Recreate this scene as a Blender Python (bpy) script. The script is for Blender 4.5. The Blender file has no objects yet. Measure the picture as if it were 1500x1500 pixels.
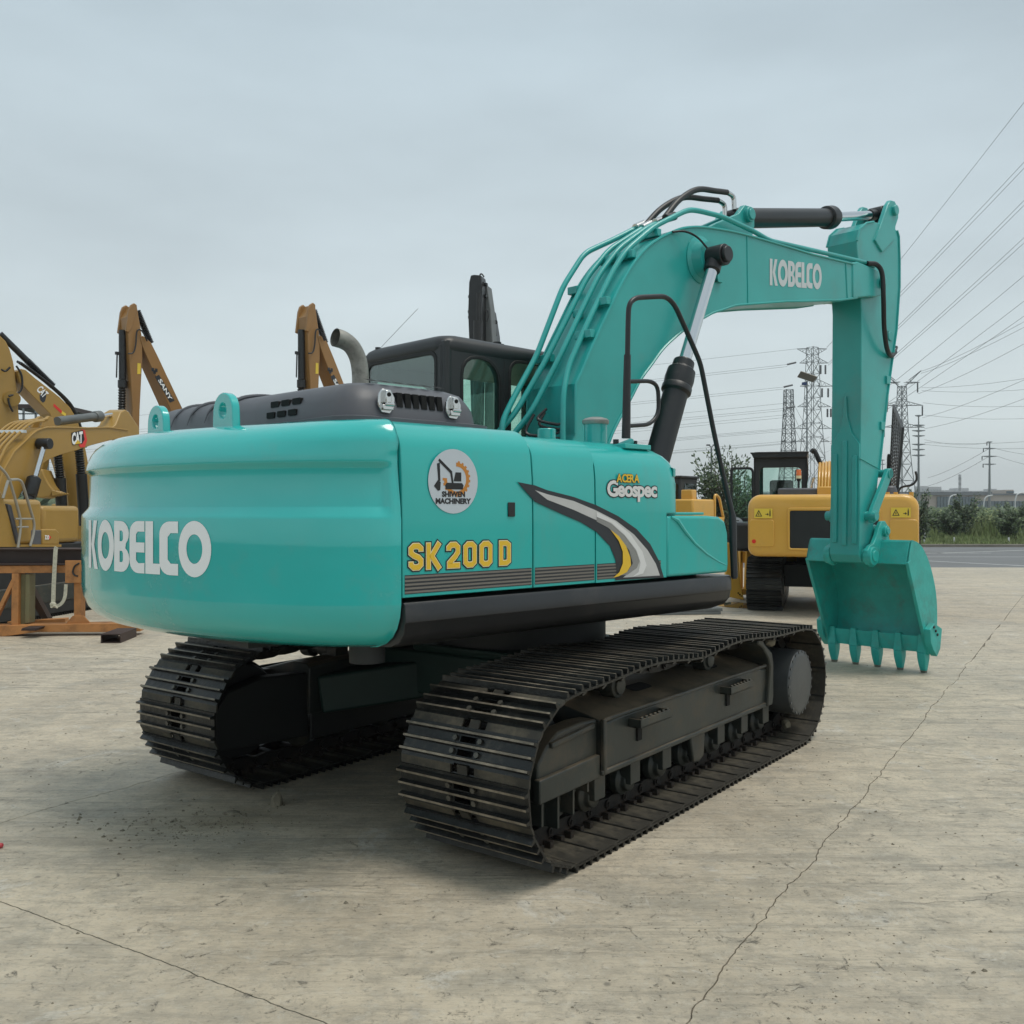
import bpy, bmesh, math, random
from math import sin, cos, pi, radians, sqrt, atan2
from mathutils import Vector, Matrix, noise
from mathutils.geometry import tessellate_polygon
random.seed(7)
S = bpy.context.scene
COL = S.collection

# ------------------------------------------------------------------ camera
EYE, FPX, HORIZ = 1.78, 1390.0, 747.0
cam = bpy.data.cameras.new('camera'); camo = bpy.data.objects.new('camera', cam); COL.objects.link(camo)
camo.location = (0, 0, EYE)
camo.rotation_euler = (radians(90) - math.atan((750 - HORIZ) / FPX), 0, 0)
cam.sensor_width = 36; cam.lens = 36 * FPX / 1500
cam.clip_start = 0.05; cam.clip_end = 12000
S.camera = camo

# ------------------------------------------------------------------ world: overcast daylight
SUN_EL, SUN_AZ = radians(70), radians(105)        # azimuth measured from +Y towards +X
w = bpy.data.worlds.new('World'); S.world = w; w.use_nodes = True
nt = w.node_tree; nt.nodes.clear()
def wn(t, **k):
    n = nt.nodes.new(t)
    for a, b in k.items(): setattr(n, a, b)
    return n
out = wn('ShaderNodeOutputWorld'); bg = wn('ShaderNodeBackground'); bg.inputs['Strength'].default_value = 0.1
sky = wn('ShaderNodeTexSky', sky_type='NISHITA'); sky.sun_disc = False
sky.sun_elevation = SUN_EL; sky.sun_rotation = SUN_AZ; sky.dust_density = 3; sky.air_density = 1.0
tc = wn('ShaderNodeTexCoord'); sep = wn('ShaderNodeSeparateXYZ')
nt.links.new(tc.outputs['Generated'], sep.inputs[0])
ramp = wn('ShaderNodeValToRGB'); cr = ramp.color_ramp
cr.elements[0].position = 0.0; cr.elements[0].color = (.625, .690, .695, 1)
cr.elements[1].position = 1.0; cr.elements[1].color = (.50, .575, .61, 1)
for p_, c_ in ((.10, (.605, .680, .69, 1)), (.25, (.540, .622, .652, 1)), (.45, (.455, .545, .590, 1))):
    e = cr.elements.new(p_); e.color = c_
nt.links.new(sep.outputs['Z'], ramp.inputs[0])
mp = wn('ShaderNodeMapping'); mp.inputs['Scale'].default_value = (1.0, 1.0, 3.2)
nt.links.new(tc.outputs['Generated'], mp.inputs[0])
nz = wn('ShaderNodeTexNoise'); nz.inputs['Scale'].default_value = 2.1; nz.inputs['Detail'].default_value = 5; nz.inputs['Roughness'].default_value = .5
nt.links.new(mp.outputs[0], nz.inputs['Vector'])
mr = wn('ShaderNodeMapRange'); mr.inputs['From Min'].default_value = .3; mr.inputs['From Max'].default_value = .7
mr.inputs['To Min'].default_value = 7.9; mr.inputs['To Max'].default_value = 10.15
nt.links.new(nz.outputs['Fac'], mr.inputs['Value'])
vm = wn('ShaderNodeVectorMath', operation='SCALE'); nt.links.new(ramp.outputs[0], vm.inputs[0]); nt.links.new(mr.outputs[0], vm.inputs['Scale'])
mx = wn('ShaderNodeMix', data_type='RGBA'); mx.inputs[0].default_value = .90
nt.links.new(sky.outputs[0], mx.inputs[6]); nt.links.new(vm.outputs[0], mx.inputs[7])
nt.links.new(mx.outputs[2], bg.inputs['Color']); nt.links.new(bg.outputs[0], out.inputs['Surface'])

sun = bpy.data.lights.new('sun', 'SUN'); sun.energy = 1.5; sun.angle = radians(28); sun.color = (1, .95, .86)
suno = bpy.data.objects.new('sun', sun); COL.objects.link(suno)
sd = Vector((sin(SUN_AZ) * cos(SUN_EL), cos(SUN_AZ) * cos(SUN_EL), sin(SUN_EL)))
suno.rotation_euler = sd.to_track_quat('Z', 'Y').to_euler()
S.view_settings.view_transform = 'Standard'; S.view_settings.look = 'None'
S.view_settings.exposure = 0.40; S.view_settings.gamma = 1; S.view_settings.use_curve_mapping = False
S.cycles.max_bounces = 8; S.cycles.transparent_max_bounces = 12; S.cycles.use_denoising = True

# ------------------------------------------------------------------ materials
def mat(name, col, rough=.5, metal=0., coat=0., spec=.5, vary=.0, vscale=4., bump=0., bscale=30., dirt=None, dirt_amt=.0, dscale=2., alpha=None, updust=None, streak=False, coatrough=.06):
    m = bpy.data.materials.new(name); m.use_nodes = True
    t = m.node_tree; b = t.nodes['Principled BSDF']; L = t.links
    b.inputs['Base Color'].default_value = (*col, 1); b.inputs['Roughness'].default_value = rough
    b.inputs['Metallic'].default_value = metal; b.inputs['Coat Weight'].default_value = coat; b.inputs['Coat Roughness'].default_value = coatrough
    b.inputs['Specular IOR Level'].default_value = spec
    co = t.nodes.new('ShaderNodeTexCoord'); src = co.outputs['Object']
    cur = None
    def noise_(scale, detail=5, rg=.6, vec=None):
        n = t.nodes.new('ShaderNodeTexNoise'); n.inputs['Scale'].default_value = scale; n.inputs['Detail'].default_value = detail; n.inputs['Roughness'].default_value = rg
        L.new(vec or src, n.inputs['Vector']); return n.outputs['Fac']
    def rng(s, a, b_, c, d):
        n = t.nodes.new('ShaderNodeMapRange'); n.inputs[1].default_value = a; n.inputs[2].default_value = b_; n.inputs[3].default_value = c; n.inputs[4].default_value = d
        L.new(s, n.inputs[0]); return n.outputs[0]
    def mix(f, a, b_):
        n = t.nodes.new('ShaderNodeMix'); n.data_type = 'RGBA'
        if isinstance(f, float): n.inputs[0].default_value = f
        else: L.new(f, n.inputs[0])
        for i, v in ((6, a), (7, b_)):
            if isinstance(v, tuple): n.inputs[i].default_value = (*v[:3], 1)
            else: L.new(v, n.inputs[i])
        return n.outputs[2]
    if vary:
        lo = tuple(c * (1 - vary) for c in col); hi = tuple(min(1, c * (1 + vary)) for c in col)
        cur = mix(rng(noise_(vscale), .3, .7, 0, 1), lo, hi)
    if dirt:
        vec = src
        if streak:
            mpn = t.nodes.new('ShaderNodeMapping'); mpn.inputs['Scale'].default_value = (1, 1, .22); L.new(src, mpn.inputs[0]); vec = mpn.outputs[0]
        f = rng(noise_(dscale, 8, .72, vec), .62 - dirt_amt * .5, .80 - dirt_amt * .35, 0, min(1., .4 + dirt_amt))
        cur = mix(f, cur if cur else col, dirt)
        rr = rng(f, 0, 1, rough, min(1, rough + .3)); L.new(rr, b.inputs['Roughness'])
    if updust:
        g = t.nodes.new('ShaderNodeNewGeometry'); sp = t.nodes.new('ShaderNodeSeparateXYZ'); L.new(g.outputs['Normal'], sp.inputs[0])
        f1 = rng(sp.outputs['Z'], .55, .98, 0, 1); f2 = rng(noise_(3.5, 7, .7), .38, .62, .25, .95)
        mm = t.nodes.new('ShaderNodeMath'); mm.operation = 'MULTIPLY'; L.new(f1, mm.inputs[0]); L.new(f2, mm.inputs[1])
        cur = mix(mm.outputs[0], cur if cur else col, updust)
    if cur: L.new(cur, b.inputs['Base Color'])
    if bump:
        bn = t.nodes.new('ShaderNodeBump'); bn.inputs['Strength'].default_value = bump; bn.inputs['Distance'].default_value = .01
        L.new(noise_(bscale, 6), bn.inputs['Height']); L.new(bn.outputs[0], b.inputs['Normal'])
    if alpha is not None: b.inputs['Alpha'].default_value = alpha
    return m
def glassmat(name, tint, gl=.12):
    m = bpy.data.materials.new(name); m.use_nodes = True; t = m.node_tree; t.nodes.clear(); L = t.links
    o = t.nodes.new('ShaderNodeOutputMaterial'); tr = t.nodes.new('ShaderNodeBsdfTransparent'); tr.inputs[0].default_value = (*tint, 1)
    g = t.nodes.new('ShaderNodeBsdfGlossy'); g.inputs['Roughness'].default_value = .03; g.inputs['Color'].default_value = (.9, .95, .95, 1)
    fr = t.nodes.new('ShaderNodeLayerWeight'); fr.inputs[0].default_value = .5; pw = t.nodes.new('ShaderNodeMath'); pw.operation = 'POWER'; pw.inputs[1].default_value = 4; L.new(fr.outputs['Facing'], pw.inputs[0])
    mul = t.nodes.new('ShaderNodeMath'); mul.operation = 'MULTIPLY_ADD'; mul.inputs[1].default_value = .8; mul.inputs[2].default_value = .035 + gl; L.new(pw.outputs[0], mul.inputs[0])
    mx_ = t.nodes.new('ShaderNodeMixShader'); L.new(mul.outputs[0], mx_.inputs[0]); L.new(tr.outputs[0], mx_.inputs[1]); L.new(g.outputs[0], mx_.inputs[2])
    L.new(mx_.outputs[0], o.inputs[0]); return m
MT = {}
MT['teal'] = mat('teal_paint', (.016, .405, .375), .28, coat=.5, vary=.05, vscale=1.2, bump=.10, bscale=2.2, dirt=(.09, .30, .265), dirt_amt=.24, dscale=1.6, coatrough=.08, streak=True)
MT['tealarm'] = mat('shaded_teal_boom_paint', (.022, .350, .325), .34, coat=.2, vary=.10, vscale=1.6, bump=.12, bscale=5, dirt=(.12, .26, .23), dirt_amt=.16, dscale=1.2, coatrough=.15)  # same teal paint, colour darkened for haze and shade on boom and arm
MT['tealcw'] = mat('teal_counterweight_paint', (.016, .450, .425), .2, coat=.9, vary=.05, vscale=1.0, bump=.34, bscale=2.1, dirt=(.09, .34, .31), dirt_amt=.18, dscale=1.5, coatrough=.05)
MT['tealold'] = mat('worn_teal_paint', (.022, .38, .34), .42, vary=.14, vscale=5, bump=.3, bscale=18, dirt=(.10, .17, .14), dirt_amt=.22, dscale=4)
MT['tip'] = mat('bare_tooth_tip', (.16, .17, .14), .6, metal=.3, vary=.2, vscale=20)
MT['black'] = mat('black_paint', (.012, .013, .014), .38, vary=.2, vscale=4, dirt=(.07, .065, .055), dirt_amt=.1, dscale=3)
MT['skirt'] = mat('black_skirt_paint', (.016, .017, .019), .34, vary=.15, vscale=2, bump=.08, bscale=3, dirt=(.075, .068, .06), dirt_amt=.14, dscale=1.6)
MT['under'] = mat('dark_underframe', (.010, .011, .011), .6, vary=.2, vscale=3)
MT['undergreen'] = mat('dark_green_underframe', (.006, .026, .020), .6, vary=.2, vscale=3)
MT['hood'] = mat('grey_hood_plastic', (.085, .088, .100), .46, vary=.12, vscale=3, bump=.06, bscale=5, dirt=(.13, .12, .11), dirt_amt=.14, dscale=1.8)
MT['cabpaint'] = mat('black_cab_paint', (.020, .021, .022), .42, vary=.15, vscale=3, dirt=(.07, .07, .065), dirt_amt=.12, dscale=2)
MT['seal'] = mat('rubber_seal', (.008, .008, .008), .6)
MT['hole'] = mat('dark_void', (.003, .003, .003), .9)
MT['glass'] = glassmat('cab_glass', (.82, .94, .89), .02); MT['glassd'] = glassmat('dark_cab_glass', (.35, .45, .42), .05); MT['glassr'] = glassmat('rear_cab_glass', (.60, .72, .68), .10)
MT['interior'] = mat('cab_interior', (.03, .034, .034), .7)
MT['seat'] = mat('seat_cloth', (.02, .022, .024), .9)
MT['frame'] = mat('track_frame_paint', (.019, .024, .021), .44, vary=.18, vscale=3, bump=.12, bscale=14, dirt=(.11, .085, .055), dirt_amt=.26, dscale=3.2, updust=(.17, .13, .085))
MT['frame2'] = mat('final_drive_paint', (.050, .056, .058), .42, vary=.15, vscale=5, bump=.15, bscale=18, dirt=(.12, .10, .08), dirt_amt=.1, dscale=4)
MT['shoe'] = mat('black_track_steel', (.020, .021, .020), .30, metal=.45, vary=.35, vscale=5, bump=.4, bscale=30, dirt=(.13, .115, .09), dirt_amt=.14, dscale=7)
MT['shoetop'] = mat('worn_grouser_steel', (.15, .13, .10), .42, metal=.45, vary=.35, vscale=9, bump=.3, bscale=40, dirt=(.34, .29, .22), dirt_amt=.34, dscale=9)
MT['shoein'] = mat('dusty_inner_shoe', (.034, .031, .024), .6, metal=.2, vary=.3, vscale=4, bump=.3, bscale=25, dirt=(.17, .145, .10), dirt_amt=.24, dscale=5)
MT['link'] = mat('dark_chain_steel', (.018, .017, .016), .5, metal=.4, vary=.3, vscale=9, bump=.3, bscale=30, dirt=(.12, .075, .045), dirt_amt=.22, dscale=7)
MT['bolt'] = mat('bolt_steel', (.10, .095, .08), .45, metal=.5, vary=.3, vscale=10)
MT['chrome'] = mat('chromed_rod', (.66, .67, .68), .13, metal=1., bump=.03, bscale=6)
MT['latch'] = mat('chrome_latch', (.62, .62, .61), .18, metal=1.)
MT['hose'] = mat('black_hose_rubber', (.013, .013, .013), .45)
MT['steelpipe'] = mat('weathered_exhaust_steel', (.30, .29, .26), .5, metal=.55, vary=.25, vscale=9, bump=.2, bscale=30, dirt=(.06, .055, .05), dirt_amt=.25, dscale=11)
MT['white'] = mat('white_lettering', (.88, .90, .90), .4)
MT['whiteb'] = mat('boom_lettering', (.56, .60, .61), .45)
MT['sticker'] = mat('sticker_grey', (.50, .55, .60), .4)
MT['ink'] = mat('black_ink', (.012, .012, .014), .5)
MT['orangeink'] = mat('orange_ink', (.50, .20, .03), .5)
MT['taupe'] = mat('taupe_stripe', (.17, .155, .135), .4)
MT['char'] = mat('charcoal_decal', (.022, .026, .032), .35)
MT['silver'] = mat('silver_decal', (.50, .50, .49), .35, vary=.12, vscale=3)
MT['silver2'] = mat('pale_silver_decal', (.68, .68, .67), .35)
MT['greyd'] = mat('grey_decal', (.24, .24, .23), .35)
MT['yellowd'] = mat('yellow_decal', (.74, .47, .03), .4)
MT['cream'] = mat('cream_outline', (.80, .72, .45), .4)
MT['cap'] = mat('aluminium_cap', (.32, .32, .30), .45, metal=.5)
MT['cat'] = mat('yellow_machine_paint', (.36, .215, .045), .4, coat=.15, vary=.08, vscale=1.2, dirt=(.17, .12, .05), dirt_amt=.12, dscale=1.2)
MT['catb'] = mat('bright_yellow_paint', (.66, .36, .055), .35, coat=.3, vary=.05, vscale=1, dirt=(.42, .27, .08), dirt_amt=.12, dscale=1)
MT['sany'] = mat('tan_machine_paint', (.30, .155, .045), .42, coat=.1, vary=.08, vscale=1, dirt=(.15, .09, .04), dirt_amt=.12, dscale=1)
MT['blade'] = mat('amber_blade_paint', (.72, .40, .06), .4, vary=.08, vscale=1, dirt=(.40, .26, .10), dirt_amt=.15, dscale=1)
MT['rack'] = mat('faded_orange_rack_paint', (.46, .20, .06), .6, vary=.18, vscale=3, bump=.2, bscale=12, dirt=(.12, .06, .03), dirt_amt=.26, dscale=4)
MT['rackolive'] = mat('olive_rack_paint', (.17, .155, .075), .65, vary=.15, vscale=3, dirt=(.13, .08, .04), dirt_amt=.2, dscale=3)
MT['maroon'] = mat('maroon_primer_beam', (.035, .018, .014), .55, vary=.2, vscale=3)
MT['webbing'] = mat('dirty_white_webbing', (.50, .48, .38), .9, vary=.2, vscale=25, bump=.4, bscale=120)
MT['red'] = mat('red_reflector', (.70, .03, .02), .3)
MT['orange'] = mat('amber_beacon_lens', (.80, .17, .02), .2, coat=.5)
MT['wyellow'] = mat('yellow_warning_label', (.78, .56, .06), .45)
MT['grey'] = mat('grey_steel', (.14, .15, .15), .5, metal=.3, vary=.15, vscale=2)
MT['rail'] = mat('silver_grab_rail', (.38, .36, .31), .35, metal=.5)
MT['galv'] = mat('galvanised_lattice', (.13, .145, .15), .6, metal=.3)
MT['galv2'] = mat('grey_monopole', (.20, .22, .225), .6, metal=.2)
MT['insul'] = mat('insulator', (.06, .065, .07), .5)
MT['wire'] = mat('power_wire', (.16, .17, .175), .6)
MT['asphalt'] = mat('asphalt', (.155, .16, .165), .85, vary=.12, vscale=.4, bump=.4, bscale=60, dirt=(.14, .14, .13), dirt_amt=.2, dscale=.15)
MT['line'] = mat('road_line_paint', (.60, .61, .59), .7, vary=.25, vscale=3)
MT['kerb'] = mat('kerb_concrete', (.20, .18, .15), .85, vary=.2, vscale=1)
MT['soil'] = mat('soil', (.10, .095, .055), .95, vary=.3, vscale=.2)
MT['jointfill'] = mat('joint_dirt', (.15, .135, .105), .95, vary=.3, vscale=3)
MT['bark'] = mat('bark', (.07, .055, .04), .9, vary=.3, vscale=8)
MT['leaf1'] = mat('leaf_dark_green', (.040, .072, .034), .6, vary=.4, vscale=1.2)
MT['leaf2'] = mat('leaf_mid_green', (.095, .145, .055), .6, vary=.35, vscale=.8)
MT['leaf3'] = mat('leaf_olive', (.22, .26, .10), .65, vary=.35, vscale=.6)
MT['grass'] = mat('grass_blades', (.17, .22, .075), .7, vary=.4, vscale=.5)
MT['farwood'] = mat('far_foliage', (.12, .16, .10), .9, vary=.3, vscale=.08)
MT['wall'] = mat('pale_factory_wall', (.44, .38, .33), .8, vary=.08, vscale=.05)
MT['wallgrey'] = mat('grey_factory_roof', (.16, .175, .19), .7, vary=.1, vscale=.05)
MT['winblue'] = mat('blue_grey_windows', (.10, .14, .16), .25)
MT['haze_b'] = mat('far_tower_wall', (.33, .34, .35), .9, vary=.1, vscale=.02)
MT['blue'] = mat('blue_cloth', (.03, .06, .16), .8)
MT['rock'] = mat('rock', (.16, .14, .10), .9, vary=.3, vscale=9, bump=.6, bscale=30)
MT['mesh'] = mat('black_mesh_guard', (.018, .02, .021), .5)
MT['pink'] = mat('red_ball_paint', (.45, .05, .06), .4)

# ------------------------------------------------------------------ mesh builder
class G:
    def __init__(s): s.v = []; s.f = []; s.mi = []; s.m = 0
    def add(s, vs, fs):
        o = len(s.v); s.v += [tuple(v) for v in vs]
        for f in fs: s.f.append(tuple(i + o for i in f)); s.mi.append(s.m)
        return s
    def box(s, x0, x1, y0, y1, z0, z1):
        return s.add([(x0, y0, z0), (x1, y0, z0), (x1, y1, z0), (x0, y1, z0), (x0, y0, z1), (x1, y0, z1), (x1, y1, z1), (x0, y1, z1)],
                     [(0, 3, 2, 1), (4, 5, 6, 7), (0, 1, 5, 4), (1, 2, 6, 5), (2, 3, 7, 6), (3, 0, 4, 7)])
    def prism(s, poly, a, b, axis='y'):
        n = len(poly)
        if axis == 'y': f = lambda p, t: (p[0], t, p[1])
        elif axis == 'x': f = lambda p, t: (t, p[0], p[1])
        else: f = lambda p, t: (p[0], p[1], t)
        vs = [f(p, a) for p in poly] + [f(p, b) for p in poly]
        fs = [tuple(range(n)), tuple(range(2 * n - 1, n - 1, -1))] + [(i, (i + 1) % n + 0, (i + 1) % n + n, i + n)[::-1] for i in range(n)]
        return s.add(vs, fs)
    def loft(s, rings, cap=True, closed=True):
        n = len(rings[0]); vs = [p for r in rings for p in r]; fs = []
        for k in range(len(rings) - 1):
            for i in range(n if closed else n - 1):
                j = (i + 1) % n
                fs.append((k * n + i, k * n + j, (k + 1) * n + j, (k + 1) * n + i))
        if cap: fs += [tuple(range(n))[::-1], tuple(range((len(rings) - 1) * n, len(rings) * n))]
        return s.add(vs, fs)
    def cyl(s, p0, p1, r0, r1=None, n=16, cap=True):
        r1 = r0 if r1 is None else r1
        p0, p1 = Vector(p0), Vector(p1); d = (p1 - p0).normalized()
        u = d.orthogonal().normalized(); v = d.cross(u)
        R = [[p + (u * cos(2 * pi * i / n) + v * sin(2 * pi * i / n)) * r for i in range(n)] for p, r in ((p0, r0), (p1, r1))]
        return s.loft(R, cap)
    def lathe(s, p0, d, prof, n=20, cap=True):
        p0, d = Vector(p0), Vector(d).normalized(); u = d.orthogonal().normalized(); v = d.cross(u)
        return s.loft([[p0 + d * t + (u * cos(2 * pi * i / n) + v * sin(2 * pi * i / n)) * r for i in range(n)] for r, t in prof], cap)
    def bar(s, p0, p1, w, h, up=(0, 0, 1)):
        p0, p1 = Vector(p0), Vector(p1); d = (p1 - p0).normalized(); up = Vector(up)
        a = d.cross(up)
        if a.length < 1e-3: a = d.cross(Vector((1, 0, 0)))
        a.normalize(); b = a.cross(d)
        R = [[p + a * (w / 2 * i) + b * (h / 2 * j) for i, j in ((-1, -1), (1, -1), (1, 1), (-1, 1))] for p in (p0, p1)]
        return s.loft(R)
    def tube(s, pts, r, n=8, bend=0., cap=True, k=4):
        P = [Vector(p) for p in pts]
        if bend > 0 and len(P) > 2:
            Q = [P[0]]
            for i in range(1, len(P) - 1):
                a, b, c = P[i - 1], P[i], P[i + 1]
                da = min(bend, (a - b).length * .48); dc = min(bend, (c - b).length * .48)
                A = b + (a - b).normalized() * da; C_ = b + (c - b).normalized() * dc
                for t in range(k + 1):
                    t /= k; Q.append(A * (1 - t) ** 2 + b * 2 * t * (1 - t) + C_ * t * t)
            Q.append(P[-1]); P = Q
        u = None; R = []
        for i, p in enumerate(P):
            d = ((P[i + 1] - p) if i == 0 else (p - P[i - 1]) if i == len(P) - 1 else (P[i + 1] - P[i - 1])).normalized()
            u = d.orthogonal().normalized() if u is None else (u - d * u.dot(d)).normalized()
            v = d.cross(u); rr = r
            if isinstance(r, (list, tuple)):
                q = i / (len(P) - 1) * (len(r) - 1); k0 = min(int(q), len(r) - 2); rr = r[k0] + (r[k0 + 1] - r[k0]) * (q - k0)
            R.append([p + (u * cos(2 * pi * j / n) + v * sin(2 * pi * j / n)) * rr for j in range(n)])
        return s.loft(R, cap)
    def ball(s, c, r, nu=10, nv=6, sc=(1, 1, 1)):
        c = Vector(c)
        R = [[c + Vector((cos(2 * pi * i / nu) * sin(t) * r * sc[0], sin(2 * pi * i / nu) * sin(t) * r * sc[1], cos(t) * r * sc[2])) for i in range(nu)]
             for t in [pi * (k + .02) / (nv + .04) if k == 0 else pi * (nv - .02) / nv if k == nv else pi * k / nv for k in range(nv + 1)]]
        return s.loft(R[::-1])
    def ringplate(s, outer, inner, a, b, axis='x'):
        # frame with a hole: outer and inner loops with the same count, (u, v) in the plane, a..b thickness
        f = (lambda p, t: (t, p[0], p[1])) if axis == 'x' else (lambda p, t: (p[0], t, p[1])) if axis == 'y' else (lambda p, t: (p[0], p[1], t))
        n = len(outer); vs = [f(p, a) for p in outer] + [f(p, a) for p in inner] + [f(p, b) for p in outer] + [f(p, b) for p in inner]; fs = []
        for i in range(n):
            j = (i + 1) % n
            fs += [(i, j, n + j, n + i), (2 * n + i, 3 * n + i, 3 * n + j, 2 * n + j), (i, 2 * n + i, 2 * n + j, j), (n + i, n + j, 3 * n + j, 3 * n + i)]
        return s.add(vs, fs)
    def xf(s, M, start=0):
        s.v[start:] = [tuple(M @ Vector(v)) for v in s.v[start:]]; return s
    def mesh(s, name, mats):
        me = bpy.data.meshes.new(name); me.from_pydata(s.v, [], s.f)
        for m in (mats if isinstance(mats, (list, tuple)) else [mats]): me.materials.append(MT[m] if isinstance(m, str) else m)
        me.polygons.foreach_set('material_index', s.mi); me.update()
        bm = bmesh.new(); bm.from_mesh(me); bmesh.ops.recalc_face_normals(bm, faces=bm.faces); bm.to_mesh(me); bm.free()
        return me
    def build(s, name, mats, parent=None, bevel=0., smooth=True, loc=None, rot=None, ang=38, label=None, seg=2):
        me = s.mesh(name, mats); o = bpy.data.objects.new(name, me); COL.objects.link(o)
        if smooth: me.shade_smooth(); me.set_sharp_from_angle(angle=radians(ang))
        if parent is not None: o.parent = parent
        if loc is not None: o.location = loc
        if rot is not None: o.rotation_euler = (0, 0, rot)
        if bevel:
            b = o.modifiers.new('bevel', 'BEVEL'); b.width = bevel; b.segments = seg; b.limit_method = 'ANGLE'; b.angle_limit = radians(38); b.harden_normals = False
        if label: o['label'] = label
        return o
def tag(o, label=None, cat=None, group=None, kind=None):
    if label: o['label'] = label
    if cat: o['category'] = cat
    if group: o['group'] = group
    if kind: o['kind'] = kind
    return o
def empty(name, loc, rz=0, **k):
    o = bpy.data.objects.new(name, None); COL.objects.link(o); o.location = loc; o.rotation_euler = (0, 0, rz); o.empty_display_size = .3
    return tag(o, **k)
def rrect(x0, x1, z0, z1, r, k=4):
    if not isinstance(r, (tuple, list)): r = (r,) * 4
    out = []
    for (cx, cz, a0), rr in zip(((x1, z0, -90), (x1, z1, 0), (x0, z1, 90), (x0, z0, 180)), (r[0], r[1], r[2], r[3])):
        sx = -1 if cx == x1 else 1; sz = 1 if cz == z0 else -1
        for i in range(k + 1):
            a = radians(a0 + 90 * i / k); out.append((cx + sx * rr + rr * cos(a), cz + sz * rr + rr * sin(a)))
    return out
class Frame:
    """A machine's own upright frame: x forward, y left. yaw = heading, degrees to the right of +Y."""
    def __init__(s, X, Y, yaw):
        a = radians(yaw); s.c = (X, Y); s.f = (sin(a), cos(a)); s.l = (-cos(a), sin(a)); s.rz = radians(90 - yaw)
    def onplane(s, px, py, y):
        r = (px - 750) / FPX; bx = s.c[0] + y * s.l[0]; by = s.c[1] + y * s.l[1]
        a = (r * by - bx) / (s.f[0] - r * s.f[1]); Z = by + a * s.f[1]
        return (a, EYE + (HORIZ - py) * Z / FPX)
    def oncross(s, px, py, x):
        r = (px - 750) / FPX; bx = s.c[0] + x * s.f[0]; by = s.c[1] + x * s.f[1]
        a = (r * by - bx) / (s.l[0] - r * s.l[1]); Z = by + a * s.l[1]
        return (a, EYE + (HORIZ - py) * Z / FPX)
    def P(s, px, py, y):
        a = s.onplane(px, py, y); return Vector((a[0], y, a[1]))
    def root(s, name, **k): return empty(name, (s.c[0], s.c[1], 0), s.rz, **k)
def at(px, py, Z): return Vector(((px - 750) / FPX * Z, Z, EYE + (HORIZ - py) / FPX * Z))
def text_geo(txt, height, bold=0.0, sx=1.0, shear=0.0, depth=.0015):
    """built-in font lettering as flat polygons: returns list of (verts2d, tris), total width"""
    c = bpy.data.curves.new('t', 'FONT'); c.body = txt; c.size = 1.0; c.offset = bold; c.resolution_u = 3; c.fill_mode = 'FRONT'
    o = bpy.data.objects.new('t', c); COL.objects.link(o)
    dg = bpy.context.evaluated_depsgraph_get(); me = bpy.data.meshes.new_from_object(o.evaluated_get(dg))
    vs = [Vector((v.co.x, v.co.y)) for v in me.vertices]; fs = [tuple(p.vertices) for p in me.polygons]
    bpy.data.objects.remove(o); bpy.data.curves.remove(c); bpy.data.meshes.remove(me)
    ys = [v.y for v in vs]; xs = [v.x for v in vs]; h = .70
    vs = [((v.x - min(xs)) * height / h * sx + v.y * shear * height / h, v.y * height / h) for v in vs]
    return vs, fs, max(v[0] for v in vs)
def flat_text(g, txt, height, org, ux, uz, un, off=.002, bold=.0, sx=1., shear=0., center=False, thick=.0012):
    vs, fs, wdt = text_geo(txt, height, bold, sx, shear)
    org, ux, uz, un = Vector(org), Vector(ux), Vector(uz), Vector(un); cx = wdt / 2 if center else 0
    a = [org + ux * (v[0] - cx) + uz * v[1] + un * off for v in vs]
    g.add(a, fs)
    return wdt

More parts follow.
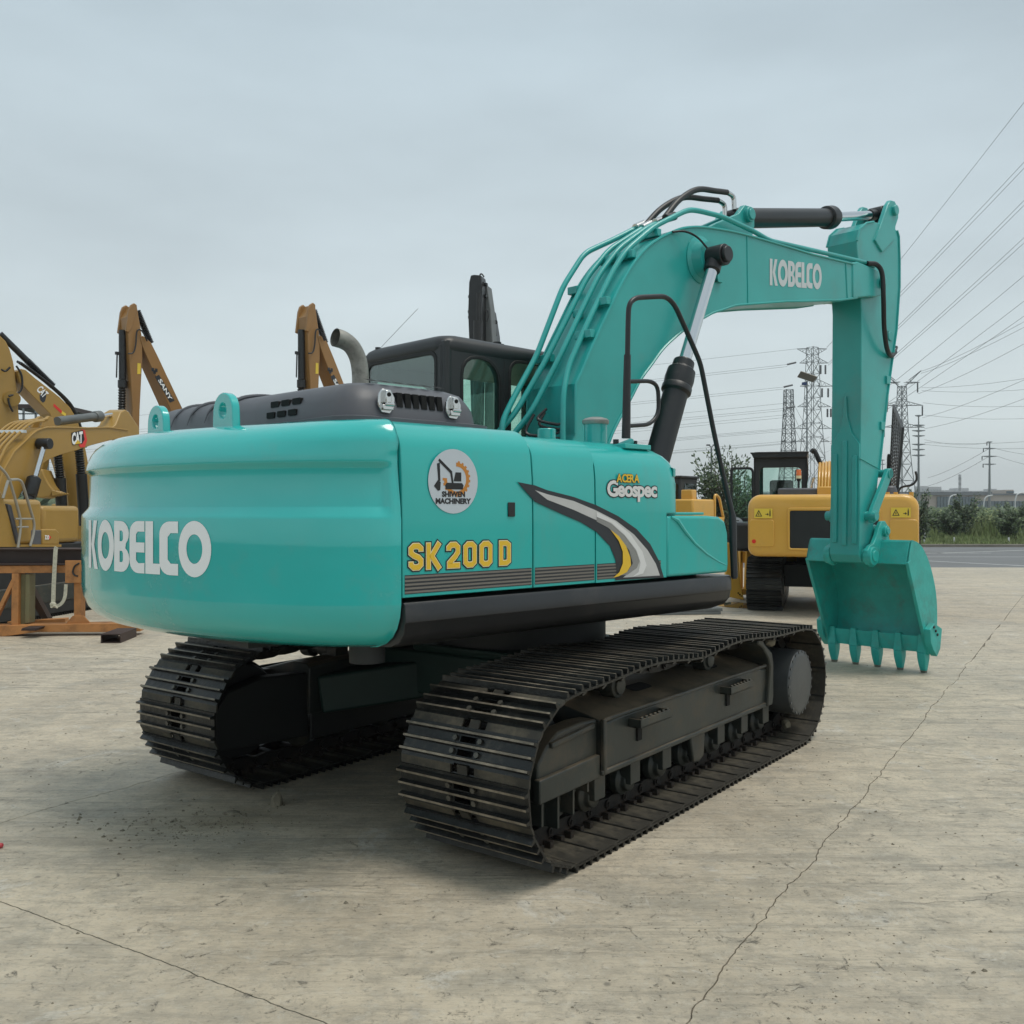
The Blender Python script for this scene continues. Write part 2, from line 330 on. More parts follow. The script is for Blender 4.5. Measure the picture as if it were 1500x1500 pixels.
# ------------------------------------------------------------------ ground
def concrete():
    m = bpy.data.materials.new('yard_concrete'); m.use_nodes = True; t = m.node_tree; b = t.nodes['Principled BSDF']; L = t.links
    geo = t.nodes.new('ShaderNodeNewGeometry'); P = geo.outputs['Position']
    def nz(scale, det=6, rg=.6, vec=P, dist=0.):
        n = t.nodes.new('ShaderNodeTexNoise'); n.inputs['Scale'].default_value = scale; n.inputs['Detail'].default_value = det; n.inputs['Roughness'].default_value = rg; n.inputs['Distortion'].default_value = dist
        L.new(vec, n.inputs['Vector']); return n.outputs['Fac']
    def rg_(s, a, b_, c, d):
        n = t.nodes.new('ShaderNodeMapRange'); n.inputs[1].default_value = a; n.inputs[2].default_value = b_; n.inputs[3].default_value = c; n.inputs[4].default_value = d; L.new(s, n.inputs[0]); return n.outputs[0]
    def mp(rz, sc, loc=(0, 0, 0)):
        n = t.nodes.new('ShaderNodeMapping'); n.inputs['Rotation'].default_value = (0, 0, rz); n.inputs['Scale'].default_value = sc; n.inputs['Location'].default_value = loc; L.new(P, n.inputs[0]); return n.outputs[0]
    def mx(f, a, c, mode='MIX'):
        n = t.nodes.new('ShaderNodeMix'); n.data_type = 'RGBA'; n.blend_type = mode
        if isinstance(f, float): n.inputs[0].default_value = f
        else: L.new(f, n.inputs[0])
        for i, v in ((6, a), (7, c)):
            if isinstance(v, tuple): n.inputs[i].default_value = (*v, 1)
            else: L.new(v, n.inputs[i])
        return n.outputs[2]
    def math_(op, a, c):
        n = t.nodes.new('ShaderNodeMath'); n.operation = op
        for i, v in ((0, a), (1, c)):
            if isinstance(v, (int, float)): n.inputs[i].default_value = v
            else: L.new(v, n.inputs[i])
        return n.outputs[0]
    col = mx(rg_(nz(.55, 7, .62), .40, .60, 0, 1), (.465, .392, .285), (.590, .505, .372))
    col = mx(rg_(nz(.22, 4, .6), .5, .68, 0, .55), col, (.50, .45, .36))                # dusty lighter drifts
    col = mx(rg_(nz(1.3, 8, .7), .52, .62, 0, .5), col, (.255, .24, .195))             # greyer damp blotches
    wv = mp(radians(-33), (1.1, 5, 1)); col = mx(rg_(nz(1.6, 9, .78, wv, 1.4), .52, .60, 0, .30), col, (.25, .22, .175))   # trowel / scrape marks
    wv2 = mp(radians(38), (.35, 3.2, 1), (3, 1, 0)); col = mx(rg_(nz(1.1, 9, .8, wv2, 2.4), .53, .585, 0, .50), col, (.26, .225, .17))   # track drags
    col = mx(rg_(nz(1.9, 9, .8, P, .8), .57, .625, 0, .62), col, (.60, .57, .50))            # pale scuffs
    col = mx(rg_(nz(38, 4, .7), .56, .66, 0, .5), col, (.13, .12, .10))                 # grit
    col = mx(rg_(nz(5.5, 10, .82, P, .3), .43, .54, .38, 0), col, (.235, .21, .165))
    col = mx(rg_(nz(13, 10, .85), .52, .60, 0, .40), col, (.56, .52, .43))
    sv = t.nodes.new('ShaderNodeTexVoronoi'); sv.inputs['Scale'].default_value = 3.1; L.new(P, sv.inputs['Vector'])
    spot = rg_(math_('ADD', sv.outputs['Distance'], math_('MULTIPLY', nz(22, 6, .7), .09)), .075, .105, .75, 0); spot = math_('MULTIPLY', spot, rg_(nz(.8, 2), .48, .60, 0, 1)); col = mx(spot, col, (.12, .105, .08))
    pk = rg_(nz(8, 10, .9, P, 1.5), .590, .605, 0, .85); col = mx(pk, col, (.10, .09, .07))      # little gouges
    # fine cracks
    vo = t.nodes.new('ShaderNodeTexVoronoi'); vo.feature = 'DISTANCE_TO_EDGE'; vo.inputs['Scale'].default_value = .16
    dn = t.nodes.new('ShaderNodeTexNoise'); dn.inputs['Scale'].default_value = 1.6; dn.inputs['Detail'].default_value = 7; L.new(P, dn.inputs['Vector'])
    vmx = t.nodes.new('ShaderNodeMix'); vmx.data_type = 'RGBA'; vmx.blend_type = 'LINEAR_LIGHT'; vmx.inputs[0].default_value = .55; L.new(P, vmx.inputs[6]); L.new(dn.outputs['Color'], vmx.inputs[7])
    L.new(vmx.outputs[2], vo.inputs['Vector'])
    ck = rg_(vo.outputs['Distance'], 0, .0012, 1, 0); ck = math_('MULTIPLY', ck, rg_(nz(.7, 3), .56, .64, 0, .6))
    col = mx(ck, col, (.09, .08, .065))
    # rust-brown clay stain beside the left track
    st = t.nodes.new('ShaderNodeVectorMath'); st.operation = 'DISTANCE'; L.new(P, st.inputs[0]); st.inputs[1].default_value = (-1.75, 5.35, 0)
    col = mx(math_('MULTIPLY', rg_(st.outputs['Value'], .1, .95, .65, 0), rg_(nz(1.6, 6), .36, .62, 0, 1)), col, (.20, .155, .085))
    oi = t.nodes.new('ShaderNodeObjectInfo'); col = mx(rg_(oi.outputs['Random'], 0, 1, 0, .16), col, (.32, .30, .25))
    L.new(col, b.inputs['Base Color'])
    L.new(rg_(nz(1.1, 6), .3, .7, .45, .72), b.inputs['Roughness']); b.inputs['Specular IOR Level'].default_value = .8
    h = math_('ADD', math_('ADD', math_('MULTIPLY', nz(26, 8, .75), .5), math_('MULTIPLY', pk, -1.2)), math_('ADD', math_('MULTIPLY', nz(1.0, 9, .78, wv, 1.4), .8), math_('MULTIPLY', ck, -.8)))
    h = math_('ADD', h, math_('MULTIPLY', nz(5.0, 8, .7, wv2, 1.0), .8))
    wv3 = mp(radians(-52), (.25, 3.2, 1), (1, 7, 0)); tm = rg_(nz(.8, 9, .8, wv3, 2.2), .55, .60, 0, .45); col2 = mx(tm, col, (.21, .19, .15)); L.new(col2, b.inputs['Base Color'])
    bn = t.nodes.new('ShaderNodeBump'); bn.inputs['Strength'].default_value = .75; bn.inputs['Distance'].default_value = .02; L.new(h, bn.inputs['Height']); L.new(bn.outputs[0], b.inputs['Normal'])
    return m
MT['concrete'] = concrete()
def sheet(name, x0, x1, y0, y1, z, m, kind='structure', nx=1):
    g = G(); g.add([(x0, y0, z), (x1, y0, z), (x1, y1, z), (x0, y1, z)], [(0, 1, 2, 3)])
    return tag(g.build(name, m, smooth=False), kind=kind)
sheet('ground', -4000, 4000, -60, 9000, -.12, 'soil')
UJ, VJ = Vector((.521, .8535)), Vector((.8535, -.521))   # joint directions in the yard
U0, V0, DU, DV = 2.47, -1.21, 5.0, 4.08
yard = empty('concrete_yard', (0, 0, 0), kind='structure')
YX0, YX1, YY0, YY1 = -34., 46., -4., 29.4
g = G(); g.box(YX0 - 1, YX1 + 1, YY0 - 1, YY1, -.11, -.009); tag(g.build('joint_bed', 'jointfill', yard, smooth=False))
def wob(u, v, a=.030):
    c = .0045 * noise.noise(Vector((u * 60, v * 60, 2.5))) + .004 * noise.noise(Vector((u * 140, v * 140, 4.5)))
    return c + a * noise.noise(Vector((u * 2.3, v * 2.3, 5.5))) + a * .5 * noise.noise(Vector((u * 9, v * 9, 1.5))) + a * .25 * noise.noise(Vector((u * 31, v * 31, 8.5)))
def clip(poly, f):
    out_ = []
    for i in range(len(poly)):
        a, b = poly[i], poly[(i + 1) % len(poly)]; da, db = f(a), f(b)
        if da >= 0: out_.append(a)
        if (da >= 0) != (db >= 0): out_.append(a + (b - a) * (da / (da - db)))
    return out_
nsl = 0
for i in range(-9, 12):
    for j in range(-12, 14):
        u0, u1 = U0 + i * DU, U0 + (i + 1) * DU; v0, v1 = V0 + j * DV, V0 + (j + 1) * DV
        cc = UJ * ((u0 + u1) / 2) + VJ * ((v0 + v1) / 2)
        near = cc.y < 14; nseg = 180 if near and cc.y < 9 else 60 if near else 3; gap = .0032
        e = []
        def edge(ua, va, ub, vb, sgn_u, sgn_v):
            for k in range(nseg):
                t_ = k / nseg; u = ua + (ub - ua) * t_; v = va + (vb - va) * t_; wv_ = wob(u, v, .006 if sgn_u else .026)
                e.append(UJ * (u + (wv_ if sgn_u else 0) + sgn_u * gap) + VJ * (v + (wv_ if sgn_v else 0) + sgn_v * gap))
        edge(u0, v0, u1, v0, 0, 1); edge(u1, v0, u1, v1, -1, 0); edge(u1, v1, u0, v1, 0, -1); edge(u0, v1, u0, v0, 1, 0)
        for f in (lambda p: p.x - YX0, lambda p: YX1 - p.x, lambda p: p.y - YY0, lambda p: YY1 - p.y):
            if e: e = clip(e, f)
        if len(e) < 3: continue
        mnx, mxx, mny = min(p.x for p in e), max(p.x for p in e), max(p.y for p in e)
        if mny < 1.0 or (mny > 0 and (mnx > mny * .75 + 4 or mxx < -mny * .75 - 4)): continue
        nsl += 1
        if nsl > 290: continue
        g = G(); z = 0.0 if near else -random.random() * .003
        n = len(e); g.add([(p.x, p.y, z) for p in e] + [(p.x, p.y, -.02) for p in e], [tuple(range(n))] + [(k, (k + 1) % n, (k + 1) % n + n, k + n) for k in range(n)])
        g.build('concrete_slab', 'concrete', yard, smooth=False)
sheet('asphalt_road', -60, 90, 29.4, 45.6, -.006, 'asphalt')
# painted markings: bay lines and edge lines on the road
g = G()
def stripe(a, b, wd):
    a, b = Vector(a), Vector(b); d = (b - a).normalized(); n = Vector((-d.y, d.x)) * wd / 2
    g.add([(*(a - n), -.001), (*(b - n), -.001), (*(b + n), -.001), (*(a + n), -.001)], [(0, 1, 2, 3)])
for a, b in (((14.3, 33.6), (16.4, 30.2)), ((20.2, 33.4), (22.4, 30.2)), ((26.0, 33.4), (28.2, 30.2)), ((15.4, 36.0), (46, 36.0)), ((14, 39.0), (19.8, 39.2)), ((17.4, 39.0), (23.0, 42.2)), ((23.5, 40.8), (50, 40.8)), ((10, 42.6), (15.5, 42.6)), ((33, 33.4), (35, 30.2)), ((-6, 33.4), (-4, 30.2)), ((-50, 36.0), (5, 36.0))):
    stripe(a, b, .13)
tag(g.build('road_markings', 'line', smooth=False), kind='structure')
g = G(); g.box(-60, 90, 45.6, 45.9, -.1, .13); tag(g.build('kerb', 'kerb', bevel=.02), kind='structure')
sheet('grass_verge', -60, 110, 45.9, 190, .06, 'soil')
# puddle by the blade
MT['water'] = mat('wet_film', (.07, .065, .05), .06, spec=.6)
g = G(); pts = []
for k in range(30):
    a = 2 * pi * k / 30; r = 1 + .25 * noise.noise(Vector((cos(a) * 1.4, sin(a) * 1.4, 3)))
    pts.append((4.22 + .42 * r * cos(a), 17.75 + .55 * r * sin(a), .003))
g.add(pts, [tuple(range(30))]); tag(g.build('puddle', 'water', smooth=False), kind='structure')
# loose dirt, grit and small stones scattered on the slabs
g = G()
def pebble(x, y, r):
    o = len(g.v); k = 5; a0 = random.random() * 6
    ring = [(x + r * cos(a0 + 2 * pi * i / k) * random.uniform(.7, 1.2), y + r * sin(a0 + 2 * pi * i / k) * random.uniform(.6, 1.1), 0.0) for i in range(k)]
    g.add(ring + [(x + random.uniform(-.3, .3) * r, y + random.uniform(-.3, .3) * r, r * random.uniform(.4, .9))], [(i, (i + 1) % k, k) for i in range(k)])
for _ in range(420): pebble(-2.05 + random.gauss(0, .30) + .22, 5.35 + random.gauss(0, .17), abs(random.gauss(.002, .0045)) + .0015)
for _ in range(700):
    y = random.uniform(2.8, 16) ** 1.0; pebble(random.uniform(-.6, .62) * y, y, abs(random.gauss(.003, .004)) + .0015)
for _ in range(260): pebble(random.uniform(.5, 1.6), random.uniform(3.3, 4.4), abs(random.gauss(.002, .002)) + .001)
for _ in range(160): pebble(1.75 + random.gauss(0, .5), 6.2 + random.gauss(0, .7), abs(random.gauss(.003, .004)) + .0015)
tag(g.build('loose_grit', 'rock', smooth=False), kind='stuff')
def rock(name, x, y, sx, sy, sz, seed, label, m='rock'):
    g = G(); bm = bmesh.new(); bmesh.ops.create_icosphere(bm, subdivisions=2, radius=1)
    for v in bm.verts:
        n_ = 1 + .45 * noise.noise(v.co * 1.6 + Vector((seed, 0, 0))); v.co = Vector((v.co.x * sx * n_, v.co.y * sy * n_, max(-.1, v.co.z) * sz * n_))
    bm.verts.ensure_lookup_table()
    g.add([v.co.copy() for v in bm.verts], [[v.index for v in f.verts] for f in bm.faces]); bm.free()
    return tag(g.build(name, m, loc=(x, y, 0), smooth=False), label, 'stone')
rock('stone', -1.42, 5.72, .042, .035, .085, 3, 'upright pointed brown stone on the slab beside the left track')
rock('stone', -1.64, 5.55, .055, .03, .02, 8, 'flat broken earth lump lying in the dirt patch by the left track')
g = G(); g.ball((-2.69, 4.99, .014), .014); tag(g.build('small_ball', 'pink'), 'tiny red ball lying on the concrete at the left edge', 'ball')

# ------------------------------------------------------------------ MAIN EXCAVATOR
HF = Frame(.06, 6.90, 46.5)
EX = HF.root('crawler_excavator', label='large turquoise excavator with black skirt and white lettering, bucket resting on the ground', cat='excavator')
SY = -1.35
# ---- counterweight
CWP = [(-2.087, 1.36), (-2.30, 1.34), (-2.51, 1.26), (-2.675, 1.10), (-2.775, .86), (-2.83, .52), (-2.83, .15), (-2.775, -.22), (-2.685, -.56), (-2.56, -.86), (-2.41, -1.10), (-2.26, -1.255), (-2.16, -1.325), (-2.087, -1.352)]
def spline(P, n):
    out_ = []; P = [Vector(p) for p in P]; m_ = len(P)
    for k in range(n + 1):
        t_ = k / n * (m_ - 1); i = min(int(t_), m_ - 2); f = t_ - i
        p0 = P[i - 1] if i else P[0] * 2 - P[1]; p1, p2 = P[i], P[i + 1]; p3 = P[i + 2] if i + 2 < m_ else P[-1] * 2 - P[-2]
        out_.append(.5 * ((2 * p1) + (p2 - p0) * f + (2 * p0 - 5 * p1 + 4 * p2 - p3) * f * f + (3 * p1 - p0 - 3 * p2 + p3) * f ** 3))
    return out_
NCW = 96
cwo = spline(CWP, NCW)
cum = [0]
for i in range(NCW): cum.append(cum[-1] + (cwo[i + 1] - cwo[i]).length)
TOT = cum[-1]
def nrm(i):
    a, b = cwo[max(i - 1, 0)], cwo[min(i + 1, NCW)]; d = (b - a).normalized(); return Vector((-d.y, d.x)) * -1 if False else Vector((d.y, -d.x))
NR = [nrm(i) for i in range(NCW + 1)]
if NR[NCW // 2].x > 0: NR = [-n for n in NR]
CWZ = [(1.098, .42), (1.10, .30), (1.112, .20), (1.135, .125), (1.17, .07), (1.215, .032), (1.27, .010), (1.33, .0), (1.335, .0), (1.44, .0), (1.60, .0), (1.735, .0), (1.752, .003), (1.790, .036), (1.80, .040), (1.90, .044), (1.975, .047), (1.986, .045), (2.002, .028), (2.014, .024), (2.05, .032), (2.10, .052), (2.14, .078), (2.175, .122), (2.20, .175), (2.213, .235), (2.221, .33)]
def sm(x): x = max(0, min(1, x)); return x * x * (3 - 2 * x)
def cwd(z):
    for (z0, d0), (z1, d1) in zip(CWZ, CWZ[1:]):
        if z <= z1: return d0 + (d1 - d0) * (z - z0) / (z1 - z0)
    return CWZ[-1][1]
def cwpt(s, z, off=0.):
    s = max(0, min(TOT, s)); i = 0
    while i < NCW - 1 and cum[i + 1] < s: i += 1
    f = (s - cum[i]) / (cum[i + 1] - cum[i]); p = cwo[i].lerp(cwo[i + 1], f); n = NR[i].lerp(NR[i + 1], f).normalized(); d = cwd(z)
    edge = min(s, TOT - s)
    if z > 2.08: d = d * (.42 + .58 * sm(edge / .95))
    if 1.75 < z < 2.03: base = .004 + .026 * sm((z - 1.75) / .25); d = base + (d - base) * sm((edge - .03) / .07)
    q = p - n * (d - off); return (min(q.x, -2.087 + .0), q.y, z)
g = G(); rings = []
for z, d in CWZ:
    r = [cwpt(cum[i], z) for i in range(NCW + 1)]
    rings.append(r + [(-2.087, r[-1][1], z)][:0])
g.loft(rings, cap=True)
CW = g.build('counterweight', 'tealcw', EX, ang=50)
# lifting lugs
for yc in (.485, -.355):
    g = G(); N = 20; x_ = -2.47
    outer = [(yc - .14, 2.17), (yc + .14, 2.17)] ; pts = []
    po, pi_ = [], []
    for k in range(28):
        a = 2 * pi * k / 28; c, s_ = cos(a), sin(a)
        oy, oz = .108 * c, .100 * s_
        if s_ < 0: oz = max(-.15, oz * 5); oy = .114 * (1 if c > 0 else -1) * min(1, abs(c) * 3.0)
        po.append((yc + oy, 2.290 + oz)); pi_.append((yc + .040 * c, 2.295 + .040 * s_))
    g.ringplate(po, pi_, x_ - .022, x_ + .022, 'x'); g.build('lifting_lug', 'tealcw', CW, bevel=.006)
# ---- lettering drawn as polygons, height 1
def ell(cx, cy, rx, ry, n=36): return [(cx + rx * cos(2 * pi * i / n), cy + ry * sin(2 * pi * i / n)) for i in range(n)]
def arc(cx, cy, r, a0, a1, n=7): return [(cx + r * cos(radians(a0 + (a1 - a0) * i / n)), cy + r * sin(radians(a0 + (a1 - a0) * i / n))) for i in range(n + 1)]
def K_(x): return [([(x, 0), (x + .175, 0), (x + .175, 1), (x, 1)], []), ([(x + .185, .5), (x + .325, 1), (x + .50, 1), (x + .345, .5), (x + .535, 0), (x + .345, 0)], [])]
def O_(x): return [(ell(x + .34, .5, .34, .515), [ell(x + .34, .5, .165, .27)[::-1]])]
def B_(x):
    o = [(x, 0), (x + .25, 0)] + arc(x + .25, .25, .25, -90, 60, 8) + arc(x + .24, .75, .245, -50, 90, 8) + [(x, 1)]
    return [(o, [[(x + .19, .19), (x + .19, .41), (x + .27, .41), (x + .30, .37), (x + .30, .23), (x + .27, .19)], [(x + .19, .60), (x + .19, .81), (x + .27, .81), (x + .30, .77), (x + .30, .64), (x + .27, .60)]])]
def E_(x):
    w_ = .42
    return [(arc(x + .24, .24, .24, 180, 270, 6) + [(x + w_, 0), (x + w_, .20)] + arc(x + .26, .26, .07, 270, 180, 3)[:1] + [(x + .24, .20), (x + .19, .25), (x + .19, .40), (x + w_, .40), (x + w_, .59), (x + .19, .59), (x + .19, .75), (x + .24, .80), (x + w_, .80), (x + w_, 1)] + arc(x + .24, .76, .24, 90, 180, 6), [])]
def L_(x): return [([(x, 0), (x + .375, 0), (x + .375, .20), (x + .20, .20), (x + .20, 1), (x, 1)], [])]
def C_(x):
    w_ = .44
    return [(arc(x + .24, .24, .24, 180, 270, 6) + [(x + w_, 0), (x + w_, .215), (x + .27, .215), (x + .20, .29), (x + .20, .71), (x + .27, .785), (x + w_, .785), (x + w_, 1)] + arc(x + .24, .76, .24, 90, 180, 6), [])]
LOGO = []; 
for fn, x in ((K_, 0), (O_, .535), (B_, 1.225), (E_, 1.73), (L_, 2.175), (C_, 2.535), (O_, 2.985)): LOGO += fn(x)
LOGOW = 3.665
def logo_geo(fmap, step=.04):
    g = G()
    for o, holes in LOGO:
        loops = [[Vector((p[0], p[1], 0)) for p in o]] + [[Vector((p[0], p[1], 0)) for p in h] for h in holes]
        flat = [p for l in loops for p in l]; tris = tessellate_polygon(loops)
        bm = bmesh.new(); vs = [bm.verts.new(p) for p in flat]
        for t_ in tris:
            try: bm.faces.new([vs[i] for i in t_])
            except ValueError: pass
        x0, x1 = min(p.x for p in flat), max(p.x for p in flat); k = math.ceil(x0 / step) * step
        while k < x1:
            geom = list(bm.verts) + list(bm.edges) + list(bm.faces); bmesh.ops.bisect_plane(bm, geom=geom, plane_co=(k, 0, 0), plane_no=(1, 0, 0)); k += step
        bm.verts.index_update(); bm.verts.ensure_lookup_table()
        g.add([fmap(v.co.x / LOGOW, v.co.y) for v in bm.verts], [[v.index for v in f.verts] for f in bm.faces]); bm.free()
    return g
# on the counterweight: arc-length span s0..s1
def s_of(y):
    b = min(range(NCW + 1), key=lambda i: abs(cwo[i].y - y) + (9 if cwo[i].x > -2.3 else 0)); return cum[b]
S0, S1 = s_of(.61), s_of(-.605)
ZB, ZT = 1.452, 1.722
g = logo_geo(lambda u, v: cwpt(S0 + (S1 - S0) * u, ZB + (ZT - ZB) * v, .0025))
g.build('lettering', 'white', CW, smooth=False)

# ---- right side panels, extruded along x with a rounded shoulder
def sidesec(top, inner=-.46, z0=1.362, y=SY):
    s_ = [(y, z0), (y, 1.70), (y + .004, 1.95)]
    for k in range(1, 9):
        a = radians(90 * k / 8); s_.append((y + .012 + .17 * (1 - cos(a)), 2.04 + (top - 2.04 - .012) * sin(a)))
    s_ += [(y + .33, top), (inner, top + .002), (inner, z0)]
    return s_
g = G(); g.prism(sidesec(2.228), -2.078, -1.212, 'x'); DOOR = g.build('engine_door', 'teal', EX, bevel=.004, ang=40)
g = G(); g.prism(sidesec(2.200), -1.203, -.708, 'x'); PUMP = g.build('pump_door', 'teal', EX, bevel=.004, ang=40)
# door handle recess
g = G(); g.box(-1.395, -1.345, SY - .006, SY + .0, 1.745, 1.82); g.build('door_handle', 'black', DOOR, bevel=.004)
# tank / front body with rounded nose
def plan(ins, nose=.19, x0=-.700, inner=-.46):
    xs = nose - ins * .9; y = SY + ins; r = .20
    return [(x0, y), (x0 + .3, y), (xs - r, y)] + [(xs - r + r * sin(radians(a)), y + r - r * cos(radians(a))) for a in (15, 30, 45, 60, 75, 90)] + [(xs, inner - .2), (xs, inner), (x0, inner)]
g = G(); g.loft([[(p[0], p[1], z) for p in plan(i_)] for z, i_ in ((1.762, .0), (1.80, .0), (1.95, .003), (2.03, .012), (2.08, .032), (2.12, .065), (2.155, .115), (2.18, .18), (2.195, .26))])
g.loft([[(p[0], p[1], z) for p in [(-.700, SY), (-.042, SY), (-.042, -.5), (-.700, -.5)]] for z in (1.362, 1.7625)])
TANK = g.build('tank_body', 'teal', EX, ang=44)
# fluted nose ribs
for k, z in enumerate((1.84, 1.93, 2.02)):
    g = G(); g.loft([[(p[0] + .006, p[1] - .0, zz) for p in plan(i_ + .004)[3:9]] + [(.10, SY + .2, zz)] for zz, i_ in ((z - .035, .012), (z - .028, .0), (z + .020, .0), (z + .028, .012))]); g.build('nose_rib', 'teal', TANK)
# tool box in front
bx = [(-.034, 1.362), (.630, 1.362), (.640, 1.42), (.632, 1.62), (.600, 1.705), (.53, 1.735), (.40, 1.742), (-.034, 1.745)]
g = G(); g.prism(bx, SY, -.55); BOX = g.build('tool_box', 'teal', EX, bevel=.018, ang=40, seg=3)
g = G(); g.box(-.03, .40, SY + .03, -.56, 1.748, 1.765); g.build('box_lid', 'teal', BOX, bevel=.005)
cv = [HF.onplane(a, b, SY) for a, b in ((983, 757), (992, 762), (1003, 778), (1018, 796), (1035, 811), (1052, 822), (1064, 828))]
g = G(); g.tube([(p[0], SY + .003, p[1]) for p in cv], [.010, .017, .014, .011, .009, .007, .005], 8); g.build('pressed_crease', 'teal', BOX)
# top decks behind the side panels
g = G(); g.box(-2.08, -.42, -.455, 1.33, 1.40, 2.15); g.build('engine_bay', 'teal', EX, bevel=.03)
g = G(); g.box(-2.06, .55, -1.15, 1.3, 1.14, 1.36); g.box(.55, 1.15, .3, 1.3, 1.14, 1.36); g.box(.0, 1.25, -.45, -.36, 1.3, 1.75); g.box(-.1, .75, -.50, .30, 1.36, 1.62); g.build('house_frame', 'under', EX)
g = G(); g.box(.0, .64, -.47, -.33, 1.6, 2.0); g.box(.0, .64, .26, .35, 1.5, 2.0); g.build('boom_mount', 'teal', EX, bevel=.02)
# skirt
def ss(k): # section at inset k
    return [(SY - .010 + k, 1.340), (SY - .022 + k, 1.325), (SY - .024 + k, 1.245), (SY - .016 + k, 1.235), (SY - .010 + k, 1.19), (SY + .03 + k, 1.145), (SY + .10 + k, 1.118), (SY + .25 + k, 1.108), (-.60, 1.108), (-.60, 1.340)]
g = G(); rr = []
for x, k, lift in ((-2.078, 0, 0), (0, 0, 0), (.50, 0, 0), (.58, .002, .004), (.64, .01, .02), (.68, .03, .05), (.70, .06, .095), (.705, .08, .13)):
    sec = [(x, y, max(z, 1.108 + lift) if i > 2 else z) for i, (y, z) in enumerate(ss(0))]
    rr.append([(x, y + (k if y < -.7 else 0), z) for (x, y, z) in sec])
g.loft(rr); g.build('side_skirt', 'skirt', EX, bevel=.003)
# ---- decals on the right side
def decal(pts, m, off, name='decal', parent=EX):
    g = G(); q = [HF.onplane(a, b, SY) for a, b in pts]; n = len(q)
    g.add([(p[0], SY - off, p[1]) for p in q], [tuple(range(n))]); return g.build(name, m, parent, smooth=False)
def rowband(xa, xb, za, zb, m, off, parent):
    g = G(); g.add([(xa, SY - off, za), (xb, SY - off, za), (xb, SY - off, zb), (xa, SY - off, zb)], [(0, 1, 2, 3)]); return g
segs = ((-2.066, -1.220, DOOR), (-1.195, -.716, PUMP), (-.692, -.10, TANK))
for xa, xb, par in segs:
    g = rowband(xa, xb, 1.379, 1.470, 'char', .0012, par); g.build('stripe_band', 'char', par, smooth=False)
    g = G()
    for k in range(5):
        z = 1.383 + k * .0182; g.add([(xa, SY - .0022, z), (xb, SY - .0022, z), (xb, SY - .0022, z + .0095), (xa, SY - .0022, z + .0095)], [(0, 1, 2, 3)])
    g.build('stripe_lines', 'taupe', par, smooth=False)
decal([(757, 706), (783, 711), (801, 718), (840, 728), (873, 740), (905, 756), (932, 775), (952, 797), (965, 822), (972, 846), (900, 850), (903, 842), (901, 820), (893, 800), (873, 779), (850, 765), (820, 752), (783, 735)], 'char', .0032, 'swoosh_backing', TANK)
decal([(783, 718), (801, 724), (840, 734), (873, 748), (902, 763), (928, 783), (948, 806), (960, 826), (966, 843), (912, 846), (922, 838), (926, 825), (921, 806), (910, 789), (892, 773), (873, 762), (840, 747), (801, 732)], 'silver', .0042, 'swoosh_silver', TANK)
decal([(873, 755), (895, 768), (915, 786), (931, 808), (936, 822), (932, 832), (918, 842), (905, 843), (919, 836), (926, 825), (922, 808), (908, 789), (890, 773), (873, 764)], 'greyd', .0052, 'swoosh_grey', TANK)
decal([(873, 750), (900, 764), (922, 782), (940, 808), (946, 828), (941, 840), (925, 845), (934, 838), (937, 824), (931, 806), (914, 784), (894, 766), (873, 757)], 'silver2', .0062, 'swoosh_pale_line', TANK)
decal([(893, 776), (905, 785), (916, 800), (922, 816), (923, 828), (917, 838), (905, 844), (897, 846), (906, 838), (911, 825), (911, 808), (905, 792)], 'yellowd', .0072, 'swoosh_yellow', TANK)
# model number
ux, uz, un = (1, 0, 0), (0, 0, 1), (0, -1, 0)
def dtext(txt, x, z, h, layers, parent, sx=.8, shear=0, name='model_number', gap=0.):
    for m, bold, off in layers:
        g = G(); xx = x
        for ch in txt:
            if ch == ' ': xx += h * .18; continue
            w0 = text_geo(ch, h, .0, sx, 0)[2]; vs, fs, w1 = text_geo(ch, h, bold, sx, shear)
            g.add([(xx + v[0] - (w1 - w0) / 2, SY - off, z + v[1] - 0) for v in vs], fs); xx += w0 + gap
        g.build(name, m, parent, smooth=False)
def strokes(lines, wd, org, h, off, m, parent, name='model_number'):
    g = G()
    for P in lines:
        P = [Vector((p[0] * h * 1.55, p[1] * h)) for p in P]; n = len(P); closed = (P[0] - P[-1]).length < 1e-6 and n > 3; L_, R_ = [], []
        for i in range(n):
            a = P[i - 1] if i else (P[-2] if closed else None); c = P[i + 1] if i < n - 1 else (P[1] if closed else None)
            d0 = (P[i] - a).normalized() if a is not None else None; d1 = (c - P[i]).normalized() if c is not None else None
            d0 = d0 or d1; d1 = d1 or d0; t_ = (d0 + d1).normalized(); nn_ = Vector((-t_.y, t_.x)); k_ = wd * h / 2 / max(.4, nn_.dot(Vector((-d0.y, d0.x))))
            ex = Vector((0, 0))
            if not closed and i == 0: ex = -d1 * (wd - .20) * h / 2
            if not closed and i == n - 1: ex = d0 * (wd - .20) * h / 2
            L_.append(P[i] + nn_ * k_ + ex); R_.append(P[i] - nn_ * k_ + ex)
        o = [(org[0] + p.x, SY - off, org[1] + p.y) for q in zip(L_, R_) for p in q]; g.add(o, [(2 * i, 2 * i + 1, 2 * i + 3, 2 * i + 2) for i in range(n - 1)])
    g.build(name, m, parent, smooth=False)
c_ = .10
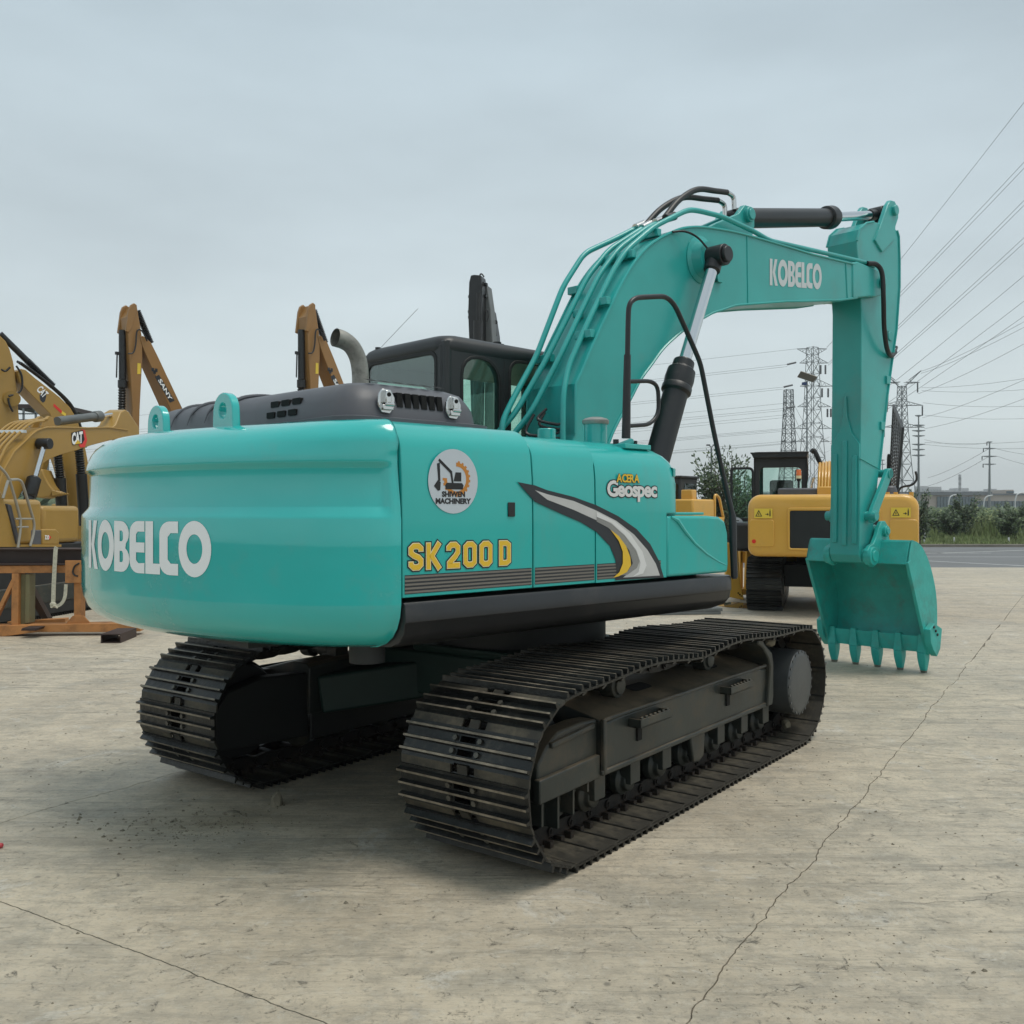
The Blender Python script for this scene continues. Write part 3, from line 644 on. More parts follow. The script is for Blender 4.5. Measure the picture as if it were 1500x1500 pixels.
GL = {'S': [[(.40, .70), (.40, .80), (.32, .90), (.18, .90), (.10, .80), (.10, .64), (.18, .55), (.33, .46), (.40, .36), (.40, .20), (.32, .10), (.18, .10), (.10, .20), (.10, .31)]],
      'K': [[(.10, .0), (.10, 1.0)], [(.44, 1.0), (.20, .50), (.45, .0)]],
      '2': [[(.10, .70), (.10, .80), (.18, .90), (.32, .90), (.40, .80), (.40, .62), (.32, .46), (.12, .20), (.12, .10), (.46, .10)]],
      '0': [[(.10, .5), (.10, .20), (.18, .10), (.32, .10), (.40, .20), (.40, .80), (.32, .90), (.18, .90), (.10, .80), (.10, .5)]],
      'D': [[(.10, .5), (.10, .10), (.30, .10), (.38, .18), (.38, .82), (.30, .90), (.10, .90), (.10, .5)]]}
for wd, m, off in ((.34, 'ink', .0026), (.245, 'cream', .0036), (.185, 'yellowd', .0046)):
    x = -2.050
    for ch, adv in (('S', .515), ('K', .62), ('2', .535), ('0', .525), ('0', .66), ('D', .5)):
        strokes(GL[ch], wd, (x, 1.492), .128, off, m, DOOR); x += adv * .128 * 1.62 if False else adv * .128 * 1.60
        off += .00003
dtext('Geospec', -.600, 1.862, .088, (('ink', .085, .0012), ('silver2', .036, .0024)), TANK, sx=1.12, name='series_lettering', gap=.006)
dtext('ACERA', -.520, 1.945, .046, (('ink', .075, .0034), ('yellowd', .032, .0046)), TANK, sx=1.0, name='series_lettering', gap=.004)
# round sticker of the yard: grey oval, black and orange digger emblem, two words
scx, scz, sr = -1.765, 1.922, .160
g = G(); g.add([(scx + sr * cos(2 * pi * i / 40), SY - .0015, scz + sr * sin(2 * pi * i / 40)) for i in range(40)], [tuple(range(40))]); ST = g.build('round_sticker', 'sticker', DOOR, smooth=False)
g = G(); 
for txt, z in (('SHIWEN', 1.846), ('MACHINERY', 1.812)): flat_text(g, txt, .025, (scx, SY - .0027, z), ux, uz, un, 0, .05, 1.12, 0, True)
g.build('sticker_words', 'ink', ST, smooth=False)
g = G()
def q2(pts, g=g): g.add([(scx + a, SY - .0027, scz + b) for a, b in pts], [tuple(range(len(pts)))])
q2([(-.098, .10), (-.090, .11), (-.01, .05), (.0, -.01), (-.012, -.01), (-.022, .04), (-.086, .088)]); q2([(-.106, .085), (-.088, .09), (-.084, 0), (-.098, 0)])
q2([(-.125, -.025), (-.100, .005), (-.082, -.005), (-.085, -.045), (-.100, -.048)]); q2([(-.05, -.04), (.06, -.04), (.065, -.02), (.055, -.008), (-.045, -.008), (-.055, -.022)]); q2([(.0, .0), (.05, .0), (.05, .045), (.012, .045)])
g.build('sticker_emblem', 'ink', ST, smooth=False)
g = G()
for i in range(34):
    a = radians(110 - i * 8.6 + 0); 
    if i in (0, 1): continue
    r0, r1 = .062, .082 + (.008 if i % 2 else 0); a1 = radians(110 - (i + 1) * 8.6)
    g.add([(scx + .02 + r * cos(t_), SY - .0022, scz + .012 + r * sin(t_)) for r, t_ in ((r0, a), (r1, a), (r1, a1), (r0, a1))], [(0, 1, 2, 3)])
g.build('sticker_gear', 'orangeink', ST, smooth=False)

# ---- hood over the engine
g = G(); rings = []
HX0, HX1, HY0, HY1, HT = -2.215, -1.33, -1.10, 1.30, 2.452
for z, i_ in ((2.16, -.05), (2.235, -.05), (2.245, .0), (2.33, .012), (2.375, .035), (2.41, .07), (2.432, .12), (2.445, .19), (HT, .30)):
    rings.append([(p[0], p[1], z + (.01 * (p[1] - .2) if z > 2.3 else 0)) for p in rrect(HX0 + i_, HX1 - i_, HY0 + i_, HY1 - i_, .14 if i_ < .05 else .10, 5)])
g.loft(rings); HOOD = g.build('engine_hood', 'hood', EX, ang=50)
for k in range(4):      # pressed ribs
    y = .18 + k * .235; g = G(); g.tube([(HX0 - .008, y, 2.30), (HX0 + .02, y, 2.38), (HX0 + .10, y - .01, 2.440), (HX0 + .22, y - .03, 2.462), (HX0 + .5, y - .04, 2.468)], [.003, .008, .012, .010, .005], 8, bend=.06); g.build('hood_rib', 'hood', HOOD)
for r_ in range(2):     # rear slots
    for k in range(3):
        y = -.375 - k * .112 + r_ * .02; z = 2.348 - r_ * .058
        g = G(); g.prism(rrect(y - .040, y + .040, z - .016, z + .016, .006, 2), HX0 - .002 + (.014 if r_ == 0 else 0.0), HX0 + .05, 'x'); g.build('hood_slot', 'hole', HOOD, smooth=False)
for k in range(6):      # right face slots
    x = -1.90 + k * .052; 
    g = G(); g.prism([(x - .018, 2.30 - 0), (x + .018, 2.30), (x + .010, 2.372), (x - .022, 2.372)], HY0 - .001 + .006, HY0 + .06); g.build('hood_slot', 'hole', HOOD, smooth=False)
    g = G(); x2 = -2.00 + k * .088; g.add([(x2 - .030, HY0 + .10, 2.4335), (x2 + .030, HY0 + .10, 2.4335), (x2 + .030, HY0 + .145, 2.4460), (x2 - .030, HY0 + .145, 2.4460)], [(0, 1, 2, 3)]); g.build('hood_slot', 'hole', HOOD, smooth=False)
for x, z in ((-1.995, 2.322), (-1.56, 2.322)):    # folding latches
    g = G(); g.prism([(x - .052, z - .02), (x - .03, z - .058), (x + .02, z - .062), (x + .048, z - .03), (x + .05, z + .02), (x + .025, z + .058), (x - .025, z + .06), (x - .05, z + .025)], HY0 - .010, HY0 + .004)
    g.box(x - .022, x + .012, HY0 - .035, HY0 - .008, z - .01, z + .05); g.box(x - .034, x + .030, HY0 - .028, HY0 - .008, z - .045, z - .02); g.cyl((x - .02, HY0 - .03, z - .018), (x + .03, HY0 - .03, z - .018), .010, n=10)
    l_ = g.build('hood_latch', 'latch', HOOD, bevel=.003)
    g = G(); g.cyl((x - .004, HY0 - .038, z + .03), (x - .004, HY0 - .030, z + .03), .011, n=12); g.box(x - .012, x + .010, HY0 - .031, HY0 - .012, z - .018, z + .004); g.build('lock_hole', 'hole', l_)
# exhaust
Q = spline([Vector(p) for p in ((-1.575, -.27, 2.34), (-1.575, -.27, 2.50), (-1.578, -.27, 2.60), (-1.595, -.268, 2.68), (-1.635, -.265, 2.742), (-1.69, -.262, 2.772), (-1.745, -.26, 2.782))], 24)
g = G(); g.tube(Q, [.050] * 8 + [.052, .054, .054], 24, cap=False); g.tube(Q[::-1], [.051, .049] + [.044] * 8, 24, cap=False)
EXH = g.build('exhaust_pipe', 'steelpipe', EX)
g = G(); g.cyl(Q[9], Q[10], .046, n=20); g.build('pipe_bore', 'hole', EXH)

# ---- cab
CX0, CX1, CY0, CY1, CZ0, CZ1 = -.42, 1.45, .37, 1.40, 1.36, 3.03
CAB = empty('cab', (0, 0, 0)); CAB.parent = EX
def cabpart(g, name, m, **k): return g.build(name, m, CAB, **k)
# rear wall with window
oy = rrect(CY0 + .02, CY1 - .02, CZ0, CZ1 - .02, .05); iy = rrect(.455, 1.315, 2.20, 2.935, .07)
g = G(); g.ringplate(oy, iy, CX0, CX0 + .06, 'x'); cabpart(g, 'rear_wall', 'cabpaint', bevel=.02)
g = G(); g.ringplate(rrect(.440, 1.33, 2.185, 2.952, .08), rrect(.468, 1.302, 2.213, 2.922, .06), CX0 - .006, CX0 + .008, 'x'); cabpart(g, 'window_seal', 'seal', bevel=.004)
g = G(); g.prism(rrect(.46, 1.31, 2.205, 2.93, .065), CX0 + .004, CX0 + .010, 'x'); cabpart(g, 'rear_window', 'glassr', smooth=False)
# right wall: two windows side by side
for (xa, xb, wa, wb, rad, zb, zt) in ((CX0 + .01, .185, -.235, .135, (.04, .17, .13, .04), 1.95, 2.915), (.185, CX1 - .02, .250, 1.33, (.05, .09, .09, .05), 1.95, 2.93)):
    g = G(); g.ringplate(rrect(xa, xb, CZ0, CZ1 - .01, .02), rrect(wa, wb, zb, zt, rad), CY0, CY0 + .06, 'y'); cabpart(g, 'side_wall', 'cabpaint', bevel=.01)
    g = G(); g.ringplate(rrect(wa - .018, wb + .018, zb - .018, zt + .018, tuple(r + .015 for r in rad)), rrect(wa + .006, wb - .006, zb + .006, zt - .006, rad), CY0 - .006, CY0 + .008, 'y'); cabpart(g, 'window_seal', 'seal', bevel=.004)
    g = G(); g.prism(rrect(wa, wb, zb, zt, rad), CY0 + .006, CY0 + .012, 'y'); cabpart(g, 'side_window', 'glass', smooth=False)
# left wall (door side) and front
for (xa, xb, wa, wb) in ((CX0 + .01, .30, -.36, .26), (.30, CX1 - .02, .34, 1.36)):
    g = G(); g.ringplate(rrect(xa, xb, CZ0, CZ1 - .01, .02), rrect(wa, wb, 1.85, 2.82 if wb < 1 else 2.93, .06), CY1 - .06, CY1, 'y'); cabpart(g, 'side_wall', 'cabpaint', bevel=.01)
    g = G(); g.prism(rrect(wa, wb, 1.85, 2.82 if wb < 1 else 2.93, .06), CY1 - .012, CY1 - .006, 'y'); cabpart(g, 'side_window', 'glass', smooth=False)
g = G(); g.ringplate(rrect(CY0 + .02, CY1 - .02, CZ0, CZ1 - .02, .05), rrect(CY0 + .09, CY1 - .09, 1.62, 2.93, .06), CX1 - .06, CX1, 'x'); cabpart(g, 'front_frame', 'cabpaint', bevel=.02)
g = G(); g.prism(rrect(CY0 + .09, CY1 - .09, 1.62, 2.93, .06), CX1 - .03, CX1 - .024, 'x'); cabpart(g, 'windscreen', 'glass', smooth=False)
g = G(); g.loft([[(p[0], p[1], z + .03 * max(0, 1 - abs(p[0] - .25) / .9)) for p in rrect(CX0 + i_ - .01, CX1 - i_ * 1.2 + .0, CY0 + i_ - .01, CY1 - i_ + .01, .10, 6)] for z, i_ in ((2.93, .012), (2.96, .0), (3.0, .004), (3.03, .022), (3.052, .055), (3.065, .11), (3.070, .2))])
ROOF = cabpart(g, 'cab_roof', 'cabpaint', ang=50)
g = G(); g.cyl((CX0 + .055, CY0 + .05, CZ0), (CX0 + .055, CY0 + .05, 2.98), .055, n=16); g.cyl((CX0 + .055, CY1 - .05, CZ0), (CX0 + .055, CY1 - .05, 2.98), .055, n=16); cabpart(g, 'corner_post', 'cabpaint')
g = G(); g.box(CX0 + .06, CX1 - .06, CY0 + .06, CY1 - .06, CZ0, 1.55); cabpart(g, 'cab_floor', 'interior')
g = G(); g.box(.05, .55, .62, 1.14, 1.9, 2.02); g.box(-.05, .07, .64, 1.12, 2.0, 2.62); g.box(-.04, .05, .74, 1.02, 2.62, 2.80); cabpart(g, 'seat', 'seat', bevel=.05, seg=3)
g = G(); g.tube([(.1, .5, 1.6), (.1, .5, 2.15), (.5, .5, 2.2)], .05, 8, bend=.1); g.tube([(.95, .9, 1.55), (.9, .9, 2.0), (.88, .95, 2.2)], .02, 8); cabpart(g, 'console', 'interior')
for yy in (.60, 1.17):   # lamp or mirror boards on the roof front
    pass
g = G(); g.cyl((.34, .62, 3.08), (.34, .62, 3.12), .035, n=12); g.box(.30, .38, .58, .66, 3.085, 3.105); g.build('roof_fitting', 'black', ROOF)
g = G(); g.cyl((-.36, 1.26, 3.03), (-.36, 1.26, 3.075), .022, n=10); g.tube([(-.36, 1.26, 3.05), (-.20, .95, 3.36)], .0016, 5); g.build('antenna', 'black', ROOF)

# ---- boom
YB0, YB1 = -.27, .22
bo = [(.291, 2.331), (.292, 2.60), (.300, 2.70), (.365, 2.80), (.50, 3.03), (.639, 3.245), (.77, 3.45), (.895, 3.618), (1.01, 3.745), (1.13, 3.852), (1.24, 3.925), (1.349, 3.985), (1.549, 4.078), (1.70, 4.125), (1.883, 4.163), (2.18, 4.20), (2.503, 4.226), (3.1, 4.250), (3.697, 4.270), (4.40, 4.315), (4.56, 4.325)]
bi = [(4.60, 3.985), (4.243, 3.906), (3.193, 3.733), (2.546, 3.611), (2.35, 3.57), (2.164, 3.507), (2.02, 3.46), (1.883, 3.397), (1.76, 3.345), (1.652, 3.286), (1.48, 3.18), (1.323, 3.067), (1.18, 2.93), (1.045, 2.80), (.93, 2.65), (.814, 2.506), (.70, 2.35), (.60, 2.15), (.52, 1.95), (.42, 1.78), (.25, 1.70), (.12, 1.78), (.10, 1.92), (.20, 2.12)]
bi = bi[:3] + [(p.x, p.y) for p in spline(bi[3:19], 44)] + bi[19:]
bo = bo[:2] + [(p.x, p.y) for p in spline(bo[2:19], 50)] + bo[19:]
g = G(); g.prism(bo + bi, YB0, YB1); BOOM = g.build('boom', 'tealarm', EX, bevel=.006, ang=22)
# flange lips along the top and bottom plates
g = G()
for yy in (YB0 - .004, YB1 + .004):
    g.tube([(x, yy, z) for x, z in bo], .011, 6); g.tube([(x, yy, z) for x, z in bi[:46]], .011, 6)
g.tube([(2.545, YB0 - .001, 4.224), (2.56, YB0 - .001, 3.615)], .007, 6); g.tube([(4.36, YB0 - .001, 4.31), (4.40, YB0 - .001, 3.945)], .009, 6)
g.build('weld_bead', 'tealarm', BOOM)
# boom tip fork
tip = [(4.50, 4.335), (4.60, 4.36), (4.98, 4.355), (5.20, 4.345), (5.27, 4.28), (5.26, 4.18), (5.16, 4.10), (5.02, 4.055), (4.90, 4.045), (4.50, 3.965)]
g = G(); g.prism(tip, YB0 - .012, YB0 + .07); g.prism(tip, YB1 - .07, YB1 + .012); g.box(4.5, 4.72, YB0 + .05, YB1 - .05, 4.0, 4.33); g.build('boom_fork', 'tealarm', BOOM, bevel=.012)
g = G(); g.cyl((5.144, YB0 - .05, 4.235), (5.144, YB1 + .05, 4.235), .062, n=20); g.cyl((5.144, YB0 - .06, 4.235), (5.144, YB0 - .045, 4.235), .04, n=16); g.build('boom_pin', 'tealarm', BOOM, bevel=.006)
# cylinder boss on boom side and lettering
bpx, bpz = 1.843, 3.879
g = G(); g.lathe((bpx, YB0 + .02, bpz), (0, -1, 0), ((.20, 0), (.20, .03), (.165, .045), (.14, .10), (.135, .12)), 28); g.lathe((bpx, YB1 - .02, bpz), (0, 1, 0), ((.20, 0), (.20, .03), (.165, .045), (.14, .10)), 28); g.build('cylinder_boss', 'tealarm', BOOM)
LA, LB = HF.onplane(1127, 418, YB0), HF.onplane(1203, 424, YB0); LU = HF.onplane(1127, 379, YB0)
lx = Vector((LB[0] - LA[0], 0, LB[1] - LA[1])); lz = Vector((LU[0] - LA[0], 0, LU[1] - LA[1]))
g = logo_geo(lambda u, v: (LA[0] + lx.x * u + lz.x * v, YB0 - .003, LA[1] + lx.z * u + lz.z * v), .5); g.build('lettering', 'whiteb', BOOM, smooth=False)
g = G(); g.box(2.05, 2.13, YB0 - .03, YB0, 3.73, 3.75); g.box(2.05, 2.06, YB0 - .03, YB0, 3.73, 3.79); g.build('bracket', 'tealarm', BOOM)
# arm cylinder bracket on top of the boom
bk = [(2.02, 4.18), (2.25, 4.30), (2.60, 4.46), (2.70, 4.56), (2.80, 4.565), (2.86, 4.49), (2.86, 4.40), (2.80, 4.22)]
g = G(); g.prism(bk, -.15, -.095); g.prism(bk, .06, .115); g.cyl((2.745, -.19, 4.475), (2.745, .16, 4.475), .068, n=20); g.cyl((2.745, -.205, 4.475), (2.745, -.185, 4.475), .05, n=20); g.build('cylinder_bracket', 'tealarm', BOOM, bevel=.006)
# arm cylinder
ac0, ac1, acm = Vector((2.745, -.018, 4.475)), Vector((5.560, -.035, 5.105)), Vector((4.42, -.027, 4.835))
acd = (ac1 - ac0).normalized()
ACY = G().cyl(ac0 + acd * .02, acm, .093, n=28).lathe(acm, acd, ((.093, -.02), (.118, -.01), (.122, .09), (.118, .115), (.105, .12), (.105, .15), (.085, .16)), 28).cyl(ac0 - Vector((0, .07, 0)), ac0 + Vector((0, .07, 0)), .085, n=20).build('arm_cylinder', 'black', EX, bevel=.004)
G().cyl(acm + acd * .05, ac1 - acd * .1, .050, n=20).build('cylinder_rod', 'chrome', ACY)
G().cyl(ac1 - Vector((0, .08, 0)), ac1 + Vector((0, .08, 0)), .088, n=20).cyl(ac1 - acd * .2, ac1, .06, n=16).build('rod_eye', 'black', ACY, bevel=.005)
# boom cylinders left and right
for yc in (-.42, .37):
    s_ = 1 if yc > 0 else -1
    a0, a1 = Vector((bpx, yc, bpz)), Vector((.86, yc, 1.62)); m_ = Vector((1.385, yc, 2.905)); d_ = (a1 - a0).normalized()
    cy = G().lathe(m_, d_, ((.075, -.07), (.085, -.06), (.088, .0), (.112, .02), (.118, .10), (.113, .16), (.120, .17), (.120, .21), (.100, .23), (.098, 1.30)), 28).build('boom_cylinder', 'black', EX, bevel=.003)
    G().cyl(a0 + d_ * .07, m_, .050, n=24).build('cylinder_rod', 'chrome', cy)
    G().cyl(a0 + Vector((0, s_ * -.085, 0)), a0 + Vector((0, s_ * .10, 0)), .088, n=24).cyl(a0, a0 + d_ * .14, .070, n=18).cyl(a0 + Vector((0, s_ * .10, 0)), a0 + Vector((0, s_ * .13, 0)), .066, n=24).build('rod_eye', 'black', cy, bevel=.006)
# greasing hose to boss
g = G(); g.tube([HF.P(985, 340, -.29), HF.P(1003, 338, -.33), HF.P(1022, 347, -.36), HF.P(1036, 364, -.40)], .009, 6, bend=.1); g.build('grease_hose', 'hose', BOOM)
# ---- hydraulic pipes up the back of the boom
def bnd(x):     # outward offset point on the outer edge for arc parameter
    pass
arcs = [0]
for a, b in zip(bo, bo[1:]): arcs.append(arcs[-1] + (Vector(b) - Vector(a)).length)
def onback(s, y, h):
    i = 0
    while i < len(bo) - 2 and arcs[i + 1] < s: i += 1
    a, b = Vector(bo[i]), Vector(bo[i + 1]); f = (s - arcs[i]) / (arcs[i + 1] - arcs[i]); p = a.lerp(b, f); d = (b - a).normalized(); n = Vector((-d.y, d.x))
    return (p.x + n.x * h, y, p.y + n.y * h)
PR = .0225
pipes = [   # foot points, then (s, y, h) along the back
    ([(.16, .02, 2.08), (.10, .12, 2.16), (-.02, .16, 2.22), (-.03, .17, 2.42), (.10, .175, 2.62)], [(.62, .175, .10), (1.25, .175, .16), (1.62, .175, .16), (1.95, .14, .09), (2.30, .10, .11), (2.55, .08, .14)]),
    ([(-.10, .30, 2.10), (-.06, .27, 2.28), (.10, .16, 2.50)], [(.55, .075, .08), (.95, .06, .075), (1.40, .06, .08), (1.75, .05, .075), (2.20, .02, .09)]),
    ([(.0, .20, 2.12), (.04, .16, 2.30), (.14, .03, 2.50)], [(.62, -.06, .07), (.95, -.06, .07), (1.40, -.06, .075), (1.72, -.07, .075), (2.15, -.07, .09), (2.35, -.08, .10)]),
    ([(.20, -.235, 2.10), (.20, -.235, 2.45), (.215, -.225, 2.62)], [(.50, -.18, .06), (.95, -.18, .06), (1.45, -.18, .065), (1.66, -.19, .075), (2.05, -.20, .09), (2.32, -.215, .11), (2.50, -.22, .15), (2.62, -.22, .15)]),
]
for k, (ft, bk_) in enumerate(pipes):
    P = ft + [onback(*b_) for b_ in bk_]; g = G()
    if k == 3: P += [(2.20, -.235, 4.33), (2.70, -.24, 4.30), (2.95, -.245, 4.265), (4.25, -.245, 4.36), (4.80, -.245, 4.40), (5.02, -.25, 4.385)]
    g.tube(P, PR, 10, bend=.09); g.build('hydraulic_pipe', 'tealarm', BOOM)
    for s_ in (.62, 1.1, 1.45): pass
for s_, y0, y1 in ((.60, .06, .26), (1.02, -.03, .04), (1.10, -.27, -.12), (.78, -.26, -.10), (1.62, -.25, .1), (2.02, -.24, -.02), (1.30, .14, .24)):
    a, b = onback(s_, y0, .0), onback(s_, y1, .0); c, d = onback(s_ + .05, y0, .075), onback(s_ + .05, y1, .075)
    g = G(); g.bar((Vector(a) + Vector(c)) / 2, (Vector(b) + Vector(d)) / 2, .05, .06); g.build('pipe_clamp', 'tealarm', BOOM, bevel=.004)
for s_, y, h in ((2.20, .10, .105), (2.18, .02, .09), (2.25, -.07, .10), (2.30, -.14, .11)):
    g = G(); a, b = onback(s_, y, h), onback(s_ + .12, y, h + .01); g.cyl(a, b, .036, n=12); g.build('pipe_union', 'black' if h == .11 else 'latch', BOOM, bevel=.003)
for A, zt_, B in ((onback(2.24, .03, .10), 4.60, (2.52, .02, 4.60)), (onback(2.34, -.10, .12), 4.655, (2.56, -.05, 4.665))):
    A = Vector(A); B = Vector(B)
    top = [A, A + Vector((.06, 0, .09)), Vector((A.x + .17, A.y, zt_ - .07)), Vector((A.x + .30, (A.y + B.y) / 2, zt_ + .005)), Vector(((A.x + B.x) / 2 + .18, B.y, zt_ + .012)), B] if False else [A, A.lerp(B, .22) + Vector((0, 0, .10)), A.lerp(B, .5) + Vector((0, 0, .13)), A.lerp(B, .8) + Vector((0, 0, .055)), B]
    g = G(); g.tube(spline(top, 24), .026, 10); h_ = g.build('hydraulic_hose', 'hose', BOOM)
    g = G(); g.tube([B, B + Vector((.07, 0, -.005)), B + Vector((.11, 0, -.02)), B + Vector((.12, 0, -.13))], .022, 10, bend=.04); g.build('hose_fitting', 'latch', h_)
# hoses at the boom foot
for pts in (((.17, -.10, 2.52), (.10, -.08, 2.44), (.16, -.20, 2.40), (.2, -.23, 2.405)), ((.11, -.03, 2.48), (.04, -.02, 2.34), (.12, -.15, 2.32), (.2, -.23, 2.35)), ((.02, .0, 2.10), (.06, -.05, 2.22), (.14, -.16, 2.29), (.2, -.23, 2.30)), ((.0, -.04, 2.10), (.04, -.08, 2.19), (.13, -.17, 2.255), (.2, -.23, 2.265)), ((.20, -.05, 2.5), (.13, -.07, 2.40), (.17, -.20, 2.365), (.2, -.23, 2.37))):
    g = G(); g.tube(spline([Vector(p) for p in pts], 14), .011, 8); g.build('hydraulic_hose', 'hose', BOOM)
for k in range(5):
    z = (2.405, 2.37, 2.35, 2.30, 2.265)[k]; g = G(); g.cyl((.185, -.222, z), (.215, -.24, z), .014, n=8); g.build('hose_fitting', 'latch', BOOM)
# ---- arm (stick)
YA0, YA1 = -.20, .135
arm = [(4.74, 4.62), (4.80, 4.75), (4.95, 4.85), (5.12, 4.90), (5.30, 4.92), (5.46, 4.93), (5.56, 4.94), (5.63, 4.94), (5.69, 4.92), (5.735, 4.86), (5.755, 4.60), (5.755, 4.30), (5.68, 3.80), (5.565, 3.42), (5.45, 3.03), (5.26, 2.22), (5.10, 1.45), (5.02, 1.33), (4.94, 1.24), (4.86, 1.22), (4.80, 1.30), (4.82, 2.0), (4.845, 3.0), (4.855, 3.9), (4.80, 4.3)]
g = G(); g.prism(arm, YA0, YA1); ARM = g.build('arm', 'tealarm', EX, bevel=.008, ang=25)
g = G()
for yy in (YA0 - .004, YA1 + .004): g.tube([(x, yy, z) for x, z in arm[8:16]], .012, 6); g.tube([(x, yy, z) for x, z in arm[:4]], .012, 6)
g.tube([(4.80, YA0 - .003, 2.33), (5.23, YA0 - .003, 2.235)], .007, 6); g.build('weld_bead', 'tealarm', ARM)
# top ears that take the rod
ear = [(5.12, 4.70), (5.24, 4.86), (5.36, 5.04), (5.43, 5.15), (5.50, 5.215), (5.60, 5.225), (5.68, 5.16), (5.69, 5.06), (5.62, 4.95), (5.60, 4.80), (5.3, 4.6)]
g = G(); g.prism(ear, YA0 - .02, YA0 + .035); g.prism(ear, YA1 - .035, YA1 + .02); g.cyl((5.575, YA0 - .055, 5.115), (5.575, YA1 + .055, 5.115), .058, n=18); g.build('rod_ear', 'tealarm', ARM, bevel=.008)
# reinforcement ribs down the inner face
for y, zt, zb in ((-.145, 2.36, 1.42), (-.035, 2.52, 1.40), (.075, 2.38, 1.43)):
    g = G(); g.bar((4.800, y, zb), (4.812, y, zt), .032, .05, up=(0, 1, 0)); g.build('arm_rib', 'tealarm', ARM, bevel=.006)
g = G(); g.prism([(4.79, 2.20), (4.795, 2.25), (4.835, 2.25), (4.835, 1.3), (4.78, 1.3)], YA0 + .002, YA1 - .002); pw = [(-.196, 2.48), (-.10, 2.62), (-.055, 2.78), (-.04, 3.0), (-.02, 3.0), (-.005, 2.78), (.04, 2.62), (.13, 2.48), (.13, 1.36), (-.196, 1.36)]
g2 = G(); g2.prism(pw, 4.815, 4.838, 'x'); g2.build('wear_plate', 'tealarm', ARM, bevel=.004)
g = G()
for x, z in ((5.70, 3.02), (5.43, 2.06), ): pass
for px, py in ((1296, 557), (1288, 624)):
    p = HF.onplane(px, py, YA0 + .02); g.box(p[0] - .03, p[0] + .05, YA0 - .02, YA0 + .05, p[1] - .045, p[1] + .045)
g.build('bracket', 'tealarm', ARM, bevel=.004)
g = G(); p = HF.onplane(1305, 493, YA0); g.cyl((p[0] - .02, YA0 - .01, p[1]), (p[0] + .0, YA0 + .3, p[1]), .055, n=16); g.box(p[0] - .12, p[0], YA0, YA1, p[1] - .06, p[1] + .06); g.build('bucket_cylinder_boss', 'tealarm', ARM, bevel=.006)
hp = [HF.P(*q_) for q_ in ((1270, 386, -.27), (1284, 388, -.31), (1292, 402, -.34), (1294, 440, -.34), (1295, 480, -.30), (1299, 510, -.26), (1305, 521, -.22), (1311, 516, -.18))]
g = G(); g.tube(spline(hp, 40), .026, 10); g.build('hydraulic_hose', 'hose', ARM)
g = G(); g.tube([HF.P(1311, 518, -.18), HF.P(1314, 508, -.14), HF.P(1302, 509, -.12)], .012, 8, bend=.02); g.build('hose_fitting', 'black', ARM)
# bucket cylinder on the front of the arm (mostly hidden) and linkage
G().cyl((5.80, -.03, 3.95), (5.66, -.03, 2.9), .075, n=18).cyl((5.66, -.03, 2.9), (5.52, -.03, 2.30), .045, n=14).build('bucket_cylinder', 'black', EX)
lk = [(5.245, 2.11), (5.33, 2.28)]
for yy in (YA0 - .055, YA1 + .055):
    g = G(); A, B = Vector((4.99, yy, 1.715)), Vector((5.36, yy, 2.18)); g.bar(A, B, .05, .13, up=(0, 1, 0)) if False else None
    d = (B - A).normalized(); n = Vector((-d.z, 0, d.x))
    poly = [A + n * .075 - d * .03, A + n * .075 + d * .10, B + n * .058 - d * .05, B + n * .058 + d * .02, B + d * .065, B - n * .058 + d * .02, B - n * .058 - d * .08, A - n * .055 + d * .15, A - n * .075 + d * .03, A - n * .06 - d * .05, A - d * .085]
    g.prism([(p.x, p.z) for p in poly], yy - .022, yy + .022); g.cyl(A + Vector((0, -.035, 0)), A + Vector((0, .035, 0)), .062, n=18); g.cyl(B + Vector((0, -.035, 0)), B + Vector((0, .035, 0)), .055, n=18); g.build('link_arm', 'tealarm', EX, bevel=.005)
g = G(); g.cyl((4.96, YA0 - .12, 1.715), (4.96, YA1 + .12, 1.715), .05, n=18); g.cyl((5.36, YA0 - .09, 2.18), (5.36, YA1 + .09, 2.18), .045, n=18); g.build('link_pin', 'tealarm', EX)
g = G(); B2, C2 = Vector((5.36, -.03, 2.18)), Vector((5.235, -.03, 1.55)); g.bar(B2, C2, .14, .12, up=(0, 1, 0)); g.cyl(C2 + Vector((0, -.14, 0)), C2 + Vector((0, .14, 0)), .07, n=18); g.build('bucket_link', 'tealarm', EX, bevel=.01)
# ---- bucket
BW = .585; BC = -.0
YK0, YK1 = -.60, .575
lip = [HF.onplane(1328, 824, YK0), HF.onplane(1357, 957, YK0)]
T, Bm = Vector((5.085, 1.228)), Vector((5.595, .225))
side = [T + Vector((-.005, .0)), Vector((5.165, 1.435)), Vector((5.24, 1.452)), Vector((5.40, 1.40)), Vector((5.56, 1.27)), Vector((5.69, 1.09)), Vector((5.785, .88)), Vector((5.82, .66)), Vector((5.80, .42)), Vector((5.70, .26)), Bm]
back = side[1:]
g = G(); t_ = .022
def rows(pts, y0, y1, th):
    P = [Vector(p) for p in pts]; N_ = []
    for i in range(len(P)):
        a, b = P[max(i - 1, 0)], P[min(i + 1, len(P) - 1)]; d = (b - a).normalized(); N_.append(Vector((-d.y, d.x)))
    return [P[i] for i in range(len(P))] + [P[i] - N_[i] * -th for i in range(len(P) - 1, -1, -1)]
shell = [Vector(p) for p in ([T] + side[1:])]
sp = spline(shell, 30)
N_ = []
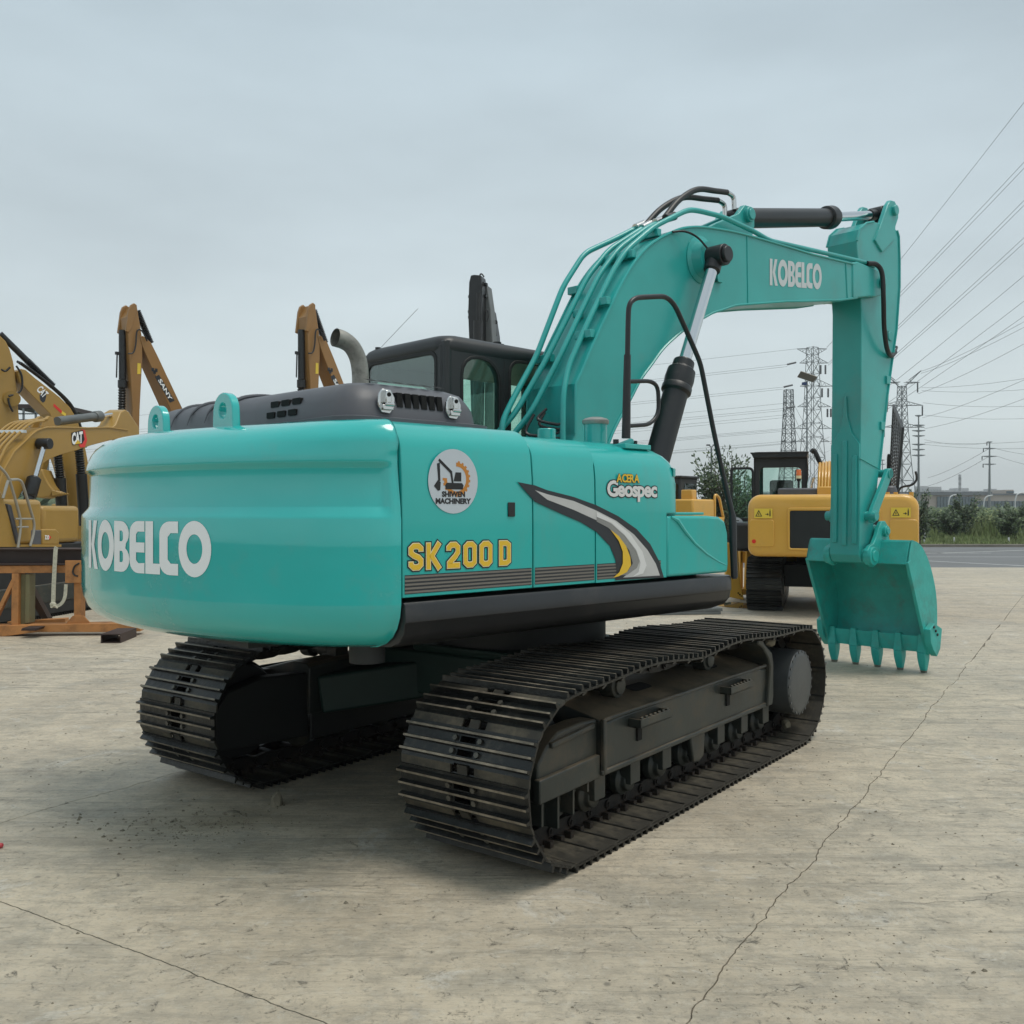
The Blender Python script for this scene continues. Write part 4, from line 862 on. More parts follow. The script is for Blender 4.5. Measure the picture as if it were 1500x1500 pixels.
for i in range(len(sp)):
    a, b = sp[max(i - 1, 0)], sp[min(i + 1, len(sp) - 1)]; d = (b - a).normalized(); N_.append(Vector((d.y, -d.x)))
loop = sp + [sp[i] + N_[i] * .03 for i in range(len(sp) - 1, -1, -1)]
g.prism([(p.x, p.y) for p in loop], YK0 + .002, YK1 - .002); BK = g.build('bucket', 'tealold', EX, ang=35)
for yy in (YK0, YK1 - .025):
    g = G(); g.prism([(p.x, p.y) for p in sp], yy, yy + .025); g.build('side_plate', 'tealold', BK, bevel=.003, ang=30)
# side cutting edge frames
for yy in (YK0 - .006, YK1 - .030):
    g = G(); d = (Bm - T).normalized(); n = Vector((-d.y, d.x))
    if n.x < 0: n = -n
    g.prism([(p.x, p.y) for p in (T - n * .012, T + n * .055, Bm + n * .085 - d * .02, Bm + d * .03, Bm - n * .02)], yy, yy + .036); g.build('side_edge', 'tealold', BK, bevel=.005)
    # side cutter
    s_ = -1 if yy < 0 else 1; yc = YK0 - .075 if yy < 0 else YK1 + .005
    c0 = Bm + (T - Bm) * .27
    poly = [c0 + n * .0, c0 + n * .13, Bm + n * .19 + Vector((0, .17)), Bm + n * .13 + d * .02, Bm + n * .02 + d * .05, Bm - n * .03 + (T - Bm) * .06, Bm - n * .05 + (T - Bm) * .15]
    g = G(); g.prism([(p.x, p.y) for p in poly], yc, yc + .070); ct = g.build('side_cutter', 'tealold', BK, bevel=.005)
    g = G()
    for k in range(3):
        q = c0 + n * .10 - d * (-.05 + -.06 * k) + Vector((.01, 0)); yb = yc - .012 if s_ < 0 else yc + .07
        q = c0 + n * (.085 + .02 * k) + d * (.02 + .06 * k); g.cyl((q.x, yb, q.y), (q.x, yb + .012, q.y), .016, n=6)
    g.build('cutter_bolt', 'black', ct)
g = G(); g.prism([(p.x, p.y) for p in (T + Vector((-.012, -.02)), T + Vector((.02, -.03)), Vector((5.18, 1.43)), Vector((5.155, 1.445)))], YK0 + .02, YK1 - .02); g.build('top_lip', 'tealold', BK, bevel=.004)
g = G(); d = (Bm - Vector(sp[-3])).normalized(); g.bar((Bm.x + .01, YK0, Bm.y + .005), (Bm.x + .01, YK1, Bm.y + .005), .16, .03, up=(-.45, 0, .9)); 
ed = G(); td = Vector((.16, -1)).normalized(); nn = Vector((td.y, -td.x))
a = Bm + td * -.18; b = Bm + td * -.006
ed.prism([(p.x, p.y) for p in (a, b, b + Vector((.03, .005)), a + Vector((.035, 0)))], YK0 + .004, YK1 - .004); ed.build('cutting_edge', 'tealold', BK, bevel=.004)
for k in range(5):
    yc = YK0 + .065 + k * (YK1 - YK0 - .13) / 4
    top = Bm + td * -.20; mid = Bm + td * -.032; g = G()
    R = []
    for q, hw, th0, th1 in ((top, .030, -.012, .05), (mid + td * -.03, .042, -.034, .075), (mid + td * .035, .052, -.048, .080)):
        R.append([(q.x + th0, yc - hw, q.y), (q.x + th1, yc - hw, q.y), (q.x + th1, yc + hw, q.y), (q.x + th0, yc + hw, q.y)])
    g.loft(R); ad = g.build('tooth_adapter', 'tealold', BK, bevel=.006)
    R = []; td2 = Vector((.10, -1)).normalized(); lens = ((.0, .056, -.050, .078), (.05, .055, -.046, .068), (.10, .047, -.036, .052), (.15, .037, -.020, .034), (.190, .027, -.008, .018))
    g = G()
    for dd, hw, th0, th1 in lens:
        q = mid + td * .035 + td2 * dd * 1.32; hw2 = hw * .8
        R.append([(q.x + th0, yc - hw2, q.y), (q.x + th0 - .006, yc, q.y), (q.x + th0, yc + hw2, q.y), (q.x + (th0 + th1) / 2, yc + hw, q.y), (q.x + th1, yc + hw2, q.y), (q.x + th1, yc - hw2, q.y), (q.x + (th0 + th1) / 2, yc - hw, q.y)])
    g.loft(R[:4]); tt = g.build('bucket_tooth', 'tealold', BK, bevel=.006)
    g = G(); g.loft(R[3:]); g.build('tooth_tip', 'tip', tt, bevel=.004)
# bucket ears with pins
for yy, yb in ((YA0 - .075, YA0 - .03), (YA1 + .03, YA1 + .075)):
    e_ = [(4.87, 1.20), (4.83, 1.27), (4.84, 1.35), (4.90, 1.40), (4.98, 1.42), (5.05, 1.50), (5.11, 1.60), (5.17, 1.655), (5.25, 1.66), (5.31, 1.61), (5.34, 1.50), (5.38, 1.42), (5.30, 1.38), (5.15, 1.25), (5.06, 1.20), (4.97, 1.17)]
    g = G(); g.prism(e_, yy, yb); g.build('bucket_ear', 'tealold', BK, bevel=.006)
for (x, z, r) in ((4.93, 1.29, .098), (5.235, 1.55, .06)):
    g = G(); g.cyl((x, YA0 - .11, z), (x, YA0 - .02, z), r, n=24); g.cyl((x, YA0 - .125, z), (x, YA0 - .10, z), r * .62, n=20); g.cyl((x, YA1 + .02, z), (x, YA1 + .10, z), r, n=24); g.cyl((x, YA0 - .03, z), (x, YA1 + .03, z), r * .8, n=20); g.build('pin_boss', 'tealold', BK, bevel=.006)
# ---- grab rail, handrail loop, fillers
YR = -1.22
hr = [HF.P(*q) for q in ((917, 642, YR), (920, 470, YR), (921, 445, YR), (931, 436, YR), (975, 434, YR), (988, 446, YR), (1006, 486, YR), (1026, 532, YR), (1045, 630, YR - .03), (1060, 700, -1.28), (1073, 752, -1.31), (1074, 800, -1.33), (1076, 848, -1.35))]
g = G(); g.tube(hr, .0165, 10, bend=.06); RAIL = g.build('grab_rail', 'black', EX)
g = G(); a, b = HF.P(917, 642, YR), HF.P(919, 520, YR); g.tube([a, b], [.028, .022], 10); g.build('rail_sleeve', 'black', RAIL)
g = G(); g.tube([HF.P(1060, 700, -1.28), HF.P(1073, 756, -1.31), HF.P(1074, 800, -1.33), HF.P(1076, 846, -1.35)], [.018, .026, .026, .024], 10, bend=.03); g.build('rail_sleeve', 'black', RAIL)
lp = [HF.P(*q) for q in ((921, 559, YR), (953, 558, YR), (964, 566, YR), (965, 606, YR), (952, 622, YR), (921, 624, YR))]
g = G(); g.tube(lp, .0135, 10, bend=.06); g.build('rail_loop', 'black', RAIL)
g = G(); g.cyl((-.285, -.98, 2.17), (-.285, -.98, 2.335), .072, n=24); f_ = g.build('tank_filler', 'teal', EX)
g = G(); g.lathe((-.285, -.98, 2.32), (0, 0, 1), ((.080, 0), (.085, .01), (.085, .025), (.070, .036), (.04, .045)), 24); g.build('filler_cap', 'cap', f_)
g = G(); g.cyl((-.36, -.62, 2.17), (-.36, -.62, 2.24), .10, n=20); g.cyl((-.36, -.62, 2.24), (-.36, -.62, 2.31), .060, n=20); g.build('tank_breather', 'teal', EX, bevel=.006)
g = G(); g.cyl((-.30, -1.18, 2.17), (-.16, -1.17, 2.21), .02, n=10); g.box(-.33, -.08, -1.26, -1.12, 2.155, 2.185); g.build('rail_foot', 'teal', EX, bevel=.004)
for x in (-.12, -.30):
    g = G(); g.cyl((x, -1.16, 2.18), (x, -1.16, 2.215), .018, n=8); g.build('rail_bolt', 'black', EX)
g = G(); g.box(-1.42, -.36, -.45, .34, 1.95, 2.12); g.build('valve_deck', 'under', EX)
# ---- under the house
g = G(); g.cyl((0, 0, .84), (0, 0, 1.12), .62, n=40); g.build('slewing_ring', 'under', EX)
g = G(); g.box(-2.45, -1.3, -.55, .75, 1.075, 1.11); g.cyl((-2.05, -1.02, 1.02), (-2.05, -1.02, 1.11), .09, n=14); g.cyl((-2.3, .1, 1.04), (-2.3, .1, 1.10), .05, n=10); g.build('belly_plate', 'under', EX)

# ---- undercarriage: frame turned relative to the house
TF = Frame(.024, 6.869, 37.0)
f0 = Vector(HF.f); l0 = Vector(HF.l); dlt = Vector(TF.c) - Vector(HF.c)
TLOC = (dlt.dot(f0), dlt.dot(l0), 0); TROT = TF.rz - HF.rz
GA, SW = 1.175, .40
def tb(g, name, m, parent=None, **k):
    o = g.build(name, m, parent or EX, **k)
    if parent is None: o.location = TLOC; o.rotation_euler = (0, 0, TROT)
    return o
g = G(); g.box(-.62, .62, -.75, .75, .50, .80); g.prism([(-.45, .45), (.45, .45), (.62, .85), (-.62, .85)], -.45, .45)
for sx in (-1, 1):
    for sy in (-1, 1): g.bar((sx * .35, sy * .35, .62), (sx * .95, sy * 1.0, .50), .34, .26)
tb(g, 'cross_frame', 'undergreen', bevel=.02)
RP = .352; XC = 1.585; ZC = .106 + RP
def topz(x):   # pitch line of the top run, lifted over the carrier rollers
    base = ZC + RP
    return base + .040 * math.exp(-((x + .80) / .42) ** 2) + .040 * math.exp(-((x - .38) / .42) ** 2) - .012 * math.exp(-((x + .2) / .2) ** 2)
path = []
for k in range(60): path.append(Vector((-XC + 2 * XC * k / 60, .106)))
for k in range(40): a = -pi / 2 + pi * k / 40; path.append(Vector((XC + RP * cos(a), ZC + RP * sin(a))))
for k in range(60): x = XC - 2 * XC * k / 60; path.append(Vector((x, topz(x))))
for k in range(40): a = pi / 2 + pi * k / 40; path.append(Vector((-XC + RP * cos(a), ZC + RP * sin(a))))
cl = [0]
for i in range(len(path)): cl.append(cl[-1] + (path[(i + 1) % len(path)] - path[i]).length)
PER = cl[-1]; NS = 45; PT = PER / NS
def pp(s):
    s %= PER; lo = 0
    while lo < len(path) - 1 and cl[lo + 1] < s: lo += 1
    f = (s - cl[lo]) / (cl[lo + 1] - cl[lo]); return path[lo].lerp(path[(lo + 1) % len(path)], f)
# one shoe: x along travel, z outward (down at the bottom run); origin on the pitch line
gs = G(); W2 = SW; th = .012; zt = .066; hp_ = PT / 2
def sb(x0, x1, y0, y1, z0, z1): gs.box(x0, x1, y0, y1, z0, z1)
gs.m = 0
sb(-hp_ + .002, hp_ - .004, -W2, -.050, zt, zt + th); sb(-hp_ + .002, hp_ - .004, .050, W2, zt, zt + th)
for xa, xb in ((-hp_ + .002, -.050), (-.020, .016), (.046, hp_ - .012)): sb(xa, xb, -.050, .050, zt, zt + th)
gs.m = 3
for ya_, yb_ in ((-W2, -.075), (.075, W2), (-.03, .03)): gs.loft([[(hp_ - .012, y, zt + .001), (hp_ + .010, y, zt - .010), (hp_ + .034, y, zt - .016), (hp_ + .038, y, zt - .010), (hp_ + .014, y, zt + .001), (hp_ - .006, y, zt + th)] for y in (ya_, yb_)])
gs.m = 0
gs.add([(hp_ + .026, -W2, zt - .0178), (hp_ + .0385, -W2, zt - .0175), (hp_ + .0385, W2, zt - .0175), (hp_ + .026, W2, zt - .0178)], [(0, 1, 2, 3)])  # dark strip drawn in as the shadow line under the lip's edge
gs.m = 0
for xg, h in ((-.067, .030), (-.002, .025), (.062, .028)):
    gs.m = 0; a = .0115; t2 = .0055; ya, yb = -W2, W2
    gs.loft([[(xg - a, y, zt + th - .002), (xg + a, y, zt + th - .002), (xg + t2, y, zt + th + h), (xg - t2, y, zt + th + h)] for y in (ya, yb)])
    gs.m = 1; gs.add([(xg - t2, ya, zt + th + h + .0006), (xg + t2, ya, zt + th + h + .0006), (xg + t2, yb, zt + th + h + .0006), (xg - t2, yb, zt + th + h + .0006)], [(0, 1, 2, 3)]); gs.m = 0
gs.m = 2
for x in (-.035, .030):
    for y in (-.078, .078): gs.cyl((x, y, zt + th), (x, y, zt + th + .014), .0145, n=6)
gs.m = 3; 
for y0, y1 in ((-W2 + .004, -.10), (.10, W2 - .004)): gs.add([(-hp_ + .004, y0, zt - .0008), (hp_ - .006, y0, zt - .0008), (hp_ - .006, y1, zt - .0008), (-hp_ + .004, y1, zt - .0008)], [(0, 1, 2, 3)])
SHOE = gs.mesh('track_shoe', ['shoe', 'shoetop', 'bolt', 'shoein'])
gl = G()
for y in (-.105, .105):
    gl.prism([(-hp_ - .012, .0), (-hp_ + .01, .034), (-.02, .040), (-.02, .066), (.05, .066), (hp_ - .03, .04), (hp_ + .02, .03), (hp_ + .03, 0), (hp_ + .01, -.030), (.05, -.038), (-.05, -.038), (-hp_ + .01, -.030)], y - .018, y + .018)
gl.cyl((hp_ - .002, -.135, .0), (hp_ - .002, .135, .0), .026, n=12); gl.cyl((hp_ - .002, -.142, .0), (hp_ - .002, .142, .0), .014, n=10)
for y in (-.15, .15):
    for x in (-.045, .045): gl.box(x - .016, x + .016, y - .02, y + .02, .030, .064)
LINK = gl.mesh('chain_link', 'link')
for side, yc in (('r', -GA), ('l', GA)):
    for k in range(NS):
        s_ = (k + (.30 if side == 'r' else .1)) * PT; a, b = pp(s_ - PT / 2), pp(s_ + PT / 2); p = (a + b) / 2; d = (b - a).normalized()
        ex_ = Vector((d.x, 0, d.y)); ez = Vector((d.y, 0, -d.x)); ey = ez.cross(ex_)
        M = Matrix((ex_, ey, ez)).transposed().to_4x4(); M.translation = Vector((p.x, yc, p.y))
        Tm = Matrix.Translation(TLOC) @ Matrix.Rotation(TROT, 4, 'Z') @ M
        for nm_, me in (('track_shoe', SHOE), ('chain_link', LINK)):
            o = bpy.data.objects.new(nm_, me); COL.objects.link(o); o.parent = EX; o.matrix_local = Tm
for side, sg in (('r', -1), ('l', 1)):
    yc = sg * GA; yo, yi = yc + sg * .245, yc - sg * .245
    def Y(t): return yc + sg * t      # +t towards the outside
    # main box of the track frame: sloped dusty top, outer web, flanges
    sec = [(.265, .375), (.265, .640), (.235, .665), (-.10, .740), (-.235, .74), (-.265, .71), (-.265, .375)]
    def s3(x, dz=0., ky=1.): return [(x, Y(y * ky), z + (dz if z > .5 else 0)) for y, z in sec]
    g = G(); g.loft([s3(-1.14, -.015), s3(-.9), s3(.95), s3(1.12, -.02)]); FR = tb(g, 'track_frame', 'frame', bevel=.008, ang=30)
    g = G(); g.bar((-1.14, Y(.268), .652), (1.10, Y(.268), .652), .022, .022); g.bar((-1.16, Y(.268), .370), (1.16, Y(.268), .370), .026, .030); g.bar((-1.14, Y(.270), .362), (-1.14, Y(.270), .66), .03, .03, up=(1, 0, 0)); g.build('frame_flange', 'frame', FR, bevel=.008)
    # end bracket with rim towards the drive
    g = G(); g.prism([(1.08, .36), (1.17, .36), (1.19, .42), (1.19, .66), (1.16, .74), (1.02, .82), (.98, .86), (.90, .86), (.90, .83), (1.0, .79), (1.10, .70), (1.13, .64)], Y(-.15), Y(.295)); g.build('frame_end_rim', 'frame', FR, bevel=.01)
    # holes and steps
    for x in (-.42, .52):
        g = G(); pts_ = rrect(x - .115, x + .115, -.045, .045, .035, 3)
        z_ = lambda t: .665 + (.235 - t) * (.075 / .335)
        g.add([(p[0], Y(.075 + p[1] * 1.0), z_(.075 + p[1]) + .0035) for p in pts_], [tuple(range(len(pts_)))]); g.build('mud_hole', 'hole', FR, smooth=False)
    for x in (-.78, .42):
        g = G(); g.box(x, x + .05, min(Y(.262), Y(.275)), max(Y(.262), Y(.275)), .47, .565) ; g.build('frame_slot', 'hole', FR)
        g = G(); zb = .565; y0, y1 = sorted((Y(.266), Y(.345))); g.box(x - .09, x + .27, y0, y1, zb, zb + .012); yy0, yy1 = sorted((Y(.333), Y(.345))); g.box(x - .09, x + .27, yy0, yy1, zb, zb + .05)
        g.box(x - .09, x - .08, y0, y1, zb, zb + .05); g.box(x + .26, x + .27, y0, y1, zb, zb + .05)
        for j in range(7): g.box(x - .08 + j * .05, x - .055 + j * .05, yy0, yy1, zb + .05, zb + .062)
        g.build('step', 'frame', FR, bevel=.003)
    # idler yoke cover at the rear of the frame
    yk = [(-1.94, .24), (-1.60, .20), (-1.20, .26), (-1.15, .36), (-1.15, .66), (-1.24, .70), (-1.50, .71), (-1.62, .67), (-1.82, .58), (-1.90, .50)]
    yk = [(-1.70, .33), (-1.15, .345), (-1.15, .655), (-1.30, .665), (-1.52, .655), (-1.62, .60), (-1.70, .52)]
    g = G(); g.prism(yk, Y(.12), Y(.235)); g.build('idler_yoke', 'frame', FR, bevel=.012)
    g = G(); g.prism([(-1.86, .26), (-1.12, .22), (-1.12, .66), (-1.50, .68), (-1.78, .62), (-1.88, .50)], Y(-.235), Y(-.13)); g.prism([(-1.12, .20), (1.1, .20), (1.1, .40), (-1.12, .40)], Y(-.26), Y(-.24)); g.build('inner_guard', 'under', FR, bevel=.012)
    g = G(); g.prism([(-1.72, .335), (-1.16, .345), (-1.16, .470), (-1.72, .455)], Y(.22), Y(.262)); g.bar((-1.60, Y(.24), .60), (-1.20, Y(.24), .63), .03, .03); g.build('yoke_rail', 'frame', FR, bevel=.008)
    g = G(); g.prism([(-1.72, .335), (-1.68, .215), (-1.50, .16), (-1.36, .19), (-1.22, .30), (-1.17, .34)], Y(.13), Y(.16))
    for x, z in ((-1.66, .21), (-1.52, .165), (-1.38, .20), (-1.24, .285)): g.box(x - .008, x + .008, min(Y(.15), Y(.235)), max(Y(.15), Y(.235)), z, .345)
    g.build('chain_guide', 'frame', FR)
    # idler wheel, sprocket, final drive
    g = G(); g.lathe((-XC, Y(-.10), ZC), (0, sg, 0), ((.14, 0), (.30, .0), (.312, .02), (.312, .06), (.335, .07), (.335, .13), (.312, .14), (.312, .18), (.30, .20), (.14, .20)), 44); tb(g, 'idler_wheel', 'under')
    g = G(); N = 44; prof = [(.30 + (.028 if (i % 4) < 2 else 0)) for i in range(N * 1)]
    g.prism([(XC + prof[i] * cos(2 * pi * i / N), ZC + prof[i] * sin(2 * pi * i / N)) for i in range(N)], Y(-.03), Y(.03)); tb(g, 'sprocket', 'link')
    g = G(); g.lathe((XC - .01, Y(.0), ZC + .012), (0, sg, 0), ((.27, 0), (.265, .06), (.245, .07), (.245, .345), (.238, .352), (.20, .36)), 44); FD = tb(g, 'final_drive', 'frame2', bevel=.003)
    g = G()
    for k in range(22): a = 2 * pi * k / 22; g.cyl((XC - .01 + .232 * cos(a), Y(.345), ZC + .012 + .232 * sin(a)), (XC - .01 + .232 * cos(a), Y(.357), ZC + .012 + .232 * sin(a)), .012, n=6)
    g.build('drive_bolts', 'frame2', FD)
    g = G(); g.box(1.05, 1.45, min(Y(-.22), Y(.02)), max(Y(-.22), Y(.02)), .33, .62); tb(g, 'drive_mount', 'under')
    # carrier rollers on pedestals
    for x in (-.80, .38):
        g = G(); g.lathe((x, Y(-.13), .775), (0, sg, 0), ((.065, 0), (.065, .10), (.045, .11), (.045, .19), (.072, .20), (.072, .29), (.05, .295), (.05, .31), (.02, .315)), 24); g.box(x - .06, x + .06, min(Y(-.22), Y(-.08)), max(Y(-.22), Y(-.08)), .66, .80); tb(g, 'carrier_roller', 'frame', bevel=.003)
    # track rollers: seven, with outer flanges and end collars
    for k in range(7):
        x = -1.12 + k * .385
        g = G(); g.lathe((x, Y(-.20), .225), (0, sg, 0), ((.03, 0), (.07, .01), (.09, .05), (.09, .09), (.075, .10), (.075, .30), (.09, .31), (.09, .355), (.065, .37), (.06, .40), (.035, .41)), 22); g.box(x - .055, x + .055, min(Y(.165), Y(.235)), max(Y(.165), Y(.235)), .215, .37); tb(g, 'track_roller', 'frame' if k != 2 else 'frame', bevel=.004)
    g = G(); x = .03; g.prism([(x - .10, .375), (x + .12, .375), (x + .10, .20), (x + .03, .17), (x - .05, .18)], Y(.215), Y(.25)); tb(g, 'roller_guard', 'frame', bevel=.01)
# stones and clay caught in the chain
def clod(x, y, z, r, seed):
    bm = bmesh.new(); bmesh.ops.create_icosphere(bm, subdivisions=2, radius=r)
    for v in bm.verts: v.co *= 1 + .5 * noise.noise(v.co * (3 / r) * .4 + Vector((seed, 0, 0)))
    g = G(); g.add([v.co.copy() for v in bm.verts], [[v.index for v in f.verts] for f in bm.faces]); bm.free()
    g.xf(Matrix.Translation((x, y, z))); tb(g, 'clay_lump', 'rock', smooth=False)
clod(1.33, -GA - .20, .80, .045, 2); clod(1.62, -GA - .22, .13, .035, 5)

# ------------------------------------------------------------------ other machines
def stadium(x, z0, z1, k=10):
    r = (z1 - z0) / 2; zc = (z0 + z1) / 2; return [(x - r + r * cos(a), zc + r * sin(a)) for a in [(-pi / 2 + pi * i / k) for i in range(k + 1)]] + [(-x + r + r * cos(a), zc + r * sin(a)) for a in [(pi / 2 + pi * i / k) for i in range(k + 1)]]
SHG = G(); SHG.box(-.085, .085, -.30, .30, 0, .012)
for x in (-.07, 0, .07): SHG.loft([[(x - .010, y, .011), (x + .010, y, .011), (x + .006, y, .036), (x - .006, y, .036)] for y in (-.30, .30)])
BSHOE = SHG.mesh('track_shoe', 'shoe')
def tracks(root, half=2.05, gauge=1.1, h=.90, shoes=False):
    for sg in (-1, 1):
        g = G(); g.prism(stadium(half - .04, .05, h - .04), sg * gauge - .29, sg * gauge + .29); tr = g.build('track', 'under', root, bevel=.01)
        g = G(); g.box(-half * .62, half * .62, sg * gauge - .31, sg * gauge + .31, .25, h * .62); g.build('track_frame', 'frame', root, bevel=.02)
        P = [Vector(p) for p in stadium(half - .035, .035, h - .035, 24)]; n = len(P); c_ = [0]
        for i in range(n): c_.append(c_[-1] + (P[(i + 1) % n] - P[i]).length)
        m_ = round(c_[-1] / .19); st = c_[-1] / m_
        def q(s):
            s %= c_[-1]; i = 0
            while i < n - 1 and c_[i + 1] < s: i += 1
            return P[i].lerp(P[(i + 1) % n], (s - c_[i]) / max(1e-6, c_[i + 1] - c_[i]))
        if shoes:
            for k in range(m_):
                a, b = q(k * st - .03), q(k * st + .03); p = (a + b) / 2; d = (b - a).normalized()
                M = Matrix(((d.x, 0, d.y), (0, 1, 0), (d.y, 0, -d.x))).transposed().to_4x4(); M.translation = Vector((p.x, sg * gauge, p.y))
                o = bpy.data.objects.new('track_shoe', BSHOE); COL.objects.link(o); o.parent = root; o.matrix_local = M
        else:
            g = G()
            for k in range(m_):
                a, b = q(k * st - .03), q(k * st + .03); p = (a + b) / 2; d = (b - a).normalized(); nrm_ = Vector((d.y, -d.x))
                for j in (-.06, 0, .06):
                    e = p + d * j; g.bar((e.x + nrm_.x * .016, sg * gauge - .3, e.y + nrm_.y * .016), (e.x + nrm_.x * .016, sg * gauge + .3, e.y + nrm_.y * .016), .014, .04, up=(nrm_.x, 0, nrm_.y))
            tag(g.build('track_shoes', 'shoe', root, smooth=False), kind='stuff')
def base(root, m, cab=True, z1=2.05, shoes=False, rear=-2.6):
    tracks(root, shoes=shoes)
    g = G(); g.cyl((0, 0, .6), (0, 0, 1.1), .6, n=24); g.box(-.6, .6, -.9, .9, .35, .7); g.build('centre_frame', 'under', root)
    g = G(); g.box(-2.2, 1.2, -1.3, 1.3, 1.02, 1.22); g.build('house_frame', 'black', root, bevel=.03)
    g = G(); g.box(-2.0, -.1, -1.33, 1.33, 1.22, z1); g.box(-.1, .95, -1.33, -.45, 1.22, z1 - .1); g.build('engine_housing', m, root, bevel=.08, seg=3)
    g = G(); g.loft([[(p[0], p[1], z) for p in rrect(rear + i_, -2.0, -1.33 + i_, 1.33 - i_, (.1, .1, .45, .45), 6)] for z, i_ in ((1.05, .12), (1.12, .02), (1.3, 0), (z1 - .15, 0), (z1 - .04, .04), (z1, .12))]); g.build('counterweight', m, root, ang=50)
    if cab:
        c = G(); c.ringplate(rrect(-.3, 1.3, 1.25, 2.95, .08), rrect(-.2, 1.2, 1.7, 2.8, .1), .42, .47, 'y'); c.ringplate(rrect(-.3, 1.3, 1.25, 2.95, .08), rrect(-.2, 1.2, 1.7, 2.8, .1), 1.3, 1.35, 'y')
        c.ringplate(rrect(.42, 1.35, 1.25, 2.95, .06), rrect(.52, 1.25, 2.1, 2.82, .08), -.32, -.26, 'x'); c.ringplate(rrect(.42, 1.35, 1.25, 2.95, .06), rrect(.52, 1.25, 1.5, 2.82, .08), 1.25, 1.3, 'x'); c.box(-.34, 1.34, .40, 1.38, 2.9, 2.99); c.box(-.3, 1.3, .42, 1.35, 1.25, 1.5)
        cb = c.build('cab', 'black', root, bevel=.015)
        g = G(); g.box(-.2, 1.2, .445, .45, 1.7, 2.8); g.box(-.2, 1.2, 1.32, 1.325, 1.7, 2.8); g.box(-.29, -.285, .52, 1.25, 2.1, 2.82); g.box(1.27, 1.275, .52, 1.25, 1.5, 2.82); g.build('cab_glass', 'glassd', cb, smooth=False)
        g = G(); g.box(.1, .6, .65, 1.1, 1.6, 2.0); g.box(.05, .2, .65, 1.1, 1.9, 2.6); g.build('seat', 'seat', cb, bevel=.05)
def bellows(g, a, b, r, n=14):
    a, b = Vector(a), Vector(b); L_ = (b - a).length; prof = []
    for i in range(n): prof += [(r * .72, L_ * i / n), (r, L_ * (i + .5) / n)]
    prof.append((r * .72, L_)); g.lathe(a, b - a, prof, 14)
def pxpoly(F_, pts, y): return [F_.onplane(a, b, y) for a, b in pts]
def logo_sign(F_, txt, px0, py0, px1, py1, y, h_px, root_part, m='white', shear=.12, sx=1.0):
    """lettering along a boom side from (px0,py0) to (px1,py1)"""
    A, B = F_.P(px0, py0, y), F_.P(px1, py1, y); d = (B - A); vs, fs, wd = text_geo(txt, 1, .03, 1, shear); s = d.length / wd; dn = d.normalized(); up = Vector((-dn.z, 0, dn.x))
    if up.z < 0: up = -up
    H_ = (F_.P(px0, py0 - h_px, y) - A).length * .95; g = G(); off = .006 * (1 if y > 0 else -1)
    g.add([A + dn * (v[0] * s) + up * (v[1] * H_) + Vector((0, off, 0)) for v in vs], fs); return g.build('lettering', m, root_part, smooth=False)

# ---- bright yellow excavator on the left, boom reaching right
FA = Frame(-9.05, 15.95, 8.)
CA = FA.root('crawler_excavator', label='yellow excavator behind the steel rack, boom level with a red and black badge', cat='excavator', group='yellow excavators parked on the left')
base(CA, 'cat', cab=False, z1=1.95)
ya, yb = -.28, .26
bp = [(-12, 800), (-10, 740), (4, 690), (20.8, 661), (39, 644), (46, 637), (53.7, 631), (61, 628), (69, 626), (86.6, 626), (130, 627), (158, 626), (187, 630), (193, 640), (162, 645), (135, 652), (112, 660), (86.8, 667), (75, 672), (65, 678), (56, 686), (45, 702), (30, 724), (18, 748), (8, 790)]
g = G(); g.prism(pxpoly(FA, bp, ya), ya, yb); BA = g.build('boom', 'cat', CA, bevel=.012, ang=22)
g = G()
for y in (ya - .006, yb + .006): g.tube([(p[0], y, p[1]) for p in pxpoly(FA, bp[:13], ya)], .016, 6)
g.build('weld_bead', 'cat', BA)
for k in range(5):
    y = ya + .07 + k * .10; pts = [FA.P(a, b, ya) for a, b in ((-8, 735), (3, 688), (18, 657), (35, 640), (50, 626), (60, 622), (84, 618) if k in (1, 3) else (72, 621))]
    g = G(); g.tube([(p.x - .05, y, p.z + .05) for p in pts], .024, 8, bend=.12); g.build('hydraulic_pipe', 'cat', BA)
g = G(); c0, c1 = FA.P(40, 634, ya), FA.P(58, 623, ya); g.bar((c0.x - .06, ya, c0.z + .02), (c0.x - .06, yb, c0.z + .02), .09, .05); g.build('pipe_clamp', 'latch', BA)
A, B, C_2 = FA.P(84, 617, 0), FA.P(143, 610, 0), FA.P(186, 604.5, 0); d = (B - A).normalized()
cy = G().cyl(A, B, .085, n=20).lathe(B - d * .12, d, ((.10, 0), (.115, .03), (.115, .20), (.09, .24)), 20).build('arm_cylinder', 'grey', CA)
G().cyl(B, C_2, .042, n=14).build('cylinder_rod', 'chrome', cy)
g = G(); e_ = pxpoly(FA, ((72, 626), (76, 616), (84, 609), (90, 612), (92, 622), (94, 627)), ya); g.prism(e_, -.12, -.06); g.prism(e_, .06, .12); g.build('cylinder_bracket', 'cat', BA, bevel=.01)
g = G(); g.prism(pxpoly(FA, ((162, 628), (170, 622), (177, 604), (184, 600), (189, 603), (196, 614), (204, 626), (206, 660), (208, 800), (196, 800), (194, 660), (186, 640)), -.2), -.20, .18); g.build('arm', 'cat', CA, bevel=.02)
A, B, C_2 = FA.P(65, 650, -.42), FA.P(49, 705, -.42), FA.P(28, 782, -.42)
cy = G().cyl(B, C_2, .085, n=18).lathe(B - (C_2 - B).normalized() * .08, C_2 - B, ((.09, 0), (.12, .03), (.12, .34), (.10, .38)), 20).build('boom_cylinder', 'black', CA)
